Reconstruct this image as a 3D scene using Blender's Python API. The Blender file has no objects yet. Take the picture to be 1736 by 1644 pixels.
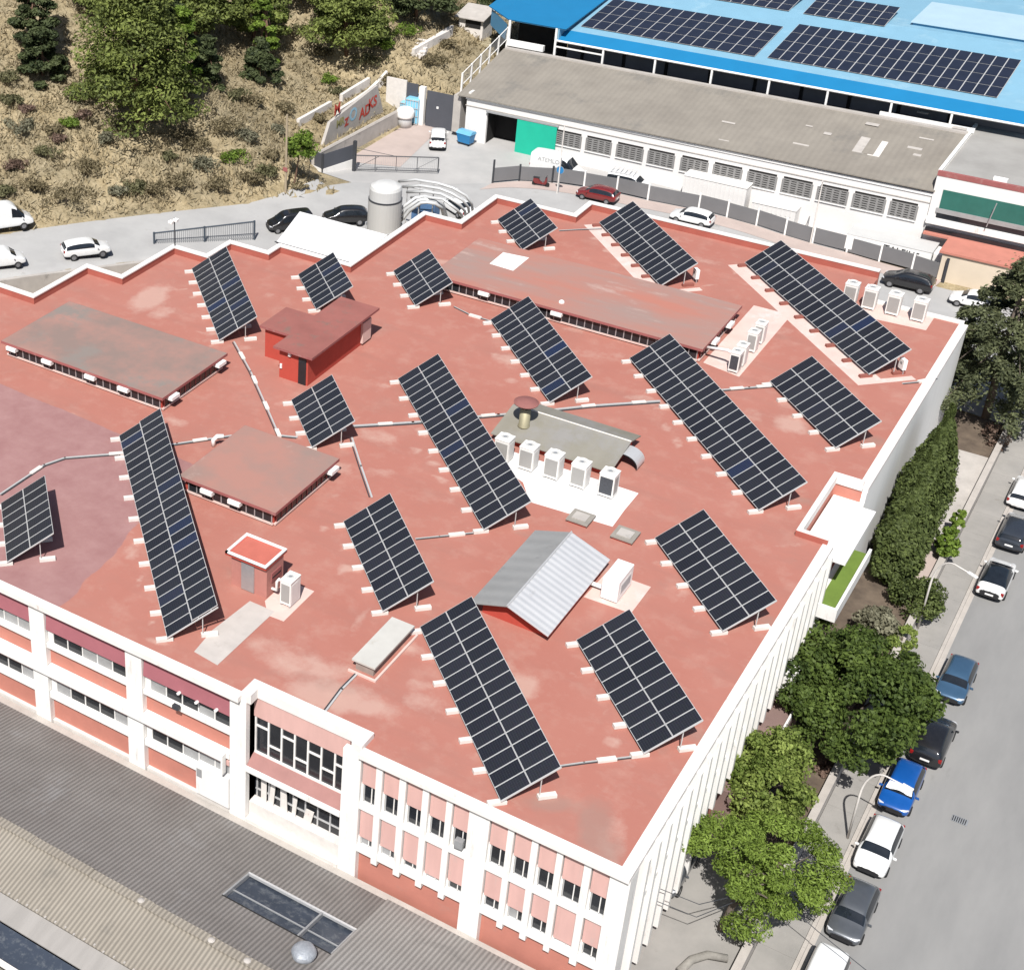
import bpy, bmesh, math, random
import numpy as np
from mathutils import Vector, Matrix
random.seed(7); rng = np.random.default_rng(11)
R = math.radians
SC = bpy.context.scene
C = SC.collection
# ------------------------------------------------------------------ camera
CAM = np.array([13.877387463894035, -52.41723776696904, 55.0])
FPX = 2629.5374928380847; CX, CY = 336.7221384317433, 672.0000027185898
CM = np.array([[0.8139894656058221, 0.5808110368806925, -0.008926887493586156],
               [0.28537884778856865, -0.41324092979022853, -0.8647490081988972],
               [-0.5059447233815342, 0.7013490381997272, -0.502124948094297]])
cam = bpy.data.cameras.new('camera'); camo = bpy.data.objects.new('camera', cam); C.objects.link(camo)
cam.sensor_fit = 'HORIZONTAL'; cam.sensor_width = 36.0; cam.lens = FPX / 1736 * 36
cam.shift_x = (868 - CX) / 1736; cam.shift_y = (CY - 822) / 1736
cam.clip_start = 0.5; cam.clip_end = 3000
mw = Matrix.Identity(4)
for i in range(3):
    mw[i][0] = CM[0][i]; mw[i][1] = -CM[1][i]; mw[i][2] = -CM[2][i]; mw[i][3] = CAM[i]
camo.matrix_world = mw
SC.camera = camo
# ------------------------------------------------------------------ sky and sun
SUN_EL, SUN_AZ = R(53), R(160)            # azimuth clockwise from +Y of the direction the sun stands in
w = bpy.data.worlds.new('World'); SC.world = w; w.use_nodes = True
nt = w.node_tree; nt.nodes.clear()
sky = nt.nodes.new('ShaderNodeTexSky'); sky.sky_type = 'NISHITA'; sky.sun_disc = False
sky.sun_elevation = SUN_EL; sky.sun_rotation = SUN_AZ; sky.air_density = 1.0; sky.dust_density = 1.5
bg = nt.nodes.new('ShaderNodeBackground'); bg.inputs[1].default_value = 0.068
wo = nt.nodes.new('ShaderNodeOutputWorld')
nt.links.new(sky.outputs[0], bg.inputs[0]); nt.links.new(bg.outputs[0], wo.inputs[0])
sl = bpy.data.lights.new('sun', 'SUN'); sl.energy = 5.0; sl.angle = R(0.5); sl.color = (1.0, 0.972, 0.93)
so = bpy.data.objects.new('sun', sl); C.objects.link(so)
sd = Vector((math.sin(SUN_AZ) * math.cos(SUN_EL), math.cos(SUN_AZ) * math.cos(SUN_EL), math.sin(SUN_EL)))
so.rotation_euler = sd.to_track_quat('Z', 'Y').to_euler(); so.location = (0, 0, 80)
SC.view_settings.view_transform = 'Standard'; SC.view_settings.look = 'None'
SC.view_settings.gamma = 1; SC.view_settings.exposure = 0.30
SC.render.engine = 'CYCLES'
SC.cycles.max_bounces = 5; SC.cycles.diffuse_bounces = 2; SC.cycles.glossy_bounces = 2
SC.cycles.transmission_bounces = 3; SC.cycles.transparent_max_bounces = 6
SC.cycles.caustics_reflective = False; SC.cycles.caustics_refractive = False

def ray(px, py):
    return CM.T @ np.array([(px - CX) / FPX, (py - CY) / FPX, 1.0])
def P(px, py, z=0.0):
    d = ray(px, py); t = (z - CAM[2]) / d[2]; return Vector(CAM + t * d)
# ------------------------------------------------------------------ materials
def nd(t, k, **kw):
    n = t.nodes.new(k)
    for a, v in kw.items(): setattr(n, a, v)
    return n
def mat(name, col, rough=0.7, var=0.12, scale=2.0, metal=0.0, spec=0.4, bump=0.0, col2=None, detail=5, stretch=None, coords='Object', grime=None, contrast=0.25, fine=0.05):
    m = bpy.data.materials.new(name); m.use_nodes = True; t = m.node_tree
    b = t.nodes['Principled BSDF']; b.inputs['Roughness'].default_value = rough; b.inputs['Metallic'].default_value = metal
    b.inputs['Specular IOR Level'].default_value = spec
    c1 = tuple(min(1, c * (1 - var)) for c in col) if col2 is None else tuple(col)
    c2 = tuple(min(1, c * (1 + var)) for c in col) if col2 is None else tuple(col2)
    if coords == 'World':
        g = nd(t, 'ShaderNodeNewGeometry'); src = g.outputs['Position']
    else:
        g = nd(t, 'ShaderNodeTexCoord'); src = g.outputs['Object']
    if stretch:
        mp = nd(t, 'ShaderNodeMapping'); mp.inputs['Scale'].default_value = stretch
        t.links.new(src, mp.inputs[0]); src = mp.outputs[0]
    n = nd(t, 'ShaderNodeTexNoise'); n.inputs['Scale'].default_value = scale; n.inputs['Detail'].default_value = detail
    n.inputs['Roughness'].default_value = 0.62
    t.links.new(src, n.inputs['Vector'])
    rp = nd(t, 'ShaderNodeValToRGB'); rp.color_ramp.elements[0].position = 0.5 - contrast; rp.color_ramp.elements[1].position = 0.5 + contrast
    rp.color_ramp.elements[0].color = (*c1, 1); rp.color_ramp.elements[1].color = (*c2, 1)
    t.links.new(n.outputs['Fac'], rp.inputs[0]); out = rp.outputs[0]
    if grime:
        n2 = nd(t, 'ShaderNodeTexNoise'); n2.inputs['Scale'].default_value = grime[2]; n2.inputs['Detail'].default_value = 8; n2.inputs['Roughness'].default_value = 0.7
        t.links.new(src, n2.inputs['Vector'])
        r2 = nd(t, 'ShaderNodeValToRGB'); r2.color_ramp.elements[0].position = grime[1]; r2.color_ramp.elements[1].position = grime[1] + 0.14
        mx = nd(t, 'ShaderNodeMix', data_type='RGBA'); mx.inputs[7].default_value = (*grime[0], 1)
        t.links.new(n2.outputs['Fac'], r2.inputs[0]); t.links.new(r2.outputs[0], mx.inputs[0]); t.links.new(out, mx.inputs[6]); out = mx.outputs[2]
    t.links.new(out, b.inputs['Base Color'])
    if bump:
        bp = nd(t, 'ShaderNodeBump'); bp.inputs['Strength'].default_value = bump; bp.inputs['Distance'].default_value = 0.05
        t.links.new(n.outputs['Fac'], bp.inputs['Height']); t.links.new(bp.outputs[0], b.inputs['Normal'])
    return m
def corrugated(name, c1, c2, axis, pitch, amp=0.35, rough=0.8, grime=None, metal=0.0):
    m = mat(name, c1, rough, col2=c2, scale=0.35, coords='World', grime=grime, metal=metal, detail=8)
    t = m.node_tree; b = t.nodes['Principled BSDF']
    g = nd(t, 'ShaderNodeNewGeometry'); sx = nd(t, 'ShaderNodeSeparateXYZ'); t.links.new(g.outputs['Position'], sx.inputs[0])
    mu = nd(t, 'ShaderNodeMath', operation='MULTIPLY'); mu.inputs[1].default_value = 2 * math.pi / pitch
    t.links.new(sx.outputs[axis], mu.inputs[0])
    si = nd(t, 'ShaderNodeMath', operation='SINE'); t.links.new(mu.outputs[0], si.inputs[0])
    bp = nd(t, 'ShaderNodeBump'); bp.inputs['Strength'].default_value = amp; bp.inputs['Distance'].default_value = 0.06
    t.links.new(si.outputs[0], bp.inputs['Height']); t.links.new(bp.outputs[0], b.inputs['Normal'])
    return m
M = {}
M['white'] = mat('white_paint', (0.78, 0.76, 0.73), 0.6, 0.05, 0.8, grime=((0.56, 0.53, 0.5), 0.57, 1.6), stretch=(1.4, 1.4, 0.22))
M['whiteclean'] = mat('white_clean', (0.82, 0.81, 0.79), 0.5, 0.03, 1.0)
M['coping'] = mat('coping_white', (0.75, 0.71, 0.68), 0.75, 0.08, 0.9, coords='World', grime=((0.45, 0.36, 0.32), 0.6, 1.1))
M['salmon'] = mat('salmon_wall', (0.47, 0.185, 0.14), 0.8, 0.1, 0.8, coords='World', grime=((0.42, 0.2, 0.16), 0.58, 0.9))
M['pink'] = mat('pink_shutter', (0.60, 0.37, 0.335), 0.7, 0.1, 0.9, coords='World', stretch=(1.5, 1.5, 0.25), grime=((.52,.37,.34), .56, 1.2))
M['plum'] = mat('plum_awning', (0.33, 0.115, 0.135), 0.75, 0.08, 0.6, coords='World')
M['redslab'] = mat('red_slab', (0.30, 0.10, 0.095), 0.8, 0.12, 0.9, coords='World', grime=((0.36, 0.2, 0.18), 0.56, 0.7))
M['redwall'] = mat('red_wall', (0.42, 0.065, 0.045), 0.75, 0.08, 1.2, coords='World')
M['glass'] = mat('window_glass', (0.018, 0.02, 0.024), 0.12, 0.4, 0.6, spec=0.5, coords='World')
M['glassgrey'] = mat('window_blind', (0.30, 0.30, 0.30), 0.35, 0.2, 0.8, coords='World')
M['dark'] = mat('dark_void', (0.015, 0.014, 0.014), 0.9, 0.2, 1)
M['alu'] = mat('aluminium', (0.62, 0.62, 0.62), 0.4, 0.06, 2, metal=0.4)
M['steel'] = mat('galvanised_steel', (0.42, 0.43, 0.44), 0.45, 0.1, 3, metal=0.5)
M['darksteel'] = mat('dark_steel', (0.045, 0.048, 0.055), 0.5, 0.15, 3)
M['concrete'] = mat('concrete', (0.42, 0.39, 0.36), 0.9, 0.14, 0.9, coords='World', bump=0.1, grime=((0.2, 0.19, 0.175), 0.6, 0.7))
M['conc_white'] = mat('pale_concrete_block', (0.66, 0.62, 0.58), 0.9, 0.1, 2.5, grime=((0.5, 0.36, 0.31), 0.62, 2.0))
M['redblock'] = mat('red_block', (0.26, 0.09, 0.07), 0.9, 0.12, 2.5)
M['padwhite'] = mat('white_pad', (0.76, 0.74, 0.72), 0.8, 0.05, 0.7, coords='World', grime=((0.5, 0.47, 0.44), 0.66, 0.9))
M['padpink'] = mat('pale_pink_pad', (0.64, 0.47, 0.42), 0.85, 0.09, 0.8, coords='World', grime=((0.58, 0.55, 0.52), 0.52, 0.6))
M['padgrey'] = mat('pale_worn_path', (0.47, 0.43, 0.40), 0.85, 0.1, 0.9, coords='World', grime=((0.4, 0.36, 0.33), 0.6, 1.2))
# ------------------------------------------------------------------ mesh builder and bookkeeping
W = {}
class MB:
    def __init__(s): s.v = []; s.f = []; s.mi = []; s.mats = []
    def idx(s, m):
        if m not in s.mats: s.mats.append(m)
        return s.mats.index(m)
    def add(s, vs, fs, m):
        o = len(s.v); s.v += [tuple(v) for v in vs]; k = s.idx(m)
        for f in fs: s.f.append(tuple(i + o for i in f)); s.mi.append(k)
        return s
    def box(s, x0, x1, y0, y1, z0, z1, m):
        v = [(x0,y0,z0),(x1,y0,z0),(x1,y1,z0),(x0,y1,z0),(x0,y0,z1),(x1,y0,z1),(x1,y1,z1),(x0,y1,z1)]
        return s.add(v, [(0,3,2,1),(4,5,6,7),(0,1,5,4),(1,2,6,5),(2,3,7,6),(3,0,4,7)], m)
    def obox(s, c, ux, uy, uz, m):
        c = Vector(c); ux, uy, uz = Vector(ux), Vector(uy), Vector(uz)
        v = [c + a*ux + b*uy + d*uz for d in (-1,1) for a, b in ((-1,-1),(1,-1),(1,1),(-1,1))]
        return s.add(v, [(0,3,2,1),(4,5,6,7),(0,1,5,4),(1,2,6,5),(2,3,7,6),(3,0,4,7)], m)
    def prism(s, poly, z0, z1, m, mtop=None):
        n = len(poly)
        z0s = z0 if hasattr(z0, '__len__') else [z0]*n; z1s = z1 if hasattr(z1, '__len__') else [z1]*n
        v = [(p[0],p[1],z) for p, z in zip(poly, z0s)] + [(p[0],p[1],z) for p, z in zip(poly, z1s)]
        s.add(v, [tuple(range(n-1,-1,-1))] + [(i,(i+1)%n,n+(i+1)%n,n+i) for i in range(n)], m)
        return s.add(v[n:], [tuple(range(n))], mtop or m)
    def quad(s, a, b, c, d, m): return s.add([a,b,c,d], [(0,1,2,3)], m)
    def tube(s, pts, r, m, n=8, r2=None, cap=True):
        pts = [Vector(p) for p in pts]; k = len(pts); vs = []; up = None
        for i, p in enumerate(pts):
            d = (pts[min(i+1,k-1)] - pts[max(i-1,0)]).normalized()
            if up is None:
                up = Vector((0,0,1)) if abs(d.z) < .9 else Vector((1,0,0))
            a = d.cross(up).normalized(); b = a.cross(d); up = b
            rr = float(r if r2 is None else r + (r2 - r) * i / max(1, k-1))
            vs += [p + rr*(a*math.cos(2*math.pi*j/n) + b*math.sin(2*math.pi*j/n)) for j in range(n)]
        fs = [(i*n+j, i*n+(j+1)%n, (i+1)*n+(j+1)%n, (i+1)*n+j) for i in range(k-1) for j in range(n)]
        if cap: fs += [tuple(range(n-1,-1,-1)), tuple(range((k-1)*n, k*n))]
        return s.add(vs, fs, m)
    def cyl(s, c, r, z0, z1, m, n=20, r2=None):
        return s.tube([(c[0],c[1],z0),(c[0],c[1],z1)], r, m, n, r2)
    def lathe(s, c, prof, m, n=24):
        vs = [(c[0]+r*math.cos(2*math.pi*j/n), c[1]+r*math.sin(2*math.pi*j/n), c[2]+z) for r, z in prof for j in range(n)]
        k = len(prof)
        fs = [(i*n+j, i*n+(j+1)%n, (i+1)*n+(j+1)%n, (i+1)*n+j) for i in range(k-1) for j in range(n)]
        return s.add(vs, fs + [tuple(range(n-1,-1,-1)), tuple(range((k-1)*n, k*n))], m)
    def build(s, name, parent=None, smooth=False, local=False, bevel=0.0):
        me = bpy.data.meshes.new(name)
        vs = s.v
        if parent is not None and not local:
            inv = W[parent].inverted(); vs = [tuple(inv @ Vector(v)) for v in vs]
        me.from_pydata(vs, [], s.f)
        for m in s.mats: me.materials.append(m)
        me.polygons.foreach_set('material_index', s.mi)
        if smooth: me.polygons.foreach_set('use_smooth', [True]*len(s.f))
        me.update()
        o = bpy.data.objects.new(name, me); C.objects.link(o)
        if parent is not None: o.parent = parent; W[o] = W[parent].copy()
        else: W[o] = Matrix.Identity(4)
        if bevel:
            bv = o.modifiers.new('bevel', 'BEVEL'); bv.width = bevel; bv.segments = 2; bv.limit_method = 'ANGLE'
        return o
def tag(o, label=None, cat=None, group=None, kind=None):
    if label: o['label'] = label
    if cat: o['category'] = cat
    if group: o['group'] = group
    if kind: o['kind'] = kind
    return o
def thing(name, label, cat, loc=(0,0,0), rz=0.0, group=None):
    o = bpy.data.objects.new(name, None); C.objects.link(o); o.empty_display_size = 0.3
    o.location = loc; o.rotation_euler = (0, 0, rz)
    W[o] = Matrix.LocRotScale(Vector(loc), Matrix.Rotation(rz, 3, 'Z').to_quaternion(), None)
    return tag(o, label, cat, group)
def lone(mb, name, label, cat, group=None, **kw):      # a thing that is one mesh
    return tag(mb.build(name, None, **kw), label, cat, group)
def copy_tree(o, parent=None):
    c = o.copy(); C.objects.link(c)
    if parent is not None: c.parent = parent
    W[c] = W[o].copy()
    for ch in list(o.children):
        copy_tree(ch, c)
    return c
def place(o, loc, rz):
    o.location = loc; o.rotation_euler = (0, 0, rz)
    W[o] = Matrix.LocRotScale(Vector(loc), Matrix.Rotation(rz, 3, 'Z').to_quaternion(), None)
    return o
def relabel(o, label, group=None):
    o['label'] = label
    if group: o['group'] = group
    return o
def text_mesh(body, size, origin, right, up, m, name, parent=None, depth=0.01, bold=0.0):
    cu = bpy.data.curves.new(name, 'FONT'); cu.body = body; cu.size = size; cu.extrude = depth; cu.offset = bold
    cu.resolution_u = 3
    to = bpy.data.objects.new(name, cu); C.objects.link(to)
    dg = bpy.context.evaluated_depsgraph_get(); me = bpy.data.meshes.new_from_object(to.evaluated_get(dg))
    bpy.data.objects.remove(to)
    right = Vector(right).normalized(); up = Vector(up).normalized(); nz = right.cross(up)
    T = Matrix((( right.x, up.x, nz.x, origin[0]), (right.y, up.y, nz.y, origin[1]), (right.z, up.z, nz.z, origin[2]), (0,0,0,1)))
    if parent is not None: T = W[parent].inverted() @ T
    me.transform(T); me.materials.clear(); me.materials.append(m)
    o = bpy.data.objects.new(name, me); C.objects.link(o)
    if parent is not None: o.parent = parent; W[o] = W[parent].copy()
    return o
def sstep(a, b, x):
    t = np.clip((np.asarray(x, float) - a) / (b - a), 0, 1); return t * t * (3 - 2 * t)
# value noise for terrain, stains and tints
_nt = rng.random((64, 64))
def vnoise(x, y, s=1.0, seed=0):
    x = np.asarray(x, float) / s + seed * 17.3; y = np.asarray(y, float) / s + seed * 9.1
    xi = np.floor(x).astype(int); yi = np.floor(y).astype(int); fx = x - xi; fy = y - yi
    fx = fx*fx*(3-2*fx); fy = fy*fy*(3-2*fy)
    g = lambda a, b: _nt[a % 64, b % 64]
    return (g(xi,yi)*(1-fx)+g(xi+1,yi)*fx)*(1-fy) + (g(xi,yi+1)*(1-fx)+g(xi+1,yi+1)*fx)*fy
def fbm(x, y, s, seed=0, o=4):
    r = 0; a = 0.5
    for k in range(o): r = r + a * vnoise(x, y, s / 2**k, seed + k); a *= 0.5
    return r / (1 - 0.5**o)
# ------------------------------------------------------------------ terrain
RN = np.array([-0.852, 0.525]); RD = np.array([0.525, 0.852]); R0 = np.array([-71.0, 57.2])
def hill_d(x, y):
    d1 = (x - R0[0]) * RN[0] + (y - R0[1]) * RN[1]
    d2 = (-65.3 + 6.5 * sstep(99, 103, y)) - x
    return np.where(y > 74.5, np.minimum(d1, d2), d1)
def gz(x, y):
    x = np.asarray(x, float); y = np.asarray(y, float)
    b = -10.05 + (3 - 1.4 * sstep(-42, -9, x)) * np.maximum(sstep(58, 84, y), sstep(25, 45, -x) * sstep(-5, 15, y))
    b = b + 2.6 * sstep(50, 80, -x) * sstep(18, 40, y) * (1 - sstep(74, 84, y))
    d1 = (x - R0[0]) * RN[0] + (y - R0[1]) * RN[1]; s = (x - R0[0]) * RD[0] + (y - R0[1]) * RD[1]
    b = b - 3.2 * sstep(8.6, 9.2, -d1) * (1 - sstep(-2, 0, s)) * sstep(52, 56, -x) * (y > 18)
    d = hill_d(x, y)
    wall = 2.6 * sstep(98, 106, y) * sstep(0.2, 1.0, d)
    h = 0.7 * sstep(0, 1.6, d) + 0.40 * np.maximum(d - 1.0, 0) + wall
    h = h + sstep(2, 10, d) * (1.4 * (fbm(x, y, 17, 3) - .5) + 0.35 * (fbm(x, y, 5, 8) - .5))
    return b + np.where(d > 0, h, 0)
def T(px, py):                                   # the point of the terrain a photograph pixel looks at
    d = ray(px, py); d = d / np.linalg.norm(d); t = 60.0
    while t < 600:
        p = CAM + d * t
        if p[2] < float(gz(p[0], p[1])): break
        t += 0.4
    lo, hi = t - 0.4, t
    for _ in range(20):
        m = (lo + hi) / 2; p = CAM + d * m
        if p[2] < float(gz(p[0], p[1])): hi = m
        else: lo = m
    return Vector(CAM + d * hi)
def grid_mesh(name, xs, ys, zf, m, smooth=True):
    X, Y = np.meshgrid(xs, ys, indexing='ij'); Z = zf(X, Y)
    vs = np.stack([X, Y, Z], -1).reshape(-1, 3); ny = len(ys); nx = len(xs)
    i, j = np.meshgrid(np.arange(nx-1), np.arange(ny-1), indexing='ij'); a = (i*ny+j).ravel()
    fs = np.stack([a, a+ny, a+ny+1, a+1], 1)
    me = bpy.data.meshes.new(name); me.from_pydata(vs.tolist(), [], fs.tolist()); me.materials.append(m)
    if smooth: me.polygons.foreach_set('use_smooth', [True]*len(fs))
    me.update(); o = bpy.data.objects.new(name, me); C.objects.link(o); W[o] = Matrix.Identity(4); return o
# ground material: dry grass on the hill (by how far the hill rises), pale concrete elsewhere
def ground_mat():
    m = bpy.data.materials.new('dry_ground'); m.use_nodes = True; t = m.node_tree; b = t.nodes['Principled BSDF']
    b.inputs['Roughness'].default_value = 0.95; b.inputs['Specular IOR Level'].default_value = 0.1
    g = nd(t, 'ShaderNodeNewGeometry')
    def noise(sc, de=8, ro=.65):
        n = nd(t, 'ShaderNodeTexNoise'); n.inputs['Scale'].default_value = sc; n.inputs['Detail'].default_value = de; n.inputs['Roughness'].default_value = ro
        t.links.new(g.outputs['Position'], n.inputs['Vector']); return n.outputs['Fac']
    def ramp(f, *st):
        r = nd(t, 'ShaderNodeValToRGB'); e = r.color_ramp.elements
        e[0].position, e[0].color = st[0][0], (*st[0][1], 1); e[1].position, e[1].color = st[-1][0], (*st[-1][1], 1)
        for p, c in st[1:-1]:
            q = e.new(p); q.color = (*c, 1)
        t.links.new(f, r.inputs[0]); return r.outputs[0]
    fine = noise(4.5, 10, .8)
    a = ramp(noise(0.5), (.3, (.24,.19,.115)), (.45, (.33,.265,.16)), (.58, (.42,.345,.22)), (.75, (.38,.305,.19)))
    c = ramp(noise(0.16), (.42, (0,0,0)), (.62, (1,1,1)))
    a2 = ramp(noise(1.6), (.35, (.22,.19,.125)), (.6, (.30,.25,.165)), (.75, (.36,.30,.195)))
    mx = nd(t, 'ShaderNodeMix', data_type='RGBA'); t.links.new(c, mx.inputs[0]); t.links.new(a, mx.inputs[6]); t.links.new(a2, mx.inputs[7])
    fr = ramp(fine, (.36, (.45,.43,.38)), (.52, (1,1,1)), (.7, (1.12,1.1,1.05)))
    mu = nd(t, 'ShaderNodeMix', data_type='RGBA', blend_type='MULTIPLY'); mu.inputs[0].default_value = .85; t.links.new(mx.outputs[2], mu.inputs[6]); t.links.new(fr, mu.inputs[7])
    t.links.new(mu.outputs[2], b.inputs['Base Color'])
    bp = nd(t, 'ShaderNodeBump'); bp.inputs['Strength'].default_value = 0.4; bp.inputs['Distance'].default_value = 0.25
    t.links.new(noise(2.2, 10, .75), bp.inputs['Height']); t.links.new(bp.outputs[0], b.inputs['Normal'])
    return m
M['ground'] = ground_mat()
M['asphalt'] = mat('asphalt', (0.205, 0.203, 0.2), 0.9, 0.1, 0.35, coords='World', col2=(0.285, 0.28, 0.272), detail=10, grime=((0.17, 0.166, 0.16), 0.63, 0.22), stretch=(1, 0.25, 1))
M['asphalt2'] = mat('pale_asphalt', (0.33, 0.325, 0.32), 0.9, 0.1, 0.3, coords='World', col2=(0.42, 0.415, 0.405), detail=10, grime=((0.27, 0.262, 0.25), 0.62, 0.3))
M['yard'] = mat('pale_yard_concrete', (0.34, 0.335, 0.33), 0.9, 0.1, 0.22, coords='World', col2=(0.46, 0.445, 0.43), detail=10, grime=((0.36, 0.35, 0.335), 0.6, 0.25))
M['yardpink'] = mat('pink_concrete', (0.44, 0.36, 0.325), 0.9, 0.1, 0.4, coords='World')
M['pavement'] = mat('pavement_slabs', (0.24, 0.23, 0.215), 0.9, 0.1, 0.5, coords='World', col2=(0.33, 0.312, 0.29), detail=10, grime=((0.2, 0.185, 0.165), 0.62, 0.8))
M['soil'] = mat('garden_soil', (0.07, 0.052, 0.04), 0.95, 0.2, 0.9, coords='World', col2=(0.17, 0.13, 0.095), bump=0.6, detail=10)
M['kerb'] = mat('kerb_stone', (0.42, 0.385, 0.35), 0.9, 0.12, 1.2, coords='World')
tag(grid_mesh('ground', np.arange(-300, 122, 1.6), np.arange(-150, 362, 1.6), lambda X, Y: gz(X, Y) - 0.04 - 4.0 * ((X < 4) & (X > -66) & (Y < 1) & (Y > -60)), M['ground']), kind='structure')
def strip(name, e0, e1, m, dz, n=40, k=8):
    """a sheet draped on the terrain between two polylines of equal length"""
    def samp(e, n):
        e = np.array(e, float); L = np.r_[0, np.cumsum(np.hypot(*np.diff(e, axis=0).T))]
        q = np.linspace(0, L[-1], n); return np.stack([np.interp(q, L, e[:, 0]), np.interp(q, L, e[:, 1])], 1)
    a, b = samp(e0, n), samp(e1, n); vs = []
    for i in range(n):
        for j in range(k):
            p = a[i] + (b[i] - a[i]) * j / (k-1); vs.append((p[0], p[1], float(gz(*p)) + dz))
    fs = [(i*k+j, (i+1)*k+j, (i+1)*k+j+1, i*k+j+1) for i in range(n-1) for j in range(k-1)]
    mb = MB(); mb.add(vs, fs, m); return tag(mb.build(name, smooth=True), kind='structure')
# front right street with pavement and kerb, parallel to the long facade
strip('street', [(7.02, -60), (7.02, 130)], [(60, -60), (60, 130)], M['asphalt'], 0.0, 120, 20)
mb = MB()
for i, y in enumerate(np.arange(-30, 96, 3.0)):
    z0 = float(gz(5, y)); z1 = float(gz(5, y+3))
    x0, x1 = 4.9, 6.8
    mb.add([(x0,y,z0+.13),(x1,y,z0+.13),(x1,y+2.98,z1+.13),(x0,y+2.98,z1+.13),(x0,y,z0-.1),(x1,y,z0-.1),(x1,y+2.98,z1-.1),(x0,y+2.98,z1-.1)],
           [(0,1,2,3),(0,4,5,1),(1,5,6,2),(2,6,7,3),(3,7,4,0)], M['pavement'])
tag(mb.build('pavement'), kind='structure')
mb = MB()
for y in np.arange(-30, 96, 1.0):
    z0 = float(gz(7, y))
    mb.box(6.82, 7.02, y, y+.985, z0-.2, z0+.14, M['kerb'])
tag(mb.build('kerb'), kind='structure')
mb = MB()
for y in np.arange(-30, 84, 2.0):
    z0 = float(gz(7.3, y))+.005; z1 = float(gz(7.3, y+2))+.005
    mb.quad((7.03,y,z0),(7.32,y,z0),(7.32,y+2,z1),(7.03,y+2,z1), M['kerb'])
tag(mb.build('gutter'), kind='structure')
# garden strip along the building, with paved parts
mb = MB()
mb.box(.0, 4.6, -25, 20.2, -9.9, -9.3, M['pavement']); mb.box(.0, 4.6, 20.2, 70, -9.9, -9.22, M['soil'])
tag(mb.build('garden'), kind='structure')
mb = MB(); mb.box(1.9, 4.5, 50.5, 64, -9.25, -9.205, M['concrete']); mb.box(3.2, 4.5, 43.5, 49.8, -9.25, -9.20, M['yardpink']); mb.box(2.2, 4.5, 12.5, 24, -9.35, -9.19, M['soil'])
tag(mb.build('garden_paving'), kind='structure')
# rear road, lane and yard
near = R0 - RN * 8.9
def rp(s, d): return tuple(R0 + RD * s + RN * d)
strip('road', [rp(-60, -8.7), rp(-6, -8.7), rp(6, -10), (-46, 70), (-30, 73), (-8, 71.5), (14, 69)], [rp(-60, -.1), rp(-6, -.1), rp(10, -.2), (-60.5, 79), (-47.6, 88.5), (-25, 92.0), (14, 90)], M['asphalt2'], 0.035, 130, 14)
strip('yard', [(-65.2, 78.5), (-65.2, 100.5)], [(-15, 78.5), (-15, 100.5)], M['yard'], 0.006, 30, 40)
strip('yard_apron', [(-65.1, 84), (-65.1, 99)], [(-59.2, 86), (-61.2, 99)], M['yardpink'], 0.03, 12, 6)
FPX_ = ((835,311),(880,307),(936,310),(990,318),(1045,328),(1098,340),(1184,357),(1232,369),(1282,383),(1330,399),(1377,413),(1435,428),(1490,444),(1545,459),(1597,476))
fb = [T(*q) for q in FPX_]
strip('lane_verge', [(q.x-.3, q.y-2.4) for q in fb], [(q.x, q.y-.12) for q in fb], M['yardpink'], 0.06, 40, 4)
# ------------------------------------------------------------------ the red-roofed factory
FX = 0.3                                           # outer plane of the long right facade
B = thing('factory_building', 'white and salmon factory with the wide red flat roof carrying tilted solar arrays', 'factory', (-30, 0, -9.6))
REAR = [(-80, 28.8), (-60.6, 28.8), (-60.6, 35.5), (-57.0, 35.5), (-57.0, 42.6), (-53.6, 42.6), (-53.6, 46.0), (-49.8, 46.0), (-49.8, 47.8),
        (-43.0, 47.8), (-43.0, 60.6), (-39.5, 60.6), (-39.5, 67.5), (-32.0, 67.5), (-32.0, 70.9), (-7.5, 70.9), (-7.5, 66.2), (0.0, 66.2)]
FRONT = [(-80, 0.0), (-21.3, 0.0), (-21.3, 1.2), (-14.0, 1.2), (-14.0, 0.0), (0.0, 0.0)]
NOTCH = [(0.0, 31.6), (-1.6, 31.6), (-1.6, 38.9), (0.0, 38.9)]
def inside(x, y):
    ok = (x > -80) & (x < 0) & (y > np.where((x > -21.3) & (x < -14.0), 1.2, 0.0))
    top = np.full_like(x, 66.2)
    for a, b in zip(REAR[0::2], REAR[1::2]):
        top = np.where((x >= a[0]) & (x < b[0]), a[1], top)
    return ok & (y < top) & ~((x > -1.6) & (y > 31.6) & (y < 38.9))
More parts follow.
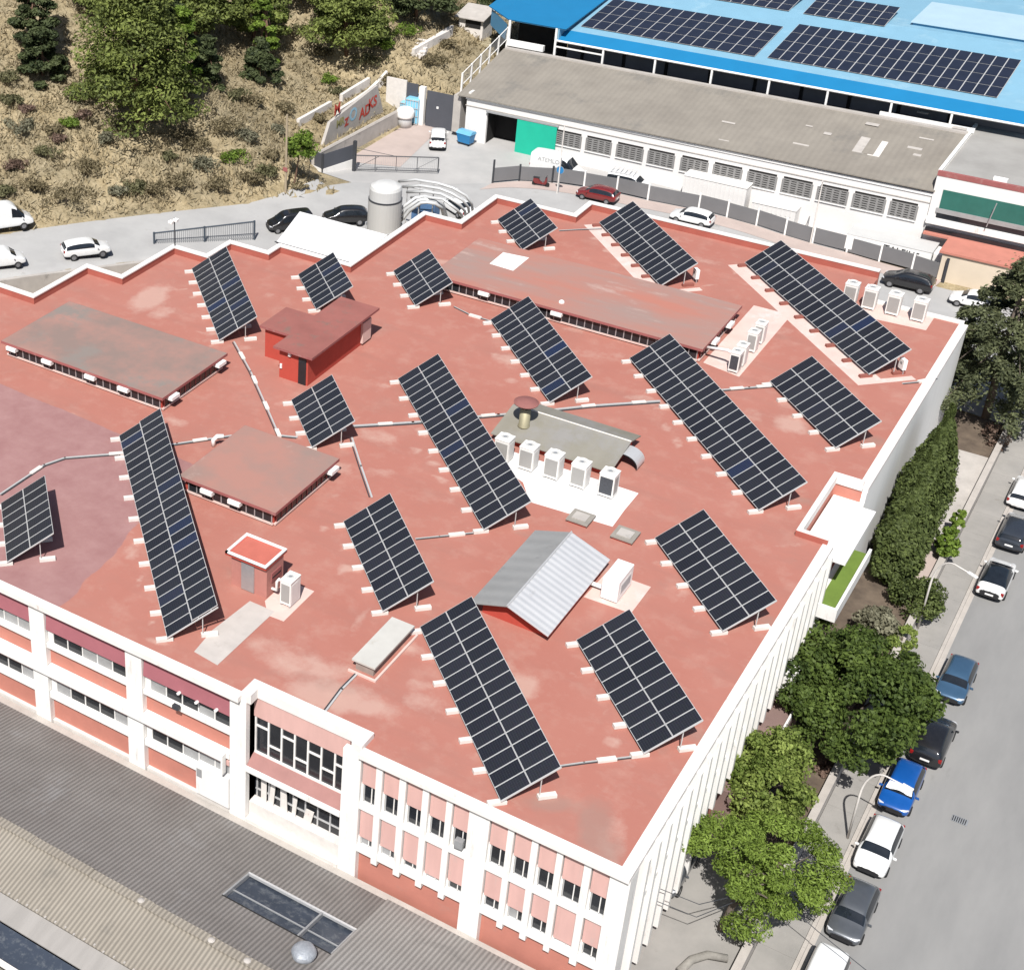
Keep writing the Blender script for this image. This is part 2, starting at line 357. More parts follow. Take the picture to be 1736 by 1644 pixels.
def roof_material():
    m = bpy.data.materials.new('red_roof_paint'); m.use_nodes = True; t = m.node_tree; b = t.nodes['Principled BSDF']
    b.inputs['Roughness'].default_value = 0.85; b.inputs['Specular IOR Level'].default_value = 0.25
    g = nd(t, 'ShaderNodeNewGeometry'); at = nd(t, 'ShaderNodeVertexColor', layer_name='wear'); sp = nd(t, 'ShaderNodeSeparateColor')
    t.links.new(at.outputs[0], sp.inputs[0])
    def noise(sc, de=7, ro=.65, st=None):
        n = nd(t, 'ShaderNodeTexNoise'); n.inputs['Scale'].default_value = sc; n.inputs['Detail'].default_value = de; n.inputs['Roughness'].default_value = ro
        if st:
            mp = nd(t, 'ShaderNodeMapping'); mp.inputs['Scale'].default_value = st; mp.inputs['Rotation'].default_value = (0, 0, 0.5)
            t.links.new(g.outputs['Position'], mp.inputs[0]); t.links.new(mp.outputs[0], n.inputs['Vector'])
        else: t.links.new(g.outputs['Position'], n.inputs['Vector'])
        return n.outputs['Fac']
    def ramp(f, p0, p1, c0=(0,0,0), c1=(1,1,1)):
        r = nd(t, 'ShaderNodeValToRGB'); e = r.color_ramp.elements; e[0].position = p0; e[1].position = p1
        e[0].color = (*c0, 1); e[1].color = (*c1, 1); t.links.new(f, r.inputs[0]); return r.outputs[0]
    def mix(f, a, c, k=1.0):
        mx = nd(t, 'ShaderNodeMix', data_type='RGBA')
        if k != 1.0:
            q = nd(t, 'ShaderNodeMath', operation='MULTIPLY'); q.inputs[1].default_value = k; t.links.new(f, q.inputs[0]); f = q.outputs[0]
        t.links.new(f, mx.inputs[0])
        if isinstance(a, tuple): mx.inputs[6].default_value = (*a, 1)
        else: t.links.new(a, mx.inputs[6])
        if isinstance(c, tuple): mx.inputs[7].default_value = (*c, 1)
        else: t.links.new(c, mx.inputs[7])
        return mx.outputs[2]
    def add(a, c, s=1.0):
        q = nd(t, 'ShaderNodeMath', operation='MULTIPLY_ADD'); t.links.new(c, q.inputs[0]); q.inputs[1].default_value = s
        t.links.new(a, q.inputs[2]); return q.outputs[0]
    base = ramp(noise(0.12), .3, .7, (0.365, 0.142, 0.11), (0.40, 0.172, 0.135))
    base = mix(ramp(noise(0.6), .5, .7), base, (0.43, 0.23, 0.185), .6)
    base = mix(ramp(noise(0.35, 6, .6, (0.25, 1.6, 1)), .52, .7), base, (0.335, 0.15, 0.12), .6)
    base = mix(ramp(noise(1.7, 9, .75), .60, .74), base, (0.47, 0.275, 0.225), .35)
    base = mix(ramp(noise(3.5, 9, .75), .64, .72), base, (0.28, 0.13, 0.105), .32)
    base = mix(ramp(noise(.22, 9, .72), .5, .68), base, (0.32, 0.16, 0.13), .35)
    base = mix(ramp(noise(2.6, 10, .8, (.22, 2.2, 1)), .58, .7), base, (0.44, 0.26, 0.215), .32)
    pf = ramp(add(sp.outputs[0], noise(0.9, 8, .7), 0.55), .52, .74)
    base = mix(pf, base, (0.50, 0.345, 0.29), .62)
    gf = ramp(add(sp.outputs[1], noise(0.7, 8, .7), 0.5), .5, .78)
    base = mix(gf, base, (0.285, 0.185, 0.155), .6)
    vf = ramp(add(sp.outputs[2], noise(1.1, 6, .6), 0.22), .56, .66)
    plum = ramp(noise(0.5, 8, .7), .35, .7, (0.285, 0.145, 0.14), (0.35, 0.20, 0.19))
    base = mix(vf, base, plum)
    t.links.new(base, b.inputs['Base Color'])
    bp = nd(t, 'ShaderNodeBump'); bp.inputs['Strength'].default_value = 0.15; bp.inputs['Distance'].default_value = 0.05
    t.links.new(noise(1.3, 8, .7), bp.inputs['Height']); t.links.new(bp.outputs[0], b.inputs['Normal'])
    return m
M['roof'] = roof_material()
# worn, grey and plum coloured areas of the roof paint: (pixel, radius along x, along y, rotation, strength)
PALE = [((255,505),1.6,3.2,.2,.6),((275,530),1.3,2.0,0,.4),((610,425),1.2,9.0,-.12,.62),((680,385),1.0,5,-.1,.3),((800,455),6,.9,.1,.5),((560,1180),3.4,1.6,.4,.55),((620,1195),2.2,1.0,.2,.5),((520,1130),4,1.4,.3,.45),
        ((720,1190),2.0,1.6,0,.35),((880,1165),1.3,1.6,0,.55),((860,1130),1,1,0,.35),((1010,600),4,1.2,.4,.3),((1120,640),3,1,.3,.35),((1250,700),3,1.5,.3,.35),((870,610),2,1.2,.7,.4),((1340,720),1.6,1.6,0,.5),((1350,690),2,.8,.3,.4),((560,790),2.5,1.3,.2,.4),((640,740),2.2,1.3,0,.4),((100,860),2,2.2,0,.6),((60,830),3,1.2,.6,.45),((150,870),1.2,1.2,0,.5),((300,715),1.6,.7,.1,.4),((1180,440),3.5,.9,.2,.35),((1150,405),2,1.2,0,.3),((1300,560),3,1,.6,.35),((1490,640),2,.8,.3,.3),((1040,1420),1.2,2.6,.4,.35),((470,1100),3.5,1.2,.2,.35),((700,1100),1.5,1,0,.35),((330,850),3,.8,0,.2),((400,420),1.5,1,0,.25),((540,480),2,1,0,.25),((980,560),2.5,1,.3,.3),((640,800),2,.8,.5,.35),((1100,680),2.4,.7,.2,.4)]
for _a, _n in (((1472,635),21),((1119,485),14),((932,682),14),((371,577),14),((704,518),7),((528,759),7),((1416,759),10),((648,1037),10),((1224,1070),10),((1091,1277),10),((283,1081),24),((820,898),21),((848,1358),15),((1286,865),22)):
    _p = P(*_a); _d = Vector((-.708,.706)); _q = Vector((.706,.708))
    for _k in range(int(_n*.55)):
        _c = Vector(_p[:2]) + _d*(rng.uniform(-1, _n*.9)) - _q*rng.uniform(.1, 1.6); PALE.append(((_c.x, _c.y, 'w'), rng.uniform(.3,1.1), rng.uniform(.25,.7), rng.uniform(0,3), rng.uniform(.25,.5)))
for _k in range(70):
    PALE.append(((rng.uniform(-60,0), rng.uniform(1,66), 'w'), rng.uniform(.4,2.2), rng.uniform(.2,.8), rng.uniform(0,3), rng.uniform(.15,.42)))
GREY = [(((float(rng.uniform(-60,0))), float(rng.uniform(1,66)), 'w'), float(rng.uniform(.6,3)), float(rng.uniform(.4,1.6)), float(rng.uniform(0,3)), float(rng.uniform(.15,.36))) for _k in range(46)] + [((150,540),6,3,0,.35),((380,480),2.6,2,0,.3),((930,1360),1.6,.8,.5,.6),((1010,1400),1.1,2.6,.35,.62),((1030,1440),1.2,1.6,.3,.5),((1320,530),1.2,2.2,.4,.45),((1480,745),1.2,1,0,.5),((1370,850),1.6,.7,.3,.45),((1290,1050),1.3,.9,0,.5),((720,1030),2,.7,.3,.35),((1180,1245),1.4,.8,0,.5),((420,545),2,.8,0,.4),((570,770),2.5,1.2,.2,.3),((640,560),2,5,.1,.3),((620,655),1.2,.8,0,.3),((890,905),1.6,.7,0,.35),((600,520),1,3,0,.3),((560,1160),5,1.1,.3,.35),((250,735),2,1,0,.25),((120,960),3,.8,0,.3),((460,745),2.6,1.6,0,.3),((1205,470),4,.5,.15,.3),((700,455),3,1,0,.2)]
def roof_wear(X, Y):
    out = np.zeros((3,) + X.shape)
    for k, lst in ((0, PALE), (1, GREY)):
        for (p, rx, ry, ro, s) in lst:
            c = Vector((p[0], p[1], 0)) if len(p) == 3 else P(*p); dx, dy = X - c.x, Y - c.y; u = dx*math.cos(ro)+dy*math.sin(ro); v = -dx*math.sin(ro)+dy*math.cos(ro)
            out[k] = np.maximum(out[k], s * np.clip(1.35 - np.hypot(u/rx, v/ry), 0, 1))
    a, b = P(0, 650), P(215, 742); d1 = ((X-a.x)*(b.y-a.y) - (Y-a.y)*(b.x-a.x)) / math.hypot(b.x-a.x, b.y-a.y)
    a, b = P(228, 902), P(104, 1021); d2 = ((X-a.x)*(b.y-a.y) - (Y-a.y)*(b.x-a.x)) / math.hypot(b.x-a.x, b.y-a.y)
    wob = (fbm(X, Y, 3.5, 2) - .5) * 1.4
    out[2] = sstep(-.35, .35, d1 + wob*.5) * sstep(-.5, .5, d2 + wob) * (X < P(228,902).x + 2)
    return out
xs = sorted(set(np.round(np.r_[np.arange(-78, 0.01, .45), [p[0] for p in REAR], -21.3, -14.0, -1.6], 3)))
ys = sorted(set(np.round(np.r_[np.arange(0, 71, .45), [p[1] for p in REAR], 1.2, 31.6, 38.9, 0.0], 3)))
xs = np.array(xs); ys = np.array(ys)
cx, cy = np.meshgrid((xs[1:]+xs[:-1])/2, (ys[1:]+ys[:-1])/2, indexing='ij'); keep = inside(cx, cy)
X, Y = np.meshgrid(xs, ys, indexing='ij'); ny = len(ys)
Z = 0.02 * (fbm(X, Y, 6, 5) - .5)
ii, jj = np.nonzero(keep); a = ii*ny + jj
me = bpy.data.meshes.new('roof'); inv = W[B].inverted()
me.from_pydata([tuple(inv @ Vector(v)) for v in np.stack([X, Y, Z], -1).reshape(-1, 3)], [], np.stack([a, a+ny, a+ny+1, a+1], 1).tolist())
ca = me.color_attributes.new('wear', 'FLOAT_COLOR', 'POINT'); wv = roof_wear(X, Y)
ca.data.foreach_set('color', np.stack([wv[0].ravel(), wv[1].ravel(), wv[2].ravel(), np.ones(X.size)], 1).ravel())
me.materials.append(M['roof']); me.update()
roof = bpy.data.objects.new('roof', me); C.objects.link(roof); roof.parent = B; W[roof] = W[B].copy()
# body of the building: one prism under the roof, recessed behind pillars and fins
foot = [(-79.6, .32), (-21.0, .32), (-21.0, .95), (-14.3, .95), (-14.3, .32), (.02, .32), (.02, 31.5), (-1.7, 31.5), (-1.7, 39.0), (.02, 39.0), (.02, 66.0), (-7.6, 66.0)] + \
       [(x - .02, y - .0) for x, y in REAR[::-1][2:]]
mb = MB(); mb.prism(foot, -9.7, -.06, M['salmon']); mb.build('wall', B)
M['parred'] = mat('parapet_red', (0.36, 0.105, 0.078), .85, .15, .8, coords='World')
def path_wall(mb, pts, t0, t1, z0, z1, m):
    """mitred wall along an axis-aligned path, from t0 to t1 left of the path direction"""
    n = len(pts); ns = []
    for a, b in zip(pts[:-1], pts[1:]):
        d = Vector((b[0]-a[0], b[1]-a[1])).normalized(); ns.append(Vector((-d.y, d.x)))
    def off(i, t):
        p = Vector(pts[i][:2])
        if i == 0: return p + ns[0]*t
        if i == n-1: return p + ns[-1]*t
        return p + (ns[i-1]*t + ns[i]*t if abs(ns[i-1].dot(ns[i])) < .5 else ns[i]*t)
    vs = []
    for i in range(n):
        p, q = off(i, t0), off(i, t1); vs += [(p.x,p.y,z0),(q.x,q.y,z0),(q.x,q.y,z1),(p.x,p.y,z1)]
    fs = []
    for i in range(n-1):
        o = 4*i
        for k in range(4): fs.append((o+k, o+(k+1)%4, o+4+(k+1)%4, o+4+k))
    fs += [(0,3,2,1), (4*n-4, 4*n-3, 4*n-2, 4*n-1)]
    mb.add(vs, fs, m)
mb = MB(); path_wall(mb, REAR[:-2], 0.02, .34, -9.7, .55, M['salmon'])
path_wall(mb, REAR[:-2], -.004, .02, .0, .55, M['parred'])
pw = mb.build('parapet', B)
mb = MB(); path_wall(mb, REAR[:-2], -.05, .42, .55, .66, M['coping'])
path_wall(mb, [(-7.5, 66.2), (0.0, 66.2)], 0.0, .4, -.3, .18, M['coping'])
# front and right edge copings
ED = [(0.0, 66.2), (0.0, 39.0)]; path_wall(mb, ED, -.28, .34, -.28, .085, M['coping'])
path_wall(mb, [(0.0, 31.5), (0.0, 0.0), (-14.0, 0.0)], -.26, .34, -.22, .075, M['coping'])
path_wall(mb, [(-14.0, -.02), (-14.0, 1.2), (-21.3, 1.2), (-21.3, -.02)], -.02, .58, -.3, .34, M['coping'])
path_wall(mb, [(-21.32, 0.0), (-80, 0.0)], -.22, .36, -.25, .1, M['coping'])
mb.build('coping', B)
# raised white rim round the roof terrace
mb = MB(); path_wall(mb, NOTCH, 0.0, .3, -.2, .45, M['coping']); path_wall(mb, NOTCH, .3, .32, 0, .4, M['parred'])
mb.build('terrace_rim', B)
mb = MB(); mb.box(-1.6, 1.15, 31.9, 38.6, -1.35, -1.15, M['whiteclean']); mb.box(-1.6, .28, 33.0, 39.0, -1.15, -1.1, M['whiteclean'])

mb.build('terrace_floor', B)
# turfed balcony below it
M['turf'] = mat('artificial_turf', (0.13, 0.2, 0.035), 0.95, 0.12, 1.2, coords='World')
bal = MB(); bal.box(.02, 1.62, 30.0, 37.6, -4.25, -3.75, M['white']); bal.box(1.45, 1.62, 30.0, 37.6, -3.75, -3.3, M['white']); bal.box(.3, 1.45, 30.0, 30.15, -3.75, -3.3, M['white'])
bo = bal.build('balcony', B)
mb = MB(); mb.box(.36, 1.44, 30.2, 37.5, -3.745, -3.68, M['turf']); mb.build('turf', bo)
# ---- pillars of the front
for x0, x1 in ((-50.4, -49.3), (-43.3, -42.2), (-36.25, -35.1), (-29.15, -28.0), (-22.05, -21.05), (-15.03, -13.96), (-7.87, -6.77), (-.64, .34)):
    mb = MB(); y1 = .33 if x1 < 0 else 1.0
    mb.box(x0, x1, -.06, y1, -9.6, -.25, M['white'])
    if x0 == -22.05: mb.box(-21.06, -21.0, -.05, 1.2, -9.6, -.3, M['white'])
    mb.build('pillar', B)
# ---- left bays
bays = [(-49.3, -43.3), (-42.2, -36.25), (-35.1, -29.15), (-28.0, -22.05)]
for k, (x0, x1) in enumerate(bays):
    a, b = x0 + .03, x1 - .03
    mb = MB(); ti = .12
    mb.add([(a,.2,-.26),(b,.2,-.26),(b,.02,-1.86),(a,.02,-1.86),(a,.26,-.26),(b,.26,-.26),(b,.08,-1.86),(a,.08,-1.86)], [(0,3,2,1),(4,5,6,7),(3,7,6,2),(0,4,7,3),(1,2,6,5)], M['plum'])
    mb.build('awning', B)
    for z0, z1, low in ((-2.84, -1.84, 0), (-6.5, -5.2, 1)):
        mb = MB(); mb.box(a+.35, b-.05, .27, .31, z0, z1, M['glass']); wo_ = mb.build('window', B)
        fr = MB()
        for i in range(6):
            xx = a + .35 + (b - a - .4) * i / 5; fr.box(xx-.03, xx+.03, .22, .27, z0, z1, M['white'])
        fr.box(a+.35, b-.05, .22, .268, z1-.05, z1, M['white'])
        fr.box(a, a+.33, .2, .318, z0, z1, M['white']); fr.build('window_frame', wo_)
        bl = MB()
        for i in range(5):
            if rng.random() < .42:
                xx = a + .38 + (b-a-.4)*i/5; bl.box(xx, xx+(b-a-.4)/5-.06, .255, .268, z0+.02, z0 + (z1-z0)*rng.uniform(.5,.95), M['glassgrey'])
        if low: bl.box(a+.05, b-.05, .0, .2, -5.45, -5.15, M['pink'])
        if bl.f: bl.build('blind', wo_)
    mb = MB(); mb.box(a, b, -.02, .32, -3.14, -2.84, M['white']); mb.build('sill', B)
    mb = MB(); mb.box(a, b, -.02, .32, -6.96, -6.5, M['white']); mb.build('sill', B)
    mb = MB(); mb.box(a, b, -.05, .3, -4.9, -4.5, M['white']); mb.build('lintel', B)
    mb = MB(); mb.box(a, b, .1, .32, -9.6, -8.75, M['conc_white']); mb.build('plinth', B)
mb = MB(); mb.box(-50.2, -22.3, -.4, -.062, -4.93, -4.5, M['white']); mb.box(-22.42, -22.3, -.4, -.062, -5.9, -4.93, M['white']); mb.build('ledge', B)
mb = MB(); mb.box(-24.3, -22.08, -.12, .3, -8.5, -6.3, M['white']); mb.box(-24.25, -23.9, -.14, -.12, -7.2, -6.6, M['glassgrey']); mb.build('meter_box', B)
mb = MB()
for x, z in ((-25.4, -1.75), (-24.2, -1.8), (-22.9, -1.7)):
    mb = MB(); mb.obox((x, -.12, z), (.06, 0, .03), (0, .11, 0), (-.03, 0, .05), M['whiteclean']); mb.build('floodlight', B)
mb = MB()
for x in (-25.5,): mb.obox((x, -.25, -2.7), (.2, 0, 0), (0, .12, 0), (0, 0, .13), M['darksteel'])
mb.build('window_bracket', B)
# ---- right hand bays with narrow shutters between fins
gaps = [(-13.96, -13.07), (-12.71, -11.74), (-11.37, -10.43), (-10.08, -9.11), (-8.78, -7.87), (-6.77, -5.81), (-5.49, -4.56), (-4.23, -3.28), (-2.97, -1.91), (-1.55, -.64)]
for x0, x1 in zip([g[1] for g in gaps], [g[0] for g in gaps[1:]]):
    if x1 - x0 < .7:
        mb = MB(); mb.box(x0, x1, -.05, .32, -7.3, -.23, M['white']); mb.build('fin', B)
low2 = [-5.95, -5.9, -6.05, -6.25, -5.95, -5.75, -5.7, -5.6, -6.3, -5.65]
for i, (a, b) in enumerate(gaps):
    mb = MB(); mb.box(a+.05, b-.02, .1, .16, -2.2, -.3, M['pink']); mb.build('shutter', B); mb = MB(); mb.box(a+.05, b-.02, .12, .18, low2[i], -3.9, M['pink']); mb.build('shutter', B)
    for z0, z1 in ((-3.5, -2.2), (-6.5, low2[i])):
        if z1 - z0 < .12: continue
        mb = MB(); mb.box(a+.12, b-.03, .27, .31, z0, z1, M['glass']); wo_ = mb.build('window', B)
        fr = MB(); w_ = b - a - .15; c0 = a + .12
        fr.box(c0, c0+.04, .22, .268, z0, z1, M['alu']); fr.box(c0+w_*.58, c0+w_*.58+.05, .22, .268, z0, z1, M['white']); fr.box(c0, c0+w_, .22, .268, z0, z0+.05, M['alu'])
        fr.box(a+.0, a+.11, .15, .318, z0, z1, M['white'])
        if z0 < -6 and i in (0, 1, 3, 6, 8): fr.box(c0, c0+w_*.57, .26, .269, z0, z1, M['glassgrey'])
        fr.build('window_frame', wo_)
    mb = MB(); mb.box(a+.002, b-.002, -.03, .32, -3.9, -3.5, M['white']); mb.build('sill', B)
    mb = MB(); mb.box(a+.002, b-.002, -.03, .32, -6.95, -6.5, M['white']); mb.build('sill', B)
mb = MB(); mb.obox((-8.2, -.1, -2.9), (.22, 0, .02), (0, .16, 0), (0, 0, .25), M['steel']); mb.build('wall_unit', B)
# ---- glazed entrance bay
ent = MB(); ent.box(-20.98, -15.05, .7, .94, -1.7, -.3, M['pink']); ent.build('entrance_band', B)
gl = MB(); gl.box(-20.95, -15.06, .82, .88, -4.2, -1.7, M['glass']); glo = gl.build('entrance_glazing', B)
fr = MB()
for i, xx in enumerate(np.linspace(-20.9, -15.1, 8)): fr.box(xx-.05, xx+.05, .74, .818, -4.2, -1.7, M['white'])
for i, (xa, xb) in enumerate(zip(np.linspace(-20.9, -15.1, 8)[:-1], np.linspace(-20.9, -15.1, 8)[1:])):
    zz = (-2.35, -3.4, -2.3, -3.4, -2.5, -3.2, -2.5)[i]; fr.box(xa+.05, xb-.05, .745, .817, zz-.05, zz+.05, M['white'])
fr.box(-20.95, -15.06, .7, .82, -4.3, -4.2, M['white']); fr.build('mullions', glo)
mb = MB(); mb.add([(-20.98,.7,-4.3),(-15.05,.7,-4.3),(-15.05,-.02,-4.75),(-20.98,-.02,-4.75),(-20.98,.7,-4.75),(-15.05,.7,-4.75)], [(0,3,2,1),(3,4,5,2),(0,4,3),(1,2,5)], mat('dusty_canopy', (.31,.16,.145), .85, .12, .8, coords='World'))
mb.box(-20.99, -15.04, -.1, -.02, -5.1, -4.72, M['white']); mb.box(-20.99, -15.04, -.02, .7, -5.1, -4.76, M['white']); mb.build('entrance_canopy', B)
mb = MB(); mb.box(-20.98, -15.05, .88, .945, -7.6, -5.1, M['glass']); lg = mb.build('entrance_door', B)
fr = MB()
for xx in np.linspace(-20.8, -15.3, 8): fr.box(xx-.04, xx+.04, .8, .878, -7.6, -5.1, M['alu'])
for z in (-6.0, -7.0): fr.box(-20.9, -15.1, .81, .877, z-.04, z+.04, M['alu'])
fr.build('door_frame', lg)
for xx, w2, zt_, tl in ((-20.3,.35,-5.6,.0),(-19.75,.3,-5.9,.06),(-19.0,.4,-5.7,-.05),(-18.3,.25,-6.2,.05),(-17.4,.5,-6.6,.1)):
    mb = MB(); mb.obox((xx, .74, (zt_-7.6)/2), (w2*.5,0,0), (0,.02,0), (tl,0,(zt_+7.6)/2), M['conc_white']); mb.build('leaning_board', B)
mb = MB(); mb.box(-20.98, -15.05, .3, .95, -9.6, -7.6, M['conc_white']); mb.box(-20.98, -15.05, -.1, .3, -9.6, -8.6, M['conc_white']); mb.build('entrance_plinth', B)
# ---- right facade: deep white fins, shutters and windows between them
for k in range(22):
    y = 1.55 + 1.38 * k
    zb = -8.6 if y < 12.5 else -6.0
    mb = MB(); mb.box(.03, .58, y, y+.3, zb, -.23, M['white']); mb.build('fin', B)
    if k < 21:
        mb = MB(); mb.box(.025, .09, y+.32, y+1.36, -2.3, -.3, M['white']); mb.build('shutter', B); mb = MB(); mb.box(.025, .1, y+.32, y+1.36, -5.6, -3.6, M['white']); mb.build('shutter', B)
        mb = MB(); mb.box(.025, .07, y+.34, y+1.34, -3.3, -2.3, M['glass']); mb.build('window', B)
        mb = MB(); mb.box(.025, .4, y+.31, y+1.37, -3.6, -3.3, M['white']); mb.build('sill', B)
M['brownfloor'] = mat('brown_terrace', (.17,.115,.105), .9, .15, .6, coords='World', col2=(.24,.16,.14))
mb = MB(); mb.box(.02, .3, 39.0, 66.2, -10.0, -.28, mat('side_white', (.84,.83,.81), .7, .05, .5, coords='World', stretch=(1,1,.3))); mb.build('side_wall', B)
mb = MB(); mb.box(.03, 1.7, 15.0, 24.6, -9.4, -6.6, M['brownfloor']); mb.box(1.58, 1.7, 19.0, 24.6, -6.6, -6.2, M['coping'])
mb.box(.5, 1.2, 24.2, 25.2, -6.05, -4.6, M['white']); mb.build('side_annex', B)
# ------------------------------------------------------------------ structures standing on the roof (parts of the factory)
def monitor(x0, x1, y0, y1, h, topm, vents, side_vents, label):
    """low roof block with a window strip under an overhanging eave"""
    mb = MB(); ov = .33
    mb.box(x0, x1, y0, y1, -.02, h-.2, M['redwall'])
    root = mb.build('roof_monitor', B); root['label'] = label
    mb = MB(); mb.box(x0-ov, x1+ov, y0-ov, y1+ov, h-.2, h, M['redslab']); mb.box(x0-ov+.02, x1+ov-.02, y0-ov+.02, y1+ov-.02, h, h+.006, topm)
    mb.build('monitor_roof', root)
    gl = MB(); gl.box(x0+.3, x1-.1, y0-.05, y0-.002, .22, h-.22, M['glass']); gl.build('window_strip', root)
    fr = MB(); n = int((x1-x0)/.62)
    for i in range(n+1):
        xx = x0 + .3 + (x1-x0-.4)*i/n; fr.box(xx-.035, xx+.035, y0-.1, y0-.052, .22, h-.22, M['steel'])
    fr.box(x0, x1, y0-.14, y0-.002, .1, .21, M['padpink']); fr.build('mullions', root)
    gl = MB(); gl.box(x1+.002, x1+.05, y0+.2, y1-.2, .22, h-.22, M['glass'])
    fr = MB(); n = int((y1-y0)/.62)
    for i in range(n+1):
        yy = y0+.2+(y1-y0-.4)*i/n; fr.box(x1+.052, x1+.09, yy-.035, yy+.035, .22, h-.22, M['redslab'])
    fr.box(x1+.002, x1+.14, y0, y1, .08, .2, M['padpink'])
    gl.build('window_strip', root); fr.build('mullions', root)
    for k, x in enumerate(vents):
        v = MB(); v.box(x-.45, x+.45, y0-.48, y0-.1, h-.52, h-.24, M['whiteclean']); v.box(x-.4, x+.4, y0-.46, y0-.12, h-.62, h-.521, M['dark']); v.build('vent_box', root)
    for y in side_vents:
        v = MB(); v.box(x1+.1, x1+.62, y-.45, y+.45, h-.5, h-.25, M['whiteclean']); v.box(x1+.15, x1+.5, y-.4, y+.4, h-.62, h-.501, M['dark']); v.build('vent_box', root)
    return root
M['mon1'] = mat('grey_brown_felt', (0.235, 0.17, 0.148), 0.9, 0.1, 0.22, coords='World', col2=(0.36, 0.195, 0.16), detail=9, grime=((0.225, 0.19, 0.17), 0.5, 0.35), bump=.1, contrast=.12)
M['mon2'] = mat('brown_felt', (0.36, 0.185, 0.15), 0.9, 0.1, 0.22, coords='World', col2=(0.265, 0.185, 0.16), detail=9, grime=((0.40, 0.27, 0.235), 0.6, 0.5), contrast=.14, bump=.1)
M['mon3'] = mat('worn_red_felt', (0.40, 0.165, 0.125), 0.9, 0.1, 0.25, coords='World', col2=(0.30, 0.205, 0.18), detail=9, grime=((0.45, 0.31, 0.27), 0.58, 0.5), contrast=.14, stretch=(.4, 1.5, 1), bump=.1)
monitor(-56.7, -42.5, 21.35, 28.6, 1.25, M['mon1'], (-56.0, -52.6, -48.6, -45.6), (22.2, 27.9), 'largest roof block, blotched grey brown, with a long strip of windows')
monitor(-35.2, -28.5, 14.1, 21.0, 1.25, M['mon2'], (-33.3, -31.2), (20.4,), 'square brown roof block with a window strip under its eave')
monitor(-36.0, -14.5, 49.2, 57.1, 1.25, M['mon3'], (-31.6, -25.5), (51.4, 54.6), 'long worn red roof block with a row of windows along its front')
# red penthouse with an L shaped slab
pent = MB(); pent.prism([(-40.95, 32.0), (-38.4, 32.0), (-38.4, 30.0), (-36.0, 30.0), (-36.0, 38.8), (-38.5, 38.8), (-38.5, 35.0), (-40.95, 35.0)], -.02, 2.42, M['redwall'])
ph = pent.build('penthouse', B)
mb = MB(); pl = [(-41.25, 31.7), (-38.7, 31.7), (-38.7, 29.6), (-35.45, 29.6), (-35.45, 39.1), (-38.8, 39.1), (-38.8, 35.3), (-41.25, 35.3)]
mb.prism(pl, 2.42, 2.6, M['redslab'], mat('worn_red_slab', (0.27, 0.1, 0.085), 0.85, 0.15, 0.5, coords='World', grime=((0.2, 0.12, 0.1), 0.54, 0.9))); mb.build('penthouse_roof', ph)
mb = MB(); mb.box(-36.78, -36.14, 29.96, 29.998, 0, 2.1, M['glass']); mb.build('door', ph)
mb = MB(); mb.box(-37.6, -37.4, 29.85, 29.99, 2.0, 2.25, M['whiteclean']); mb.build('lamp', ph)
mb = MB(); mb.box(-38.3, -38.15, 29.9, 29.99, .8, 1.15, M['whiteclean']); mb.build('switch_box', ph)
mb = MB(); mb.box(-35.99, -35.8, 37.4, 38.6, .2, 1.9, M['padpink']); mb.build('side_door', ph)
# small hut with a white rimmed red top
hut = MB(); hut.box(-27.3, -24.85, 7.75, 9.5, -.02, 2.1, mat('faded_pink_wall', (0.43, 0.19, 0.16), .85, .1, 1.5, coords='World'))
hu = hut.build('stair_hut', B)
mb = MB(); mb.box(-27.62, -24.8, 7.55, 9.8, 2.1, 2.25, M['redwall']); mb.box(-27.4, -25.02, 7.77, 9.58, 2.25, 2.258, mat('hut_red_top', (0.47, 0.13, 0.095), .85, .1, 1.2, coords='World'))
mb.build('hut_roof', hu)
mb = MB(); path_wall(mb, [(-27.62, 7.55), (-24.8, 7.55), (-24.8, 9.8), (-27.62, 9.8), (-27.62, 7.55)], 0, .16, 2.2, 2.34, M['whiteclean']); mb.build('rim', hu)
mb = MB(); mb.box(-26.57, -25.7, 7.68, 7.748, 0.05, 1.95, M['steel']); mb.build('door', hu)
mb = MB(); mb.box(-24.848, -24.8, 8.2, 9.2, .9, 1.5, M['redslab']); mb.box(-24.82, -24.78, 8.25, 9.15, 1.15, 1.22, M['dark']); mb.build('louvre', hu)
# silver gable skylight
M['gabR'] = corrugated('silver_sheet', (0.60, 0.60, 0.61), (0.72, 0.72, 0.72), 1, 0.5, .25, .35, metal=.35, grime=((0.45, 0.44, 0.43), .62, .8))
M['gabL'] = corrugated('dull_sheet', (0.25, 0.25, 0.245), (0.33, 0.33, 0.325), 1, 1.1, .2, .5, metal=.1, grime=((0.2, 0.2, 0.2), .6, .8))
gb = MB(); gb.add([(-14.1, 13.7, 0), (-10.05, 13.7, 0), (-10.05, 13.7, .62), (-12.4, 13.7, 1.5), (-14.1, 13.7, .88), (-14.1, 21.3, 0), (-10.05, 21.3, 0), (-10.05, 21.3, .62), (-12.4, 21.3, 1.5), (-14.1, 21.3, .88)],
       [(0,1,2,3,4), (5,9,8,7,6), (1,6,7,2), (0,4,9,5)], M['redwall'])
go = gb.build('gable_skylight', B)
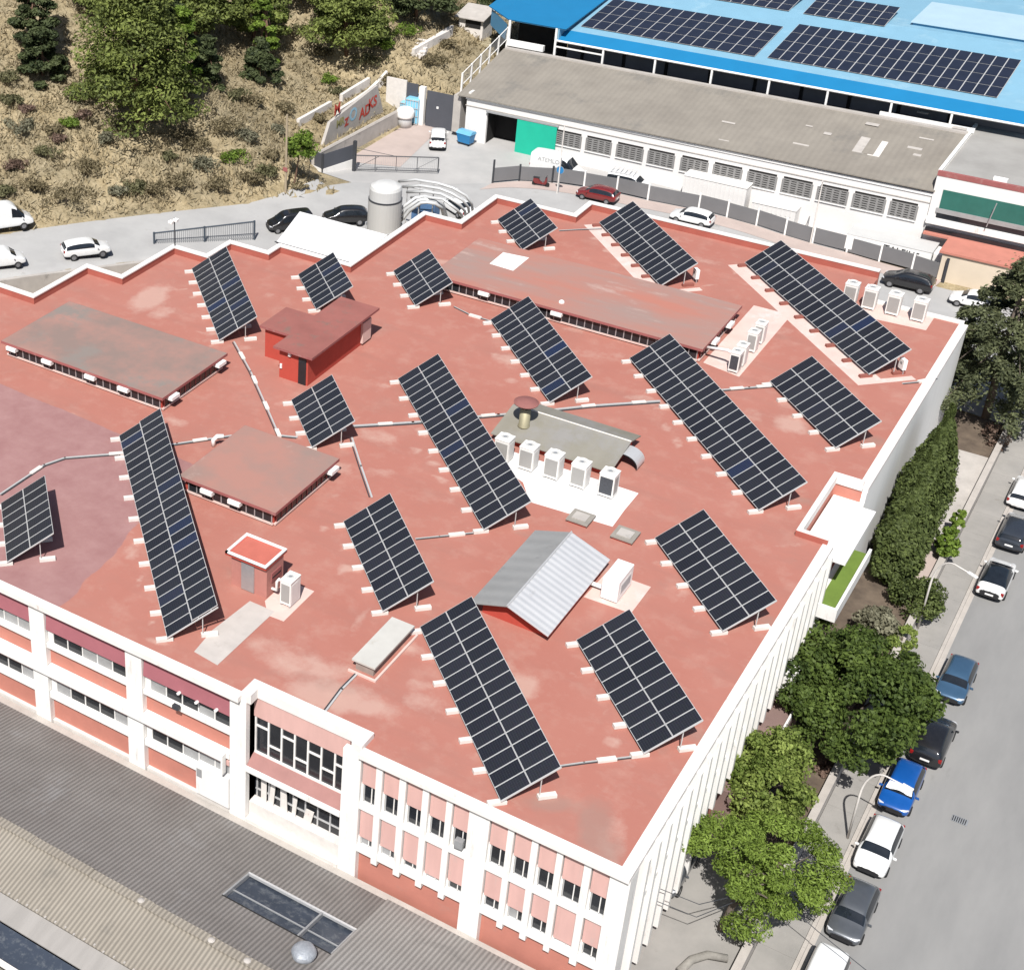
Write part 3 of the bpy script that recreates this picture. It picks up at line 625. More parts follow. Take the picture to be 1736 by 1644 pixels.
for nm, q, m_ in (('sheet', [(-12.4, 1.6), (-9.85, .66)], 'gabR'), ('sheet', [(-14.65, .84), (-12.4, 1.6)], 'gabL')):
    mb = MB(); (xa, za), (xb, zb) = q
    mb.add([(xa,13.05,za),(xb,13.05,zb),(xb,21.7,zb),(xa,21.7,za),(xa,13.05,za-.06),(xb,13.05,zb-.06),(xb,21.7,zb-.06),(xa,21.7,za-.06)], [(0,1,2,3),(7,6,5,4),(0,4,5,1),(1,5,6,2),(2,6,7,3),(3,7,4,0)], M[m_])
    mb.build(nm, go)
mb = MB(); mb.tube([(-12.4, 13.04, 1.62), (-12.4, 21.72, 1.62)], .06, M['alu'], 6); mb.build('ridge_cap', go)
# corrugated shed with a capped chimney
M['shedA'] = corrugated('olive_sheet', (0.205, 0.19, 0.15), (0.265, 0.25, 0.215), 0, .9, .15, .7, grime=((0.25, 0.24, 0.225), .47, .25))
sh = MB(); sh.box(-21.4, -13.9, 31.1, 35.2, -.02, .68, M['redwall']); sho = sh.build('roof_shed', B)
for (ya, za), (yb, zb) in (((30.65, .62), (33.9, 1.28)), ((33.9, 1.28), (35.75, .8))):
    mb = MB(); xl = -22.0
    mb.add([(xl,ya,za),(-13.55,ya,za),(-13.55,yb,zb),(xl,yb,zb),(xl,ya,za-.06),(-13.55,ya,za-.06),(-13.55,yb,zb-.06),(xl,yb,zb-.06)], [(0,1,2,3),(7,6,5,4),(0,4,5,1),(1,5,6,2),(2,6,7,3),(3,7,4,0)], M['shedA']); mb.build('sheet', sho)
mb = MB(); mb.tube([(-21.0, 33.9, 1.3), (-13.55, 33.9, 1.3)], .05, M['conc_white'], 6); mb.build('ridge_cap', sho)
mb = MB(); mb.lathe((-20.4, 32.3, .9), [(.42, 0), (.40, .1), (.36, .14), (.36, 1.45)], mat('rusty_flue', (0.33, 0.3, 0.2), .6, .2, 1.5, metal=.4, stretch=(1, 1, .2)), 20)
ch = mb.build('chimney', sho, smooth=True)
mb = MB(); mb.lathe((-20.4, 32.3, 2.35), [(.34, 0), (.34, .35)], M['dark'], 16); mb.build('chimney_neck', sho)
mb = MB(); mb.lathe((-20.4, 32.3, 2.7), [(.82, 0), (.84, .06), (.6, .2), (.3, .3), (.05, .34)], mat('rusty_cap', (0.25, 0.1, 0.09), .8, .15, 1), 24); mb.build('chimney_cap', sho)
mb = MB()
arc = [(-13.5 + 1.0*math.sin(a), .25 + .75*math.cos(a)) for a in np.linspace(-.1, 1.7, 9)]
mb.add([(x, 32.6, z) for x, z in arc] + [(x, 33.9, z) for x, z in arc], [(i, i+1, 10+i, 9+i) for i in range(8)], M['alu'])
mb.add([(x-.06, 32.6, z-.06) for x, z in arc] + [(x-.06, 33.9, z-.06) for x, z in arc], [(i, i+1, 10+i, 9+i) for i in range(8)], M['dark']); mb.build('vent_hood', sho)
# long pale box skylight near the entrance
mb = MB(); mb.box(-17.5, -16.4, 5.35, 9.4, -.02, .6, mat('box_side', (0.3, 0.24, 0.21), .85, .15, 1.5)); sb = mb.build('box_skylight', B)
mb = MB(); mb.box(-17.68, -16.25, 5.2, 9.6, .6, .72, mat('pale_fibre_top', (0.5, 0.485, 0.45), .75, .08, .8, coords='World', grime=((0.42, 0.38, 0.33), .6, 1))); mb.build('lid', sb)
mb = MB(); path_wall(mb, [(-17.75, 5.0), (-16.1, 5.0), (-16.1, 9.7)], -.06, .06, 0, .12, M['padpink']); mb.build('kerb', sb)
# two roof hatches
for c in ((-13.25, 25.42), (-10.3, 25.28)):
    mb = MB(); mb.box(c[0]-.6, c[0]+.6, c[1]-.6, c[1]+.6, 0, .16, M['redwall']); h_ = mb.build('roof_hatch', B)
    mb = MB(); mb.box(c[0]-.7, c[0]+.7, c[1]-.7, c[1]+.7, .16, .25, mat('hatch_lid', (0.27, 0.25, 0.22), .85, .15, 2)); mb.box(c[0]-.45, c[0]+.45, c[1]-.4, c[1]+.4, .25, .31, M['concrete']); mb.build('lid', h_)
# painted pads lying on the roof
def pad(name, poly, m, z=.016):
    mb = MB(); mb.prism(poly, .002, z, m); return mb.build(name, B)
pad('painted_pad', [(-21.5, 30.3), (-11.45, 30.3), (-11.45, 28.0), (-11.36, 25.9), (-16.7, 25.5), (-18.0, 27.3), (-19.6, 28.0)], M['padwhite'])
pad('painted_pad', [(-23.95, 6.5), (-22.9, 6.55), (-22.95, 9.9), (-24.8, 9.9), (-24.8, 7.5)], M['padpink'])
pad('painted_path', [(-25.5, 7.0), (-25.75, 3.6), (-25.5, 1.5), (-23.8, 1.3), (-23.8, 7.0)], M['padgrey'], .022)
pad('painted_pad', [(-9.95, 18.3), (-7.15, 18.4), (-7.15, 21.4), (-9.8, 21.4)], M['padpink'])
pad('painted_pad', [(-14.1, 49.3), (-11.25, 48.7), (-11.2, 60.5), (-14.1, 60.5)], M['padpink'])
pad('painted_pad', [(-7.3, 63.3), (-2.1, 63.7), (-2.1, 66.18), (-7.3, 66.18)], M['padpink'])
mb = MB(); mb.prism([tuple(P(*p, 1.27))[:2] for p in ((830,447),(870,459),(897,437),(853,428))], 1.258, 1.274, M['padwhite']); mb.build('white_patch', B)
# white canopy roof in the notch behind the building
t_ = thing('white_canopy', 'flat white canopy roof tucked against the rear red parapet', 'canopy', (-46, 52, -8))
mb = MB(); mb.add([(-50.6,48.35,.55),(-43.45,48.35,.55),(-43.45,54.6,.75),(-52.2,54.6,.75),(-50.6,48.35,.43),(-43.45,48.35,.43),(-43.45,54.6,.63),(-52.2,54.6,.63)], [(0,1,2,3),(7,6,5,4),(0,4,5,1),(1,5,6,2),(2,6,7,3),(3,7,4,0)], M['whiteclean']); mb.build('roof', t_)
for x, y in ((-51.6, 54.2), (-44, 54.2), (-47.8, 54.2)):
    mb = MB(); mb.cyl((x, y), .08, -8, .62, M['steel'], 8); mb.build('post', t_)
mb = MB(); mb.tube([(-50.7, 48.3, .62), (-43.4, 48.3, .62)], .05, M['darksteel'], 6); mb.build('gutter', t_)
# ------------------------------------------------------------------ tilted solar arrays
AZ = -0.7871; TILT = 0.5469; PITCH = 0.9049; SL = 3.3795; ZL = 0.258; RZ = -AZ                # local x up the slope, local y away along the row
def module_mat():
    m = bpy.data.materials.new('solar_cells'); m.use_nodes = True; t = m.node_tree; b = t.nodes['Principled BSDF']
    b.inputs['Roughness'].default_value = 0.2; b.inputs['Specular IOR Level'].default_value = 0.28
    oi = nd(t, 'ShaderNodeObjectInfo'); tc = nd(t, 'ShaderNodeTexCoord'); sx = nd(t, 'ShaderNodeSeparateXYZ'); t.links.new(tc.outputs['Object'], sx.inputs[0])
    r = nd(t, 'ShaderNodeValToRGB'); e = r.color_ramp.elements; e[0].color = (.012, .013, .018, 1); e[1].color = (.022, .021, .024, 1); q = e.new(.93); q.color = (.018,.019,.025,1); q = e.new(.97); q.color = (.012, .02, .05, 1)
    t.links.new(oi.outputs['Random'], r.inputs[0])
    def line(o, pitch, wd):
        d = nd(t, 'ShaderNodeMath', operation='DIVIDE'); d.inputs[1].default_value = pitch; t.links.new(o, d.inputs[0])
        f = nd(t, 'ShaderNodeMath', operation='FRACT'); t.links.new(d.outputs[0], f.inputs[0])
        l = nd(t, 'ShaderNodeMath', operation='LESS_THAN'); l.inputs[1].default_value = wd; t.links.new(f.outputs[0], l.inputs[0]); return l.outputs[0]
    mx = nd(t, 'ShaderNodeMath', operation='MAXIMUM'); t.links.new(line(sx.outputs[0], .134, .12), mx.inputs[0]); t.links.new(line(sx.outputs[1], .134, .09), mx.inputs[1])
    k = nd(t, 'ShaderNodeMath', operation='MULTIPLY'); k.inputs[1].default_value = .22; t.links.new(mx.outputs[0], k.inputs[0])
    mi = nd(t, 'ShaderNodeMix', data_type='RGBA'); mi.inputs[7].default_value = (.10, .105, .12, 1); t.links.new(k.outputs[0], mi.inputs[0])
    n = nd(t, 'ShaderNodeTexNoise'); n.inputs['Scale'].default_value = 7; n.inputs['Detail'].default_value = 6; t.links.new(tc.outputs['Object'], n.inputs['Vector'])
    mu = nd(t, 'ShaderNodeMix', data_type='RGBA', blend_type='MULTIPLY'); mu.inputs[0].default_value = .6
    t.links.new(r.outputs[0], mu.inputs[6]); t.links.new(n.outputs['Color'], mu.inputs[7])
    dr = nd(t, 'ShaderNodeMix', data_type='RGBA', blend_type='ADD'); dr.inputs[0].default_value = .5; t.links.new(mu.outputs[2], dr.inputs[6]); t.links.new(r.outputs[0], dr.inputs[7])
    t.links.new(dr.outputs[2], mi.inputs[6]); t.links.new(mi.outputs[2], b.inputs['Base Color'])
    return m
M['cells'] = module_mat()
M['frame'] = mat('module_frame', (0.60, 0.60, 0.59), 0.4, 0.05, 3, metal=.25)
M['rail'] = mat('rail_galv', (0.58, 0.58, 0.57), 0.45, 0.05, 3, metal=.3)
def module_mesh():
    mb = MB(); L, w = SL/2 - .012, PITCH - .012; fbw = .027
    mb.box(-L/2, L/2, -w/2, w/2, -.035, 0.0, M['frame'])
    mb.quad((-L/2+fbw, -w/2+fbw, .003), (L/2-fbw, -w/2+fbw, .003), (L/2-fbw, w/2-fbw, .003), (-L/2+fbw, w/2-fbw, .003), M['cells'])
    o = mb.build('module'); me = o.data; bpy.data.objects.remove(o); return me
MODULE = module_mesh()
def block_mesh(m, l=.95, d=.28, h=.2):
    mb = MB(); mb.box(-l/2, l/2, -d/2, d/2, 0, h, m); o = mb.build('ballast_block'); me = o.data; bpy.data.objects.remove(o); return me
BLOCK = block_mesh(M['conc_white']); REDBLOCK = block_mesh(M['redblock'])
def part(name, me, parent, loc, rot=(0, 0, 0)):
    o = bpy.data.objects.new(name, me); C.objects.link(o); o.parent = parent; o.location = loc; o.rotation_euler = rot; W[o] = W[parent]; return o
ct, st_ = math.cos(TILT), math.sin(TILT)
def array(near, n, label, red=False, shift=0.0, blocks=True):
    p = P(*near, ZL)
    t = thing('solar_array', label, 'solar array', (p.x, p.y, 0), RZ, 'tilted solar arrays on the red roof')
    for i in range(n):
        for j in range(2):
            s = SL * (j + .5) / 2; part('module', MODULE, t, (s*ct, PITCH*(i+.5) + (shift if j else 0), ZL + s*st_ + .03), (0, -TILT, 0))
    k = max(2, int(round(n*PITCH/2.3)) + 1); ysl = np.linspace(.12, n*PITCH-.15, k)
    fr = MB()
    for s in (.45, 1.25, 2.1, 2.95): fr.box(s*ct-.02, s*ct+.02, 0.01, n*PITCH-.01, ZL+s*st_-.07, ZL+s*st_-.02, M['rail'])
    for y in ysl:
        fr.obox((SL/2*ct, y, ZL+SL/2*st_-.1), (SL/2*ct, 0, SL/2*st_), (0, .02, 0), (-.03*st_, 0, .03*ct), M['rail'])
    fr.build('support_frame', t, local=True)
    for y in ysl:
        lg = MB(); lg.box(2.35*ct, 2.35*ct+.05, y-.025, y+.025, .2, ZL+2.4*st_-.08, M['rail']); lg.build('leg', t, local=True)
        if not blocks: continue
        part('ballast_block', REDBLOCK if red else BLOCK, t, (-.12, y, .01)); part('ballast_block', REDBLOCK if red else BLOCK, t, (2.42, y, .01))
    ed = MB(); ed.add([(0,-.015,ZL-.02),(SL*ct,-.015,ZL+SL*st_-.02),(SL*ct,-.015,ZL+SL*st_+.05),(0,-.015,ZL+.05)], [(0,1,2,3)], M['rail'])
    ed.add([(0,-.06,ZL-.02),(SL*ct,-.06,ZL+SL*st_-.02),(SL*ct,-.06,ZL+SL*st_+.05),(0,-.06,ZL+.05)], [(3,2,1,0)], M['rail']); ed.add([(0,-.06,ZL+.05),(SL*ct,-.06,ZL+SL*st_+.05),(SL*ct,-.015,ZL+SL*st_+.05),(0,-.015,ZL+.05)], [(0,1,2,3)], M['rail'])
    ed.build('edge_rail', t, local=True)
    return t
ARR = [((1472.3,634.8),21,'long array on a pale painted strip near the rear right corner, red ballast blocks',True),
 ((1119.4,485.0),14,'array on a pale painted strip close to the rear parapet, red ballast blocks',True),
 ((931.9,682.2),14,'array between the long red roof block and the capped chimney',False),
 ((371.3,577.5),14,'array behind the red penthouse, its far end at the zigzag parapet',False),
 ((704,518.5),7,'short array at the left end of the long red roof block',False),
 ((885.4,423.6),7,'short array nearest the rear parapet, behind the white roof patch',False),
 ((535.6,525),7,'short array behind the red penthouse, beside the white canopy',False),
 ((528.3,758.7),7,'short array just in front of the red penthouse door',False),
 ((1416.1,759.4),10,'medium array by the right roof edge above the cypress hedge',False),
 ((648.3,1036.8),10,'medium array left of the silver gable skylight',False),
 ((1224.5,1070.3),10,'medium array by the right roof edge beside the turf balcony',False),
 ((1090.6,1277.1),10,'medium array near the front right corner, right of another array',False),
 ((11.5,953.2),7,'short array cut by the left picture edge on plum coloured roof',False),
 ((283,1081.5),24,'longest array, left of the little hut, running to the grey brown roof block',False),
 ((819.6,898.2),21,'long array left of the row of five air conditioners',False),
 ((848.3,1358.3),15,'long array in front of the silver gable skylight, nearest the front edge',False),
 ((1285.8,865.1),22,'long array right of the corrugated shed, ending near the roof terrace',False)]
for near, n, lab, red in ARR: array(near, n, lab, red, .16 if n == 24 else 0.0)
# pale painted strips under the two arrays by the rear wall (paint on the roof)
for near, n, w0, w1 in (((1472.3,634.8), 21, -1.25, .8), ((1119.4,485.0), 14, -1.2, .6)):
    p = P(*near, ZL); nn = Vector((math.cos(RZ), math.sin(RZ))); dd = Vector((-math.sin(RZ), math.cos(RZ))); b0 = Vector((p.x, p.y)); L = n*PITCH
    pad('painted_strip', [tuple(b0+nn*w0-dd*.9), tuple(b0+nn*3.2-dd*.9), tuple(b0+nn*3.2-dd*.35), tuple(b0+nn*w1-dd*.35), tuple(b0+nn*w1+dd*(L+.3)), tuple(b0+nn*w0+dd*(L+.3))], M['padpink'], .012)
# inverter cabinets beside two of the arrays
for px, lab in (((1178,478), 'white inverter cabinet at the near end of the array by the rear parapet'), ((1527,632), 'white inverter cabinet at the near end of the rear right corner array')):
    p = P(*px, 0); t = thing('inverter', lab, 'inverter', (p.x, p.y, 0), RZ, 'inverters beside arrays')
    mb = MB(); mb.box(-.15, .15, -.3, .3, .35, 1.15, M['whiteclean']); mb.build('cabinet', t, local=True, bevel=.02)
    mb = MB(); mb.box(-.04, .04, -.25, -.2, .0, .35, M['steel']); mb.box(-.04, .04, .2, .25, 0, .35, M['steel']); mb.build('stand', t, local=True)
    mb = MB(); mb.box(-.16, -.151, -.12, .12, .75, .95, M['glassgrey']); mb.build('display', t, local=True)
# ------------------------------------------------------------------ air conditioning units
M['acpaint'] = mat('ac_enamel', (0.74, 0.73, 0.70), .5, .05, 1.5)
M['coil'] = corrugated('coil_grille', (0.30, 0.295, 0.285), (0.36, 0.355, 0.34), 2, .05, .3, .6)
M['coildark'] = mat('dark_coil', (0.055, 0.06, 0.07), .6, .3, 8)
def vrf(label, loc, rz, w=1.0, d=.95, h=1.72, dark=False, group=None):
    t = thing('air_conditioner', label, 'air conditioner', loc, rz, group)
    mb = MB(); mb.box(-w/2, w/2, -d/2, d/2, .12, h, M['acpaint']); mb.box(-w/2-.02, w/2+.02, -d/2-.02, d/2+.02, h-.06, h+.02, M['acpaint'])
    for x in (-w/2+.08, w/2-.08): mb.box(x-.05, x+.05, -d/2, d/2, 0, .12, M['steel'])
    mb.build('cabinet', t, local=True, bevel=.015)
    r = min(w, d)*.41
    mb = MB(); mb.lathe((0, 0, h+.021), [(r*1.12, 0), (r*1.12, .09), (r, .09), (r, .03)], M['acpaint'], 20); mb.build('fan_shroud', t, local=True)
    mb = MB(); mb.lathe((0, 0, h+.024), [(r*.98, 0), (r*.98, .02)], M['coildark'], 20)
    for k in range(6): mb.obox((0, 0, h+.075), (r*.97*math.cos(k*math.pi/6), r*.97*math.sin(k*math.pi/6), 0), (-.008*math.sin(k*math.pi/6), .008*math.cos(k*math.pi/6), 0), (0, 0, .006), M['steel'])
    mb.lathe((0, 0, h+.04), [(r*.3, 0), (r*.28, .05)], M['steel'], 12); mb.build('fan_grille', t, local=True)
    g = M['coildark'] if dark else M['coil']
    mb = MB(); mb.box(-w/2+.08, w/2-.08, -d/2-.012, -d/2, .3, h-.22, g); mb.build('front_coil', t, local=True)
    mb = MB(); mb.box(w/2, w/2+.012, -d/2+.1, d/2-.25, .3, h-.22, M['acpaint'] if not dark else M['coil']); mb.build('side_panel', t, local=True)
    return t
G5 = 'row of rooftop units in front of the corrugated shed'
for i, (x, dk, lab) in enumerate(((-20.25, 0, 'rooftop unit half hidden behind a long solar array, first of five by the shed'), (-18.5, 0, 'second from left of five rooftop units by the corrugated shed'),
     (-16.75, 0, 'middle one of five rooftop units by the corrugated shed'), (-14.92, 0, 'fourth of five rooftop units by the corrugated shed'), (-13.02, 1, 'dark grilled rooftop unit at the right end of the row by the shed'))):
    vrf(lab, (x, 29.02, .02), 0, dark=dk, group=G5)
G4 = 'rooftop units on the pink pad beside the long roof block'
for i, (y, dk, lab) in enumerate(((49.35, 1, 'dark grilled unit nearest the viewer on the narrow pink pad'), (50.6, 0, 'second unit from the near end of the narrow pink pad'), (53.1, 0, 'third unit on the narrow pink pad, larger and whiter'), (54.75, 0, 'farthest unit on the narrow pink pad'))):
    vrf(lab, (-11.85, y, .02), 0, .72, .85, 1.62, dk, G4)
GR = 'units along the rear right roof edge'
for x, lab in ((-8.15, 'rear edge unit mostly hidden behind the long array'), (-6.68, 'grey grilled unit at the rear edge left of the black car'), (-4.92, 'grey grilled unit at the rear edge below the black car'), (-3.05, 'rightmost grey grilled unit at the rear edge near the cedar')):
    vrf(lab, (x, 65.05, .02), 0, .95, .85, 1.75, False, GR)
vrf('upright unit with a white duct beside the little pink hut', (-23.57, 8.25, .02), 0, .72, 1.05, 1.75, False)
t = thing('air_handler', 'plain white boxy air handler on a pink pad by the silver gable skylight', 'air conditioner', (-8.65, 19.8, .02))
mb = MB(); mb.box(-.5, .5, -1.1, 1.1, .08, 1.5, M['whiteclean']); mb.build('cabinet', t, local=True, bevel=.03)
mb = MB(); mb.box(.5, .512, -.75, .75, .45, 1.15, M['acpaint']); 
for k in range(6): mb.box(.512, .53, -.7, .7, .5+.1*k, .54+.1*k, M['steel'])
mb.build('louvre', t, local=True)
mb = MB(); mb.box(-1.5, -.5, -.55, -.35, .25, .4, M['whiteclean']); mb.build('duct', t, local=True)
def duct(label, pts, r=.09, m='whiteclean'):
    mb = MB(); mb.tube(pts, r, M[m], 8); return lone(mb, 'duct', label, 'duct', smooth=True)
duct('white duct looping from the upright unit into the pink hut', [(-23.93, 8.2, 1.3), (-24.3, 8.2, 1.35), (-24.45, 8.2, 1.1), (-24.45, 8.2, .5), (-24.7, 8.3, .4), (-24.85, 8.3, .4)])
duct('white duct from the long roof block to the near unit on the pink pad', [(-14.45, 50.0, .9), (-12.6, 49.6, 1.35), (-12.3, 49.5, 1.3)], .12)
# ------------------------------------------------------------------ cable trays over the roof
def tray(label, pix, wd=.11, sleeves=3, h=.1):
    pts = [P(*p, .05) for p in pix]; mb = MB()
    for a, b in zip(pts[:-1], pts[1:]):
        d = (b-a).normalized(); s = Vector((-d.y, d.x, 0))*wd; c = (a+b)/2; c.z = .06
        mb.obox(c, (b-a)/2 + d*wd*.6, s*.5, (0, 0, .03), M['rail']); mb.obox(c - s*1.2 - Vector((0,0,.02)), (b-a)/2, s*.3, (0, 0, .025), M['darksteel'])
    o = lone(mb, 'cable_tray', label, 'cable tray', 'cable trays laid across the roof')
    L = [0]
    for a, b in zip(pts[:-1], pts[1:]): L.append(L[-1] + (b-a).length)
    for k in range(sleeves):
        q = L[-1]*(k+.6)/sleeves; i = max(j for j in range(len(pts)-1) if L[j] <= q); a, b = pts[i], pts[i+1]; d = (b-a).normalized(); c = a + d*(q-L[i])
        mb = MB(); mb.obox((c.x, c.y, .06), d*.5, Vector((-d.y, d.x, 0))*.14, (0, 0, .075), M['conc_white']); mb.build('concrete_support', o)
    return o
tray('cable tray bending down from the array behind the penthouse to the short array', [(397,580),(425,630),(452,690),(473,738),(503,741)], sleeves=4)
tray('curving cable tray from the left picture edge past the longest array', [(0,838),(75,788),(110,776),(200,769),(300,752),(395,738)], sleeves=3)
tray('thick cable tray from the short array past the corrugated shed', [(600,722),(700,716),(845,703),(905,698),(1000,688),(1117,680)], .16, 6)
tray('cable tray between the long array and the array by the right edge', [(1222,661),(1270,657),(1312,654)], sleeves=2)
tray('cable tray running down from the short array to the medium array', [(597,743),(612,790),(630,842)], .12, 0)
tray('thin cable between the medium array and the long array by the units', [(705,913),(745,909),(820,901)], .06, 1)
tray('pale cable line between the two front arrays', [(948,1298),(990,1292),(1082,1281)], .06, 1)
tray('cable line from the corner array to the right roof edge', [(1530,650),(1560,647),(1588,641)], .06, 1)
tray('thin cable in front of the rear short arrays', [(770,520),(800,535),(835,545)], .05, 1)
tray('thin pipe from the box skylight to the front edge', [(605,1143),(580,1168),(550,1208)], .1, 0)
tray('pale line on the roof between two rear arrays', [(948,391),(985,389),(1020,388)], .05, 0)
t = thing('roof_vent', 'white bent vent cowl at the edge of the square roof block', 'vent', tuple(P(362,756,0)))
p = P(362,756,0); mb = MB(); mb.tube([p, p+Vector((0,0,.5)), p+Vector((.2,.15,.75)), p+Vector((.55,.4,.75))], .16, M['whiteclean'], 8); mb.build('cowl', t, smooth=True)
for px, lab in (((952,513), 'tiny white dome vent on the long worn red roof block'),):
    p = P(*px, 1.26); mb = MB(); mb.lathe(tuple(p), [(.22, 0), (.2, .12), (.1, .2), (.02, .22)], M['whiteclean'], 12); lone(mb, 'dome_vent', lab, 'vent')
# ------------------------------------------------------------------ vehicles
def paint(name, col, rough=.25, metal=0.0):
    m = bpy.data.materials.new(name); m.use_nodes = True; b = m.node_tree.nodes['Principled BSDF']
    b.inputs['Base Color'].default_value = (*col, 1); b.inputs['Roughness'].default_value = rough; b.inputs['Metallic'].default_value = metal
    b.inputs['Coat Weight'].default_value = .6; b.inputs['Coat Roughness'].default_value = .06
    t = m.node_tree; n = nd(t, 'ShaderNodeTexNoise'); n.inputs['Scale'].default_value = 3; n.inputs['Detail'].default_value = 6
    tc = nd(t, 'ShaderNodeTexCoord'); t.links.new(tc.outputs['Object'], n.inputs['Vector'])
    mx = nd(t, 'ShaderNodeMix', data_type='RGBA'); mx.inputs[6].default_value = (*[c*.88 for c in col], 1); mx.inputs[7].default_value = (*[min(1, c*1.08+.006) for c in col], 1)
    t.links.new(n.outputs['Fac'], mx.inputs[0]); t.links.new(mx.outputs[2], b.inputs['Base Color'])
    return m
M['carglass'] = mat('car_glass', (0.014, 0.018, 0.024), .05, .3, 1.5, spec=.7)
M['tyre'] = mat('tyre_rubber', (0.02, 0.02, 0.021), .85, .2, 4)
M['rim'] = mat('alloy_rim', (0.28, 0.28, 0.29), .35, .1, 4, metal=.6)
M['trim'] = mat('black_trim', (0.022, 0.022, 0.024), .55, .2, 3)
M['lamp'] = mat('headlamp_lens', (0.55, 0.56, 0.58), .12, .1, 4)
M['tail'] = mat('tail_lamp', (0.25, 0.012, 0.012), .2, .1, 4)
SPEC = {
 # stations: x, bottom, belt, top, half width low, half width belt, half width top
 'hatch': dict(L=4.2, wb=(-1.25, 1.3), r=.31, st=[(-2.1,.38,.72,.86,.76,.80,.7),(-2.04,.3,.86,1.0,.84,.86,.74),(-1.75,.26,.92,1.28,.87,.88,.64),(-1.35,.22,.93,1.44,.88,.89,.62),(-.3,.2,.93,1.49,.89,.9,.62),(.3,.2,.93,1.46,.89,.9,.62),(.62,.2,.92,1.34,.89,.9,.66),(1.12,.22,.9,.98,.89,.89,.78),(1.6,.24,.82,.88,.88,.87,.76),(1.95,.28,.7,.76,.84,.82,.7),(2.1,.36,.58,.64,.72,.7,.6)], gs=(2, 6)),
 'suv': dict(L=4.45, wb=(-1.3, 1.38), r=.35, st=[(-2.22,.45,.85,.98,.78,.84,.72),(-2.16,.36,1.0,1.12,.88,.9,.76),(-1.95,.32,1.06,1.42,.91,.92,.68),(-1.5,.28,1.07,1.61,.92,.93,.66),(-.3,.26,1.06,1.66,.92,.93,.66),(.3,.26,1.05,1.63,.92,.93,.66),(.66,.26,1.05,1.5,.92,.93,.7),(1.2,.28,1.03,1.12,.92,.92,.8),(1.75,.3,.95,1.0,.91,.9,.78),(2.1,.34,.8,.86,.87,.84,.72),(2.22,.42,.66,.72,.76,.74,.64)], gs=(2, 6)),
 'sedan': dict(L=4.7, wb=(-1.4, 1.45), r=.33, st=[(-2.35,.4,.74,.88,.74,.8,.7),(-2.28,.3,.88,1.0,.86,.87,.76),(-1.7,.24,.93,1.08,.9,.9,.74),(-.95,.2,.93,1.36,.91,.92,.62),(-.2,.18,.93,1.44,.92,.92,.62),(.25,.18,.92,1.42,.92,.92,.62),(.6,.18,.91,1.3,.92,.92,.66),(1.3,.2,.88,.95,.91,.9,.78),(1.85,.22,.78,.84,.89,.87,.76),(2.2,.27,.66,.72,.84,.81,.7),(2.35,.35,.54,.6,.72,.7,.58)], gs=(2, 6)),
 'minivan': dict(L=4.4, wb=(-1.3, 1.4), r=.32, st=[(-2.2,.4,.95,1.3,.84,.86,.72),(-2.16,.3,1.05,1.66,.88,.89,.74),(-2.0,.26,1.06,1.8,.9,.9,.76),(-1.4,.24,1.06,1.83,.91,.91,.76),(-.2,.22,1.05,1.83,.91,.91,.76),(.5,.22,1.04,1.78,.91,.91,.74),(.8,.22,1.03,1.62,.91,.91,.74),(1.35,.24,1.0,1.12,.9,.9,.8),(1.8,.28,.9,.98,.88,.87,.76),(2.1,.32,.76,.82,.84,.82,.7),(2.2,.4,.62,.68,.74,.72,.6)], gs=(1, 6)),
 'van': dict(L=5.6, wb=(-1.75, 1.75), r=.35, st=[(-2.8,.45,1.2,2.3,.96,.97,.86),(-2.76,.35,1.2,2.45,1.0,1.0,.9),(-2.5,.32,1.2,2.5,1.0,1.01,.9),(-1.4,.3,1.2,2.55,1.0,1.01,.9),(0,.3,1.2,2.55,1.0,1.01,.9),(.75,.3,1.2,2.5,1.0,1.0,.88),(1.15,.3,1.2,2.3,1.0,1.0,.84),(1.95,.32,1.16,1.36,.99,.98,.84),(2.4,.34,1.05,1.16,.96,.94,.82),(2.7,.38,.85,.92,.9,.86,.74),(2.8,.46,.7,.76,.78,.76,.64)], gs=(5, 6)),
}
def split_mesh(o, names, parent):
    """evaluated mesh split by material into child meshes"""
    dg = bpy.context.evaluated_depsgraph_get(); ev = o.evaluated_get(dg); me = bpy.data.meshes.new_from_object(ev)
    out = []
    for k, nm, sg in [(k, nm, 0) for k, nm in names if nm != 'side_window'] + [(k, nm, s) for k, nm in names if nm == 'side_window' for s in (-1, 1)]:
        bm = bmesh.new(); bm.from_mesh(me)
        bmesh.ops.delete(bm, geom=[f for f in bm.faces if f.material_index != k or f.calc_center_median().y*sg < 0], context='FACES')
        if not bm.faces: bm.free(); continue
        m2 = bpy.data.meshes.new(nm); bm.to_mesh(m2); bm.free()
        for q in me.materials: m2.materials.append(q)
        m2.polygons.foreach_set('use_smooth', [True]*len(m2.polygons))
        c = bpy.data.objects.new(nm, m2); C.objects.link(c); c.parent = parent; W[c] = W[parent]; out.append(c)
    bpy.data.objects.remove(o); return out
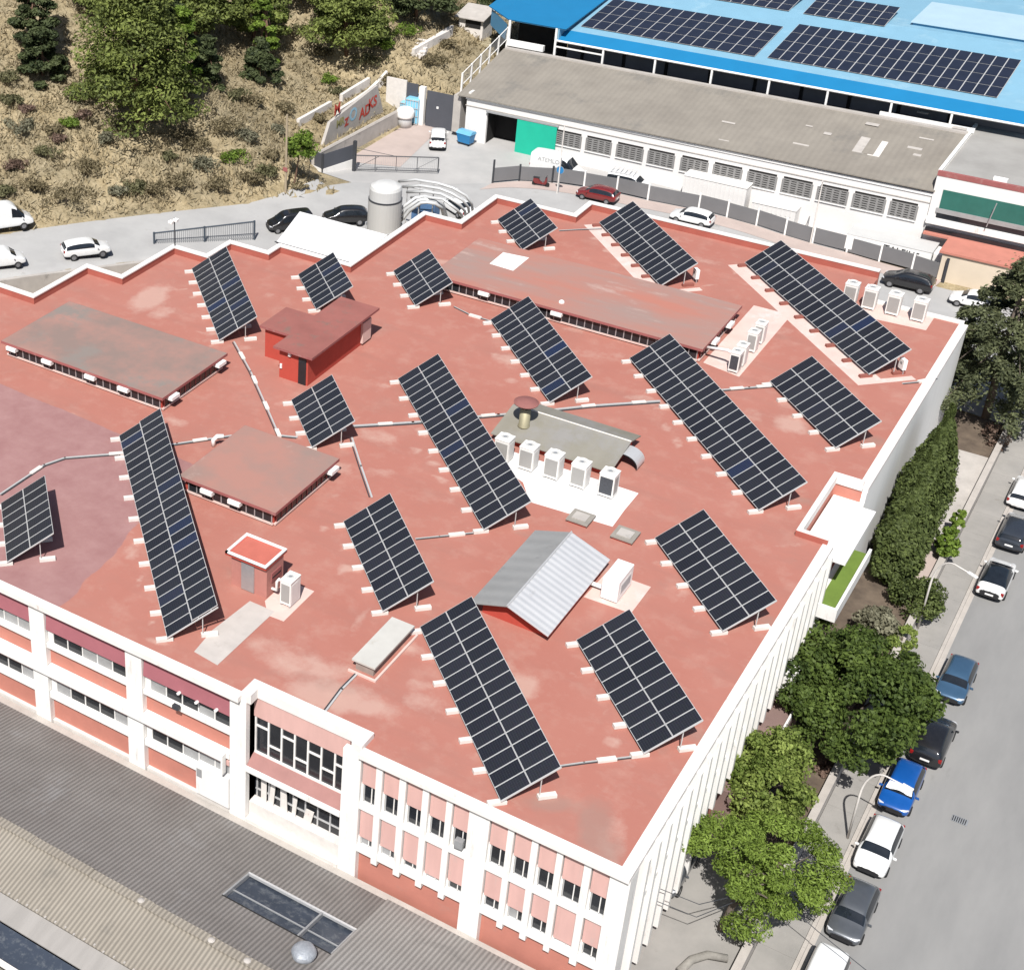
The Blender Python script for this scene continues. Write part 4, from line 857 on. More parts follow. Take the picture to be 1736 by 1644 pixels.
def vehicle(kind, pm, label, name='parked_car', cat='car', group=None, roofm=None, rear_glass=True, sides=True, rack=False):
    S = SPEC[kind]; st = S['st']; g0, g1 = S['gs']; n = len(st)
    t = thing(name, label, cat, (0, 0, 0), 0, group)
    mats = [pm, M['carglass'], M['carglass'], M['carglass'], M['trim'], roofm or pm]
    vs, fs, mi = [], [], []
    for (x, zb, zl, zt, wl, wb_, wt) in st:
        half = [(0, zb), (wl*.75, zb), (wl, zb+.12), (wb_*1.0, (zb+zl)/2+.05), (wb_*.985, zl), (wt, zt-.05), (wt*.8, zt), (0, zt+.02)]
        ring = half + [(-a, z) for a, z in half[-2:0:-1]]
        vs += [(x, a, z) for a, z in ring]
    k = 14
    for i in range(n-1):
        for j in range(k):
            a, b = i*k+j, i*k+(j+1) % k; fs.append((a, b, b+k, a+k))
            side = j in (4, 9); top = j in (5, 6, 7, 8); m_ = 0
            if side and g0 <= i < g1 and sides: m_ = 3
            if side and kind == 'van' and i in (5, 6): m_ = 3
            if top and i in (g1, ) and j in (6, 7): m_ = 1
            if top and i == g1: m_ = 1
            if top and rear_glass and i == (g0-1 if kind != 'sedan' else 2): m_ = 2
            if j in (0, 1, 12, 13): m_ = 4
            if top and roofm and g0 <= i < g1: m_ = 5
            mi.append(m_)
    fs += [tuple(range(k-1, -1, -1)), tuple(range((n-1)*k, n*k))]; mi += [4, 4]
    if kind in ('hatch', 'suv', 'minivan'): mi[-2] = 0
    me = bpy.data.meshes.new('shell'); me.from_pydata(vs, [], fs)
    for q in mats: me.materials.append(q)
    me.polygons.foreach_set('material_index', mi)
    bm = bmesh.new(); bm.from_mesh(me); bmesh.ops.recalc_face_normals(bm, faces=bm.faces); bm.to_mesh(me); bm.free()
    o = bpy.data.objects.new('shell', me); C.objects.link(o)
    sb_ = o.modifiers.new('s', 'SUBSURF'); sb_.levels = 2; sb_.render_levels = 2
    split_mesh(o, [(0, 'body'), (1, 'windscreen'), (2, 'rear_window'), (3, 'side_window'), (4, 'underbody'), (5, 'roof_panel')], t)
    r = S['r']
    for x in S['wb']:
        for s in (-1, 1):
            w0 = st[n//2][4]
            mb = MB(); pr = [(r*.62, -.1), (r*.9, -.11), (r, -.07), (r, .07), (r*.9, .11), (r*.62, .1)]
            nn = 20; vv = [(x + q*math.cos(2*math.pi*j/nn), s*(w0-.08) + z, r + q*math.sin(2*math.pi*j/nn)) for q, z in pr for j in range(nn)]
            mb.add(vv, [(i*nn+j, i*nn+(j+1) % nn, (i+1)*nn+(j+1) % nn, (i+1)*nn+j) for i in range(5) for j in range(nn)], M['tyre'])
            wh = mb.build('wheel', t, local=True, smooth=True)
            mb = MB(); vv = [(x + r*.64*math.cos(2*math.pi*j/nn), s*(w0-.08)+s*.085, r + r*.64*math.sin(2*math.pi*j/nn)) for j in range(nn)]
            mb.add(vv + [(x, s*(w0-.08)+s*.1, r)], [(j, (j+1) % nn, nn) for j in range(nn)], M['rim']); mb.build('rim', wh, local=True)
    x1 = st[-2]; x0 = st[1]
    for s in (-1, 1):
        mb = MB(); mb.obox((x1[0]-.06, s*(x1[5]-.16), x1[2]-.03), (.1, s*-.06, 0), (0, .13, 0), (0, 0, .07), M['lamp']); mb.build('headlight', t, local=True, bevel=.03)
        mb = MB(); mb.obox((x0[0]+.03, s*(x0[5]-.12), x0[2]-.05), (.07, 0, 0), (0, .1, 0), (0, 0, .12), M['tail']); mb.build('tail_light', t, local=True, bevel=.03)
        ws = st[g1+1]
        mb = MB(); mb.obox((ws[0]-.28, s*(ws[5]+.1), ws[2]+.06), (.05, s*.02, 0), (0, .1, 0), (0, 0, .07), pm); mb.build('mirror', t, local=True, bevel=.03)
    mb = MB(); mb.box(x0[0]-.075, x0[0]-.055, -.26, .26, x0[2]-.32, x0[2]-.2, M['whiteclean']); mb.build('number_plate', t, local=True)
    mb = MB(); mb.box(st[-1][0]-.06, st[-1][0]+.012, -.5, .5, st[-1][1]+.02, st[-1][1]+.14, M['trim']); mb.build('grille', t, local=True)
    if rack:
        mb = MB(); z = 1.98 if kind == 'minivan' else 2.7
        for y in (-.7, .7): mb.tube([(-1.9, y, z), (.6, y, z)], .04, M['alu'], 6)
        for x in np.linspace(-1.8, .5, 6): mb.tube([(x, -.7, z), (x, .7, z)], .035, M['alu'], 6)
        mb.build('roof_rack', t, local=True)
    return t
PW = paint('white_car_paint', (.75, .75, .74)); PK = paint('black_car_paint', (.012, .012, .014)); PB = paint('blue_car_paint', (.005, .075, .30))
PT = paint('slate_blue_paint', (.05, .11, .19), .3, .3); PG = paint('grey_car_paint', (.13, .14, .155), .3, .5); PR = paint('dark_red_paint', (.16, .014, .014)); PN = paint('navy_car_paint', (.035, .042, .055), .25, .2)
GS = 'cars parked along the kerb of the street'; GR_ = 'vehicles parked behind the building'
def park(o, px, z, heading, dz=0.0):
    p = P(*px, z + .7); g = float(gz(p.x, p.y)); return place(o, (p.x, p.y, z + dz), heading)
ZS = -10.03; SOUTH = R(-90); NORTH = R(90)
park(vehicle('hatch', PG, 'dark grey hatchback second from the bottom, with a pale bonnet, facing the viewer', group=GS), (1447, 1542), ZS, SOUTH)
c_ = park(vehicle('hatch', PW, 'white hatchback between the blue car and the grey hatchback', group=GS), (1490, 1432), ZS, SOUTH)
c_ = park(vehicle('hatch', PB, 'bright blue car with a white sunshade behind its windscreen', group=GS), (1529, 1332), ZS, SOUTH)
mb = MB(); mb.add([(.66,-.62,1.345),(.66,.62,1.345),(1.02,.7,1.075),(1.02,-.7,1.075)], [(0,1,2,3)], M['whiteclean']); mb.build('sunshade', c_, local=True)
park(vehicle('suv', PK, 'black car half under the dark green tree, behind the blue car', group=GS), (1583, 1252), ZS, NORTH)
park(vehicle('hatch', PT, 'slate blue car at the right of the dark green tree', group=GS), (1622, 1150), ZS, SOUTH)
park(vehicle('sedan', PW, 'white car with a black glass roof', group=GS, roofm=M['carglass']), (1690, 977), ZS, NORTH)
park(vehicle('suv', PN, 'dark navy car behind the white car with the black roof', group=GS), (1721, 900), ZS, NORTH)
park(vehicle('hatch', PW, 'white car cut by the right picture edge', group=GS), (1737, 832), ZS, NORTH)
park(vehicle('minivan', PW, 'white car cut by the bottom edge of the picture', group=GS), (1388, 1676), ZS, SOUTH)
# beside the long facade
park(vehicle('suv', PG, 'grey blue car standing close to the white fins under the light green tree', group=None), (1142, 1462), -9.3, SOUTH)
park(vehicle('van', PW, 'white van roof peeping in at the bottom edge beside the facade', 'parked_van', 'van'), (1112, 1775), -9.3, SOUTH)
# behind the building
RH = math.atan2(RD[1], RD[0])
def onroad(o, px, h, up=.0):
    q = T(px[0], px[1]); g = float(gz(q.x, q.y)) + .05
    d = .9; e = Vector((math.cos(h), math.sin(h))); a = float(gz(q.x+e.x*d, q.y+e.y*d)) - float(gz(q.x-e.x*d, q.y-e.y*d))
    place(o, (q.x, q.y, g + up), h); return o
onroad(vehicle('suv', PW, 'white sport utility car on the road behind the zigzag parapet', group=GR_), (146, 434), RH - .12)
onroad(vehicle('van', PW, 'large white van at the left picture edge by the dry grass', 'parked_van', 'van', GR_, rear_glass=False, sides=False), (6, 388), RH - .05)
onroad(vehicle('minivan', PW, 'small white van at the left picture edge near the grey wall', 'parked_van', 'van', GR_, rear_glass=False, sides=False), (2, 452), RH - .12)
onroad(vehicle('minivan', PK, 'black van standing beyond the dark railing gate', 'parked_van', 'van', GR_), (490, 389), RH + math.pi - .15)
onroad(vehicle('suv', PK, 'black car partly hidden by the white canopy', group=GR_), (585, 378), RH + math.pi - .35)
onroad(vehicle('minivan', PW, 'white people carrier in front of the tall dark gate', 'parked_van', 'van', GR_), (742, 246), R(116))
onroad(vehicle('hatch', PR, 'dark red car in the rear lane by the grey fence', group=GR_), (1012, 339), R(182))
onroad(vehicle('hatch', PW, 'white hatchback in the rear lane behind the parapet', group=GR_), (1172, 378), R(180))
onroad(vehicle('suv', PK, 'shiny black car in the rear lane beyond the rooftop units', group=GR_), (1537, 488), R(180))
onroad(vehicle('hatch', PW, 'white car mostly hidden by the cedar at the rear lane', group=GR_), (1650, 520), R(182))
onroad(vehicle('sedan', PW, 'white car among the pipes beside the silo', group=GR_), (775, 360), R(150))
onroad(vehicle('van', PW, 'white van with dark lettering near the green sliding door', 'parked_van', 'van', GR_, rear_glass=False, sides=False), (944, 300), R(2))
lv = C.objects[-1]
onroad(vehicle('minivan', PW, 'white van with a roof rack behind the grey fence', 'parked_van', 'van', GR_, rack=True), (1065, 323), R(4))
for o in [o for o in C.objects if o.get('label', '').startswith('white van with dark lettering')]:
    p = o.location; e = Vector((math.cos(R(2)), math.sin(R(2)), 0)); 
    text_mesh('ATEMLO', .62, (p.x-1.9, p.y-1.02, p.z+1.72), (1, .03, 0), (0, .1, 1), M['glassgrey'], 'lettering', o)
# red scooter on the verge
t = thing('scooter', 'dark red motor scooter on the pale verge by the fence', 'scooter', (0, 0, 0))
mb = MB()
prof = [(-.75,.5),(-.7,.8),(-.2,.82),(0,.5),(.25,.35),(.45,.55),(.55,1.0),(.68,1.0),(.72,.5),(.6,.25),(-.5,.25)]
mb.add([(x,-.18,z) for x, z in prof]+[(x,.18,z) for x, z in prof], [tuple(range(10,-1,-1)), tuple(range(11,22))]+[(i,(i+1)%11,11+(i+1)%11,11+i) for i in range(11)], PR); mb.build('body', t, local=True, bevel=.04)
for x in (-.6, .75):
    mb = MB(); mb.tube([(x,-.06,.24),(x,.06,.24)], .24, M['tyre'], 16); mb.build('wheel', t, local=True)
mb = MB(); mb.box(-.75,-.1,-.15,.15,.82,.92,M['trim']); mb.build('seat', t, local=True, bevel=.03)
mb = MB(); mb.tube([(.58,-.35,1.08),(.62,0,1.1),(.58,.35,1.08)], .03, M['trim'], 6); mb.build('handlebar', t, local=True)
onroad(t, (915, 316), R(10))
# ------------------------------------------------------------------ street furniture
def street_lamp(label, px, z, h, reach, ang, rz=0):
    p = P(*px, z); t = thing('street_lamp', label, 'street lamp', (p.x, p.y, z), rz, None)
    mb = MB(); mb.tube([(0,0,0),(0,0,h*.72)], .075, M['conc_white'], 10, .055)
    pts = [(reach*(1-math.cos(a)), 0, h*.72 + h*.26*math.sin(a)) for a in np.linspace(0, R(85), 8)]
    mb.tube(pts, .05, M['conc_white'], 8, .035); mb.build('pole', t, smooth=True)
    e = pts[-1]; return t, e
for lab, px, h, tip in (('curved pale street lamp rising between the bushes and the white car with the black roof', (1556, 1065), 6.0, (1655, 980)), ('curved pale street lamp in front of the bright blue car', (1437, 1420), 5.4, (1546, 1340))):
    base = P(*px, -9.9); z_top = -9.9 + h; tp = P(*tip, z_top); e = Vector((tp.x-base.x, tp.y-base.y, 0)); L = e.length; rz = math.atan2(e.y, e.x)
    t = thing('street_lamp', lab, 'street lamp', (base.x, base.y, -9.9), rz, 'curved street lamps on the pavement')
    mb = MB(); hp = h*.62; pts = [(0,0,0), (0,0,hp)] + [(L*.45*(1-math.cos(a)), 0, hp + (h-hp)*math.sin(a)) for a in np.linspace(.15, R(88), 9)] + [(L*.8, 0, h+.05)]
    mb.tube(pts, .07, M['conc_white'], 8, .04); mb.build('pole', t, local=True, smooth=True)
    mb = MB(); mb.obox((L*.9, 0, h+.06), (L*.12, 0, 0), (0, .11, 0), (0, 0, .06), M['whiteclean']); mb.build('lamp_head', t, local=True, bevel=.03)
p = P(1627, 1390, -10.03); mb = MB(); mb.box(-.42, .42, -.27, .27, 0, .012, M['steel'])
for k in range(7): mb.box(-.38+.11*k, -.33+.11*k, -.23, .23, .012, .016, M['dark'])
o = lone(mb, 'drain_grate', 'rectangular grey drain grate in the right hand street', 'drain'); o.location = (p.x, p.y, p.z)
# garden wall with posts and a low hedge fence along the pavement
t = thing('garden_wall', 'long low stained concrete wall between the garden and the pavement', 'wall', (4.7, 20, -9.4))
mb = MB(); mb.box(4.55, 4.88, -25, 86, -10.1, -8.75, M['concrete']); mb.build('wall', t)
mb = MB(); mb.box(4.5, 4.93, -25, 86, -8.75, -8.66, M['kerb']); mb.build('coping', t)
# thin post with its guy wires near the bottom edge
t = thing('service_post', 'short dark post with cables on the wall near the bottom edge', 'post', (4.7, 10.0, -8.66))
mb = MB(); mb.cyl((4.72, 9.2), .06, -8.66, -6.2, M['darksteel'], 8); mb.build('post', t)
t = thing('overhead_cable', 'pair of dark cables spanning from the facade towards the garden', 'cable', (2, 5, -7))
for dz in (0, -.9):
    mb = MB(); mb.tube([(.45, 5.0, -5.2+dz), (2.4, 5.3, -5.35+dz), (4.72, 9.2, -6.25)], .022, M['darksteel'], 5); mb.build('cable', t)
t = thing('street_cable', 'thin black cable slanting across the street at the bottom', 'cable', (8, 8, -7))
mb = MB(); mb.tube([(4.72, 9.2, -6.25), (7.5, 8.5, -6.9), (12, 7.0, -7.2)], .022, M['darksteel'], 5); mb.build('cable', t)
# ------------------------------------------------------------------ buildings and yards behind the factory
def PY(px, py, y):                                   # point of the plane y = const
    d = ray(px, py); t = (y - CAM[1]) / d[1]; return Vector(CAM + t * d)
def PX(px, py, x):
    d = ray(px, py); t = (x - CAM[0]) / d[0]; return Vector(CAM + t * d)
def PL(px, py, a, b, y0):                            # point of the sloping plane z = a + b (y - y0)
    d = ray(px, py); t = (a + b*(CAM[1]-y0) - CAM[2]) / (d[2] - b*d[1]); return Vector(CAM + t * d)
YW = 97.2
M['oldroof'] = corrugated('weathered_fibre_cement', (0.20, 0.18, 0.155), (0.27, 0.245, 0.21), 0, .6, .25, .95, grime=((0.17, 0.16, 0.145), .56, .16))
M['wallwhite'] = mat('rendered_white_wall', (0.72, 0.70, 0.68), .8, .05, .4, coords='World', grime=((0.55, 0.52, 0.49), .64, .3))
wh = thing('white_warehouse', 'long low white warehouse with a weathered grey sloping roof and a row of grid windows', 'warehouse', (-33, YW, -7))
xL, xR = -57.4, -9.1
d0, d1, d2 = PY(826,192,YW).x, PY(879,205,YW).x, PY(946,218,YW).x
mb = MB(); mb.box(xL, d0, YW, YW+.3, -10.2, -2.05, M['wallwhite']); mb.box(d2-1.5, xR, YW, YW+.3, -10.2, -2.05, M['wallwhite']); mb.box(d0, d2-1.5, YW, YW+.3, -3.35, -2.05, M['wallwhite'])
mb.box(xL, xL+.3, YW+.3, 108, -10.2, -1.7, M['wallwhite']); mb.box(xR-.3, xR, YW+.3, 108, -10.2, -1.7, M['wallwhite'])
mb.build('wall', wh)
mb = MB(); mb.box(xL-.1, xR+.1, YW-.12, YW+.02, -2.35, -2.1, M['whiteclean']); mb.box(xL-.1, xR+.1, YW-.08, YW+.0, -3.1, -3.02, M['concrete']); mb.build('cornice', wh)
mb = MB(); mb.add([(xL-1,YW-.35,-1.98),(xR+.2,YW-.35,-1.72),(xR+.2,108.6,.25),(xL-1.3,108.6,.1),(xL-1,YW-.35,-2.1),(xR+.2,YW-.35,-1.84),(xR+.2,108.6,.1),(xL-1.3,108.6,-.1)], [(0,1,2,3),(7,6,5,4),(0,4,5,1),(1,5,6,2),(2,6,7,3),(3,7,4,0)], M['oldroof']); ro = mb.build('roof', wh)
mb = MB(); mb.obox(((xL+xR)/2-.5, 108.6, .2), ((xR-xL)/2+.6, 0, .08), (0, .25, 0), (0, 0, .12), M['concrete']); mb.build('ridge_cap', ro)
for i in range(14):
    mb = MB(); q = PL(1470+rng.uniform(-260,160), 225+rng.uniform(-40,60), -1.9, .19, YW-.35); mb.obox((q.x, q.y, q.z+.03), (rng.uniform(.3,.8),0,0), (0,rng.uniform(.05,.3),.03), (0,0,.02), M['concrete']); mb.build('patch', ro)
for px, m_ in (((1478,250), 'dark'), ((1488,253), 'conc_white'), ((1462,247), 'concrete')):
    mb = MB(); q = PL(*px, -1.9, .19, YW-.35); mb.obox((q.x,q.y,q.z+.05), (.55,0,0), (0,1.5,.28), (0,0,.03), M['oldroof'] if m_ == 'dark' else M[m_]); mb.build('patch', ro)
mb = MB(); mb.box(d0, d2-1.5, YW+2.5, YW+2.6, -7.2, -3.3, M['dark']); mb.box(d0-.02, d0, YW+.3, YW+2.6, -7.2, -3.3, M['dark']); mb.build('doorway', wh)
M['green'] = mat('green_door_sheet', (0.012, 0.42, 0.28), .5, .05, .8)
mb = MB(); mb.box(d1, d2, YW-.3, YW-.16, -7.05, -3.3, M['green']); sd_ = mb.build('sliding_door', wh)
mb = MB(); mb.box(d0, d2+.1, YW-.34, YW-.03, -3.3, -3.12, M['steel']); mb.build('door_rail', sd_)
M['block'] = mat('grey_lattice', (0.23, 0.225, 0.22), .8, .08, 3)
wpx = [(945,986),(996,1037),(1048,1091),(1101,1144),(1157,1201),(1212,1258.5),(1270,1317.5),(1329,1378),(1389,1438.5),(1449.5,1502),(1512,1556)]
for i, (a, b) in enumerate(wpx):
    yy = 220 + (a-945)*.213; x0, x1 = PY(a, yy, YW).x, PY(b, yy+9, YW).x; zt = -3.62+.02*i; zb = -5.2+.015*i
    mb = MB(); mb.box(x0, x1, YW-.015, YW-.002, zb, zt, M['dark']); wo_ = mb.build('window', wh)
    mb = MB(); nc, nr = 4, 6
    for r_ in range(nr+1): mb.box(x0, x1, YW-.1, YW-.016, zb+(zt-zb-.25)*r_/nr-.055, zb+(zt-zb-.25)*r_/nr+.055, M['block'])
    for c in range(nc+1):
        xx = x0+(x1-x0)*c/nc; mb.box(xx-.1, xx+.1, YW-.097, YW-.018, zb, zt-.25, M['block'])
    mb.build('lattice', wo_)
    mb = MB(); mb.box(x0-.1, x1+.1, YW-.16, YW-.101, zb-.16, zb-.06, M['whiteclean']); mb.build('sill', wo_)
# blue roofed hall with photovoltaic rows
M['blue'] = mat('blue_sheet_roof', (0.012, 0.17, 0.36), .45, .06, .4, coords='World')
M['blue2'] = mat('pale_blue_sheet', (0.20, 0.38, 0.50), .5, .06, .4, coords='World', grime=((0.27, 0.44, 0.54), .55, .3))
M['blue3'] = mat('mid_blue_wall', (0.08, 0.25, 0.42), .5, .06, .4, coords='World')
bh = thing('blue_hall', 'large blue roofed hall carrying dark rows of solar modules, behind the warehouse', 'hall', (-28, 112, -4))
E0, E1 = PY(944, 69, 109.6), PY(1700, 207, 109.6)
ze = (E0.z + E1.z)/2; ZA, ZS_ = ze + .75, .10; YA = 111.6; YR = 128.0
bx0, bx1 = E0.x, E1.x + 3
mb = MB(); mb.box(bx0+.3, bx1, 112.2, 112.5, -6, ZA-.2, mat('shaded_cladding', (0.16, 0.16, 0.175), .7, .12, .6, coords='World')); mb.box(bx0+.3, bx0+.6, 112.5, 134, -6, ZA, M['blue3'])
for i in range(9):
    xx = bx0+2+i*4.9; mb.box(xx, xx+.35, 112.1, 112.2, -6, ZA-.2, M['dark'])
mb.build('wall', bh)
mb = MB()
def sheet(mb, x0, x1, y0, z0, y1, z1, m, th=.08): mb.add([(x0,y0,z0),(x1,y0,z0),(x1,y1,z1),(x0,y1,z1),(x0,y0,z0-th),(x1,y0,z0-th),(x1,y1,z1-th),(x0,y1,z1-th)], [(0,1,2,3),(7,6,5,4),(0,4,5,1),(1,5,6,2),(2,6,7,3),(3,7,4,0)], m)
sheet(mb, bx0, bx1, 109.6, ze, YA, ZA, M['blue']); mb.build('eave_sheet', bh)
mb = MB(); sheet(mb, bx0-.5, bx1, YA, ZA+.01, YR, ZA+ZS_*(YR-YA), M['blue2']); sheet(mb, bx0-8, bx1+30, YR, ZA+ZS_*(YR-YA), 150, ZA+ZS_*(YR-YA)-.6, M['blue2']); mb.build('roof', bh)
mb = MB(); mb.tube([(bx0, 109.55, ze), (bx1, 109.55, ze)], .12, M['whiteclean'], 6); mb.build('gutter', bh)
for px in (1022, 1110, 1206, 1303, 1402, 1510, 1612):
    q = PY(px, 82+(px-944)*.182, 109.6); mb = MB(); mb.box(q.x-.1, q.x+.1, 109.5, 109.7, -.2, ze-.1, M['whiteclean']); mb.build('post', bh)
mb = MB(); mb.box(bx0, PY(1022, 80, 109.6).x, 109.56, 109.64, .95, 1.1, M['whiteclean']); mb.build('rail', bh)
mb = MB(); q = PY(1500, 195, 109.6); mb.box(q.x-.5, q.x+8.5, 109.4, 109.75, .1, .5, M['whiteclean']); mb.build('white_beam', bh)
def pvblock(x0, x1, ya, yb, nc, nr):
    dx, dy = (x1-x0)/nc, (yb-ya)/nr
    for r_ in range(nr):
        mb = MB()
        for c in range(nc):
            X0, X1, Y0, Y1 = x0+c*dx+.05, x0+(c+1)*dx-.05, ya+r_*dy+.05, ya+(r_+1)*dy-.05
            mb.quad((X0, Y0, ZA+ZS_*(Y0-YA)+.15), (X1, Y0, ZA+ZS_*(Y0-YA)+.15), (X1, Y1, ZA+ZS_*(Y1-YA)+.15), (X0, Y1, ZA+ZS_*(Y1-YA)+.15), M['pvfar'])
        mb.quad((x0, ya+r_*dy, ZA+ZS_*(ya+r_*dy-YA)+.12), (x1, ya+r_*dy, ZA+ZS_*(ya+r_*dy-YA)+.12), (x1, ya+(r_+1)*dy, ZA+ZS_*(ya+(r_+1)*dy-YA)+.12), (x0, ya+(r_+1)*dy, ZA+ZS_*(ya+(r_+1)*dy-YA)+.12), M['frame'])
        mb.build('module_row', bh)
M['pvfar'] = mat('blue_black_cells', (0.016, 0.019, 0.034), .3, .25, .8, coords='World')
pl = lambda px, py: PL(px, py, ZA, ZS_, YA)
pvblock(pl(985,46).x, pl(1285,92).x, pl(1130,72).y, pl(1160,20).y, 14, 4)
pvblock(pl(1300,100).x, pl(1692,165).x, pl(1490,133).y, pl(1520,70).y, 19, 4)
pvblock(pl(1020,-20).x, pl(1340,18).x, pl(1330,20).y, pl(1330,-12).y, 16, 3)
pvblock(pl(1362,24).x, pl(1500,46).x, pl(1430,36).y, pl(1440,2).y, 7, 3)
mb = MB(); a = PL(1545, 52, ZA+1.0, 0, YA); mb.box(a.x, a.x+30, a.y, a.y+9, ZA, ZA+1.9, M['blue3']); mb.box(a.x-.2, a.x+30, a.y-.2, a.y+9, ZA+1.9, ZA+2.0, mat('very_pale_blue', (.38,.52,.6), .5, .05, .5, coords='World')); mb.build('raised_block', bh)
mb = MB()
for px, py in ((1235,15),(1372,36),(1515,60),(1668,85)):
    q = pl(px, py); mb.cyl((q.x, q.y), .09, q.z, q.z+.7, M['steel'], 6)
# wing at its left with an open dark bay
W0 = PY(866, 35, 110.0); W1 = PY(944, 45, 110.0); wb = PL(955, 8, W1.z, 0, 0)
bw = thing('blue_canopy_wing', 'higher blue canopy with white posts over a dark open bay at the hall left end', 'canopy', (W0.x, 110, 0))
mb = MB(); zc = (W0.z+W1.z)/2; mb.add([(W0.x-4.5,113.5,zc),(W0.x-.2,109.8,zc),(W1.x+1.2,109.8,zc),(W1.x+1.2,122,zc+.9),(W0.x-4.5,122,zc+.9)], [(0,1,2,3,4)], M['blue'])
mb.add([(W0.x-4.5,113.5,zc-.1),(W0.x-.2,109.8,zc-.1),(W1.x+1.2,109.8,zc-.1),(W1.x+1.2,122,zc+.8),(W0.x-4.5,122,zc+.8)], [(4,3,2,1,0)], M['blue3']); mb.build('roof', bw)
mb = MB(); mb.box(W0.x, W1.x+.4, 112.5, 112.7, -2, zc-.15, M['dark']); mb.build('bay', bw)
mb = MB(); mb.box(W1.x+.3, W1.x+.45, 109.8, 113.5, ze, zc-.05, M['blue2']); mb.build('side_panel', bw)
for x in (W0.x, W1.x+.1):
    mb = MB(); mb.box(x-.12, x+.12, 109.8, 110.0, -.3, zc-.05, M['whiteclean']); mb.build('post', bw)
mb = MB(); mb.box(W0.x, W0.x+4.4, 109.6, 110.1, .1, .75, M['whiteclean']); mb.build('parapet', bw)
mb = MB(); mb.add([(W0.x-4.0,113.3,.9),(W0.x-.4,110,.5),(W0.x-.4,110,2.4),(W0.x-4.0,113.3,2.8)], [(0,1,2,3)], M['blue3']); mb.add([(W0.x-4.0,113.36,.9),(W0.x-.4,110.06,.5),(W0.x-.4,110.06,2.4),(W0.x-4.0,113.36,2.8)], [(3,2,1,0)], M['blue3']); mb.build('tarpaulin', bw)
# building at the far right with green glazing
YG = 97.0
rb = thing('green_glazed_building', 'white building at the right edge with green glass band and red trim', 'building', (0, YG, -7))
A = PY(1590, 293, YG); zr = A.z
mb = MB(); mb.box(A.x, 24, YG, 112, -10.4, zr-.05, M['wallwhite']); mb.build('wall', rb)
mb = MB(); mb.box(A.x+.3, 24, YG+.35, 112, zr-.05, zr+.02, mat('grey_bitumen_roof', (0.26, 0.25, 0.235), .9, .1, .25, coords='World', col2=(.36,.35,.33), grime=((.46,.45,.43), .63, .35), detail=10)); mb.build('roof', rb)
mb = MB(); mb.box(A.x, 24, YG-.05, YG+.3, zr-.25, zr+.2, M['redslab']); mb.box(A.x-.05, A.x+.25, YG+.3, 112, zr-.1, zr+.25, M['whiteclean']); mb.build('parapet', rb)
g0, g1 = PY(1592, 320, YG), PY(1590, 352, YG)
mb = MB(); mb.box(g0.x+.4, 24, YG-.06, YG-.005, g1.z, g0.z, mat('green_glass', (0.03, 0.13, 0.105), .2, .15, .5, coords='World')); mb.build('green_glazing', rb)
mb = MB(); mb.box(g0.x+.2, 24, YG-.14, YG-.005, g1.z-.45, g1.z, M['glassgrey']); mb.box(g0.x+.3, 24, YG-.05, YG-.004, g1.z-1.0, g1.z-.45, M['glass']); mb.build('lower_window', rb)
mb = MB(); mb.box(A.x, 24, YG-.3, YG-.004, g1.z-1.6, g1.z-1.0, M['white']); mb.build('ledge', rb)
q = PY(1568, 388, YG-.5); zt = q.z - .1
xs_ = -6.6
mb = MB(); mb.box(q.x, xs_, YG-1.1, YG-.01, zt-.2, zt, M['salmon']); mb.box(xs_, 24, YG-4.6, YG-.01, zt-.2, zt, M['salmon']); mb.box(q.x, 24, YG-.6, YG-.31, zt, zt+.35, M['glass']); mb.build('terrace', rb)
mb = MB(); mb.box(xs_+.3, 24, YG-4.4, YG-.02, -10.4, zt-.2, mat('cream_wall', (0.62,0.53,0.42), .85, .06, .5, coords='World')); mb.build('base_wall', rb)
mb = MB(); mb.tube([PY(1690,345,YG-.7), PY(1672,385,YG-.7)], .05, M['steel'], 6); mb.box(PY(1682,305,YG).x, PY(1682,305,YG).x+1.2, YG+.4, YG+.9, zr, zr+.45, M['whiteclean']); mb.build('roof_unit', rb)
# low wall and cream ground at the right of the fence
t = thing('olive_gate', 'olive brown gate panel at the right end of the grey fence', 'gate', (-4.6, 89, -7))
mb = MB(); a = T(1598, 478); b = Vector((a.x+.5, a.y+3.2, 0)); mb.add([(a.x,a.y,a.z-.3),(a.x,a.y,a.z+2.2),(b.x,b.y,a.z+2.3),(b.x,b.y,a.z-.3),(a.x+.08,a.y,a.z-.3),(a.x+.08,a.y,a.z+2.2),(b.x+.08,b.y,a.z+2.3),(b.x+.08,b.y,a.z-.3)], [(0,1,2,3),(7,6,5,4),(1,5,6,2)], mat('olive_paint', (.19,.17,.09), .6, .1, 1)); mb.build('panel', t)
mb = MB(); mb.box(a.x-.1, a.x+.14, a.y-.14, a.y+.02, a.z-.3, a.z+2.4, M['darksteel']); mb.build('post', t)
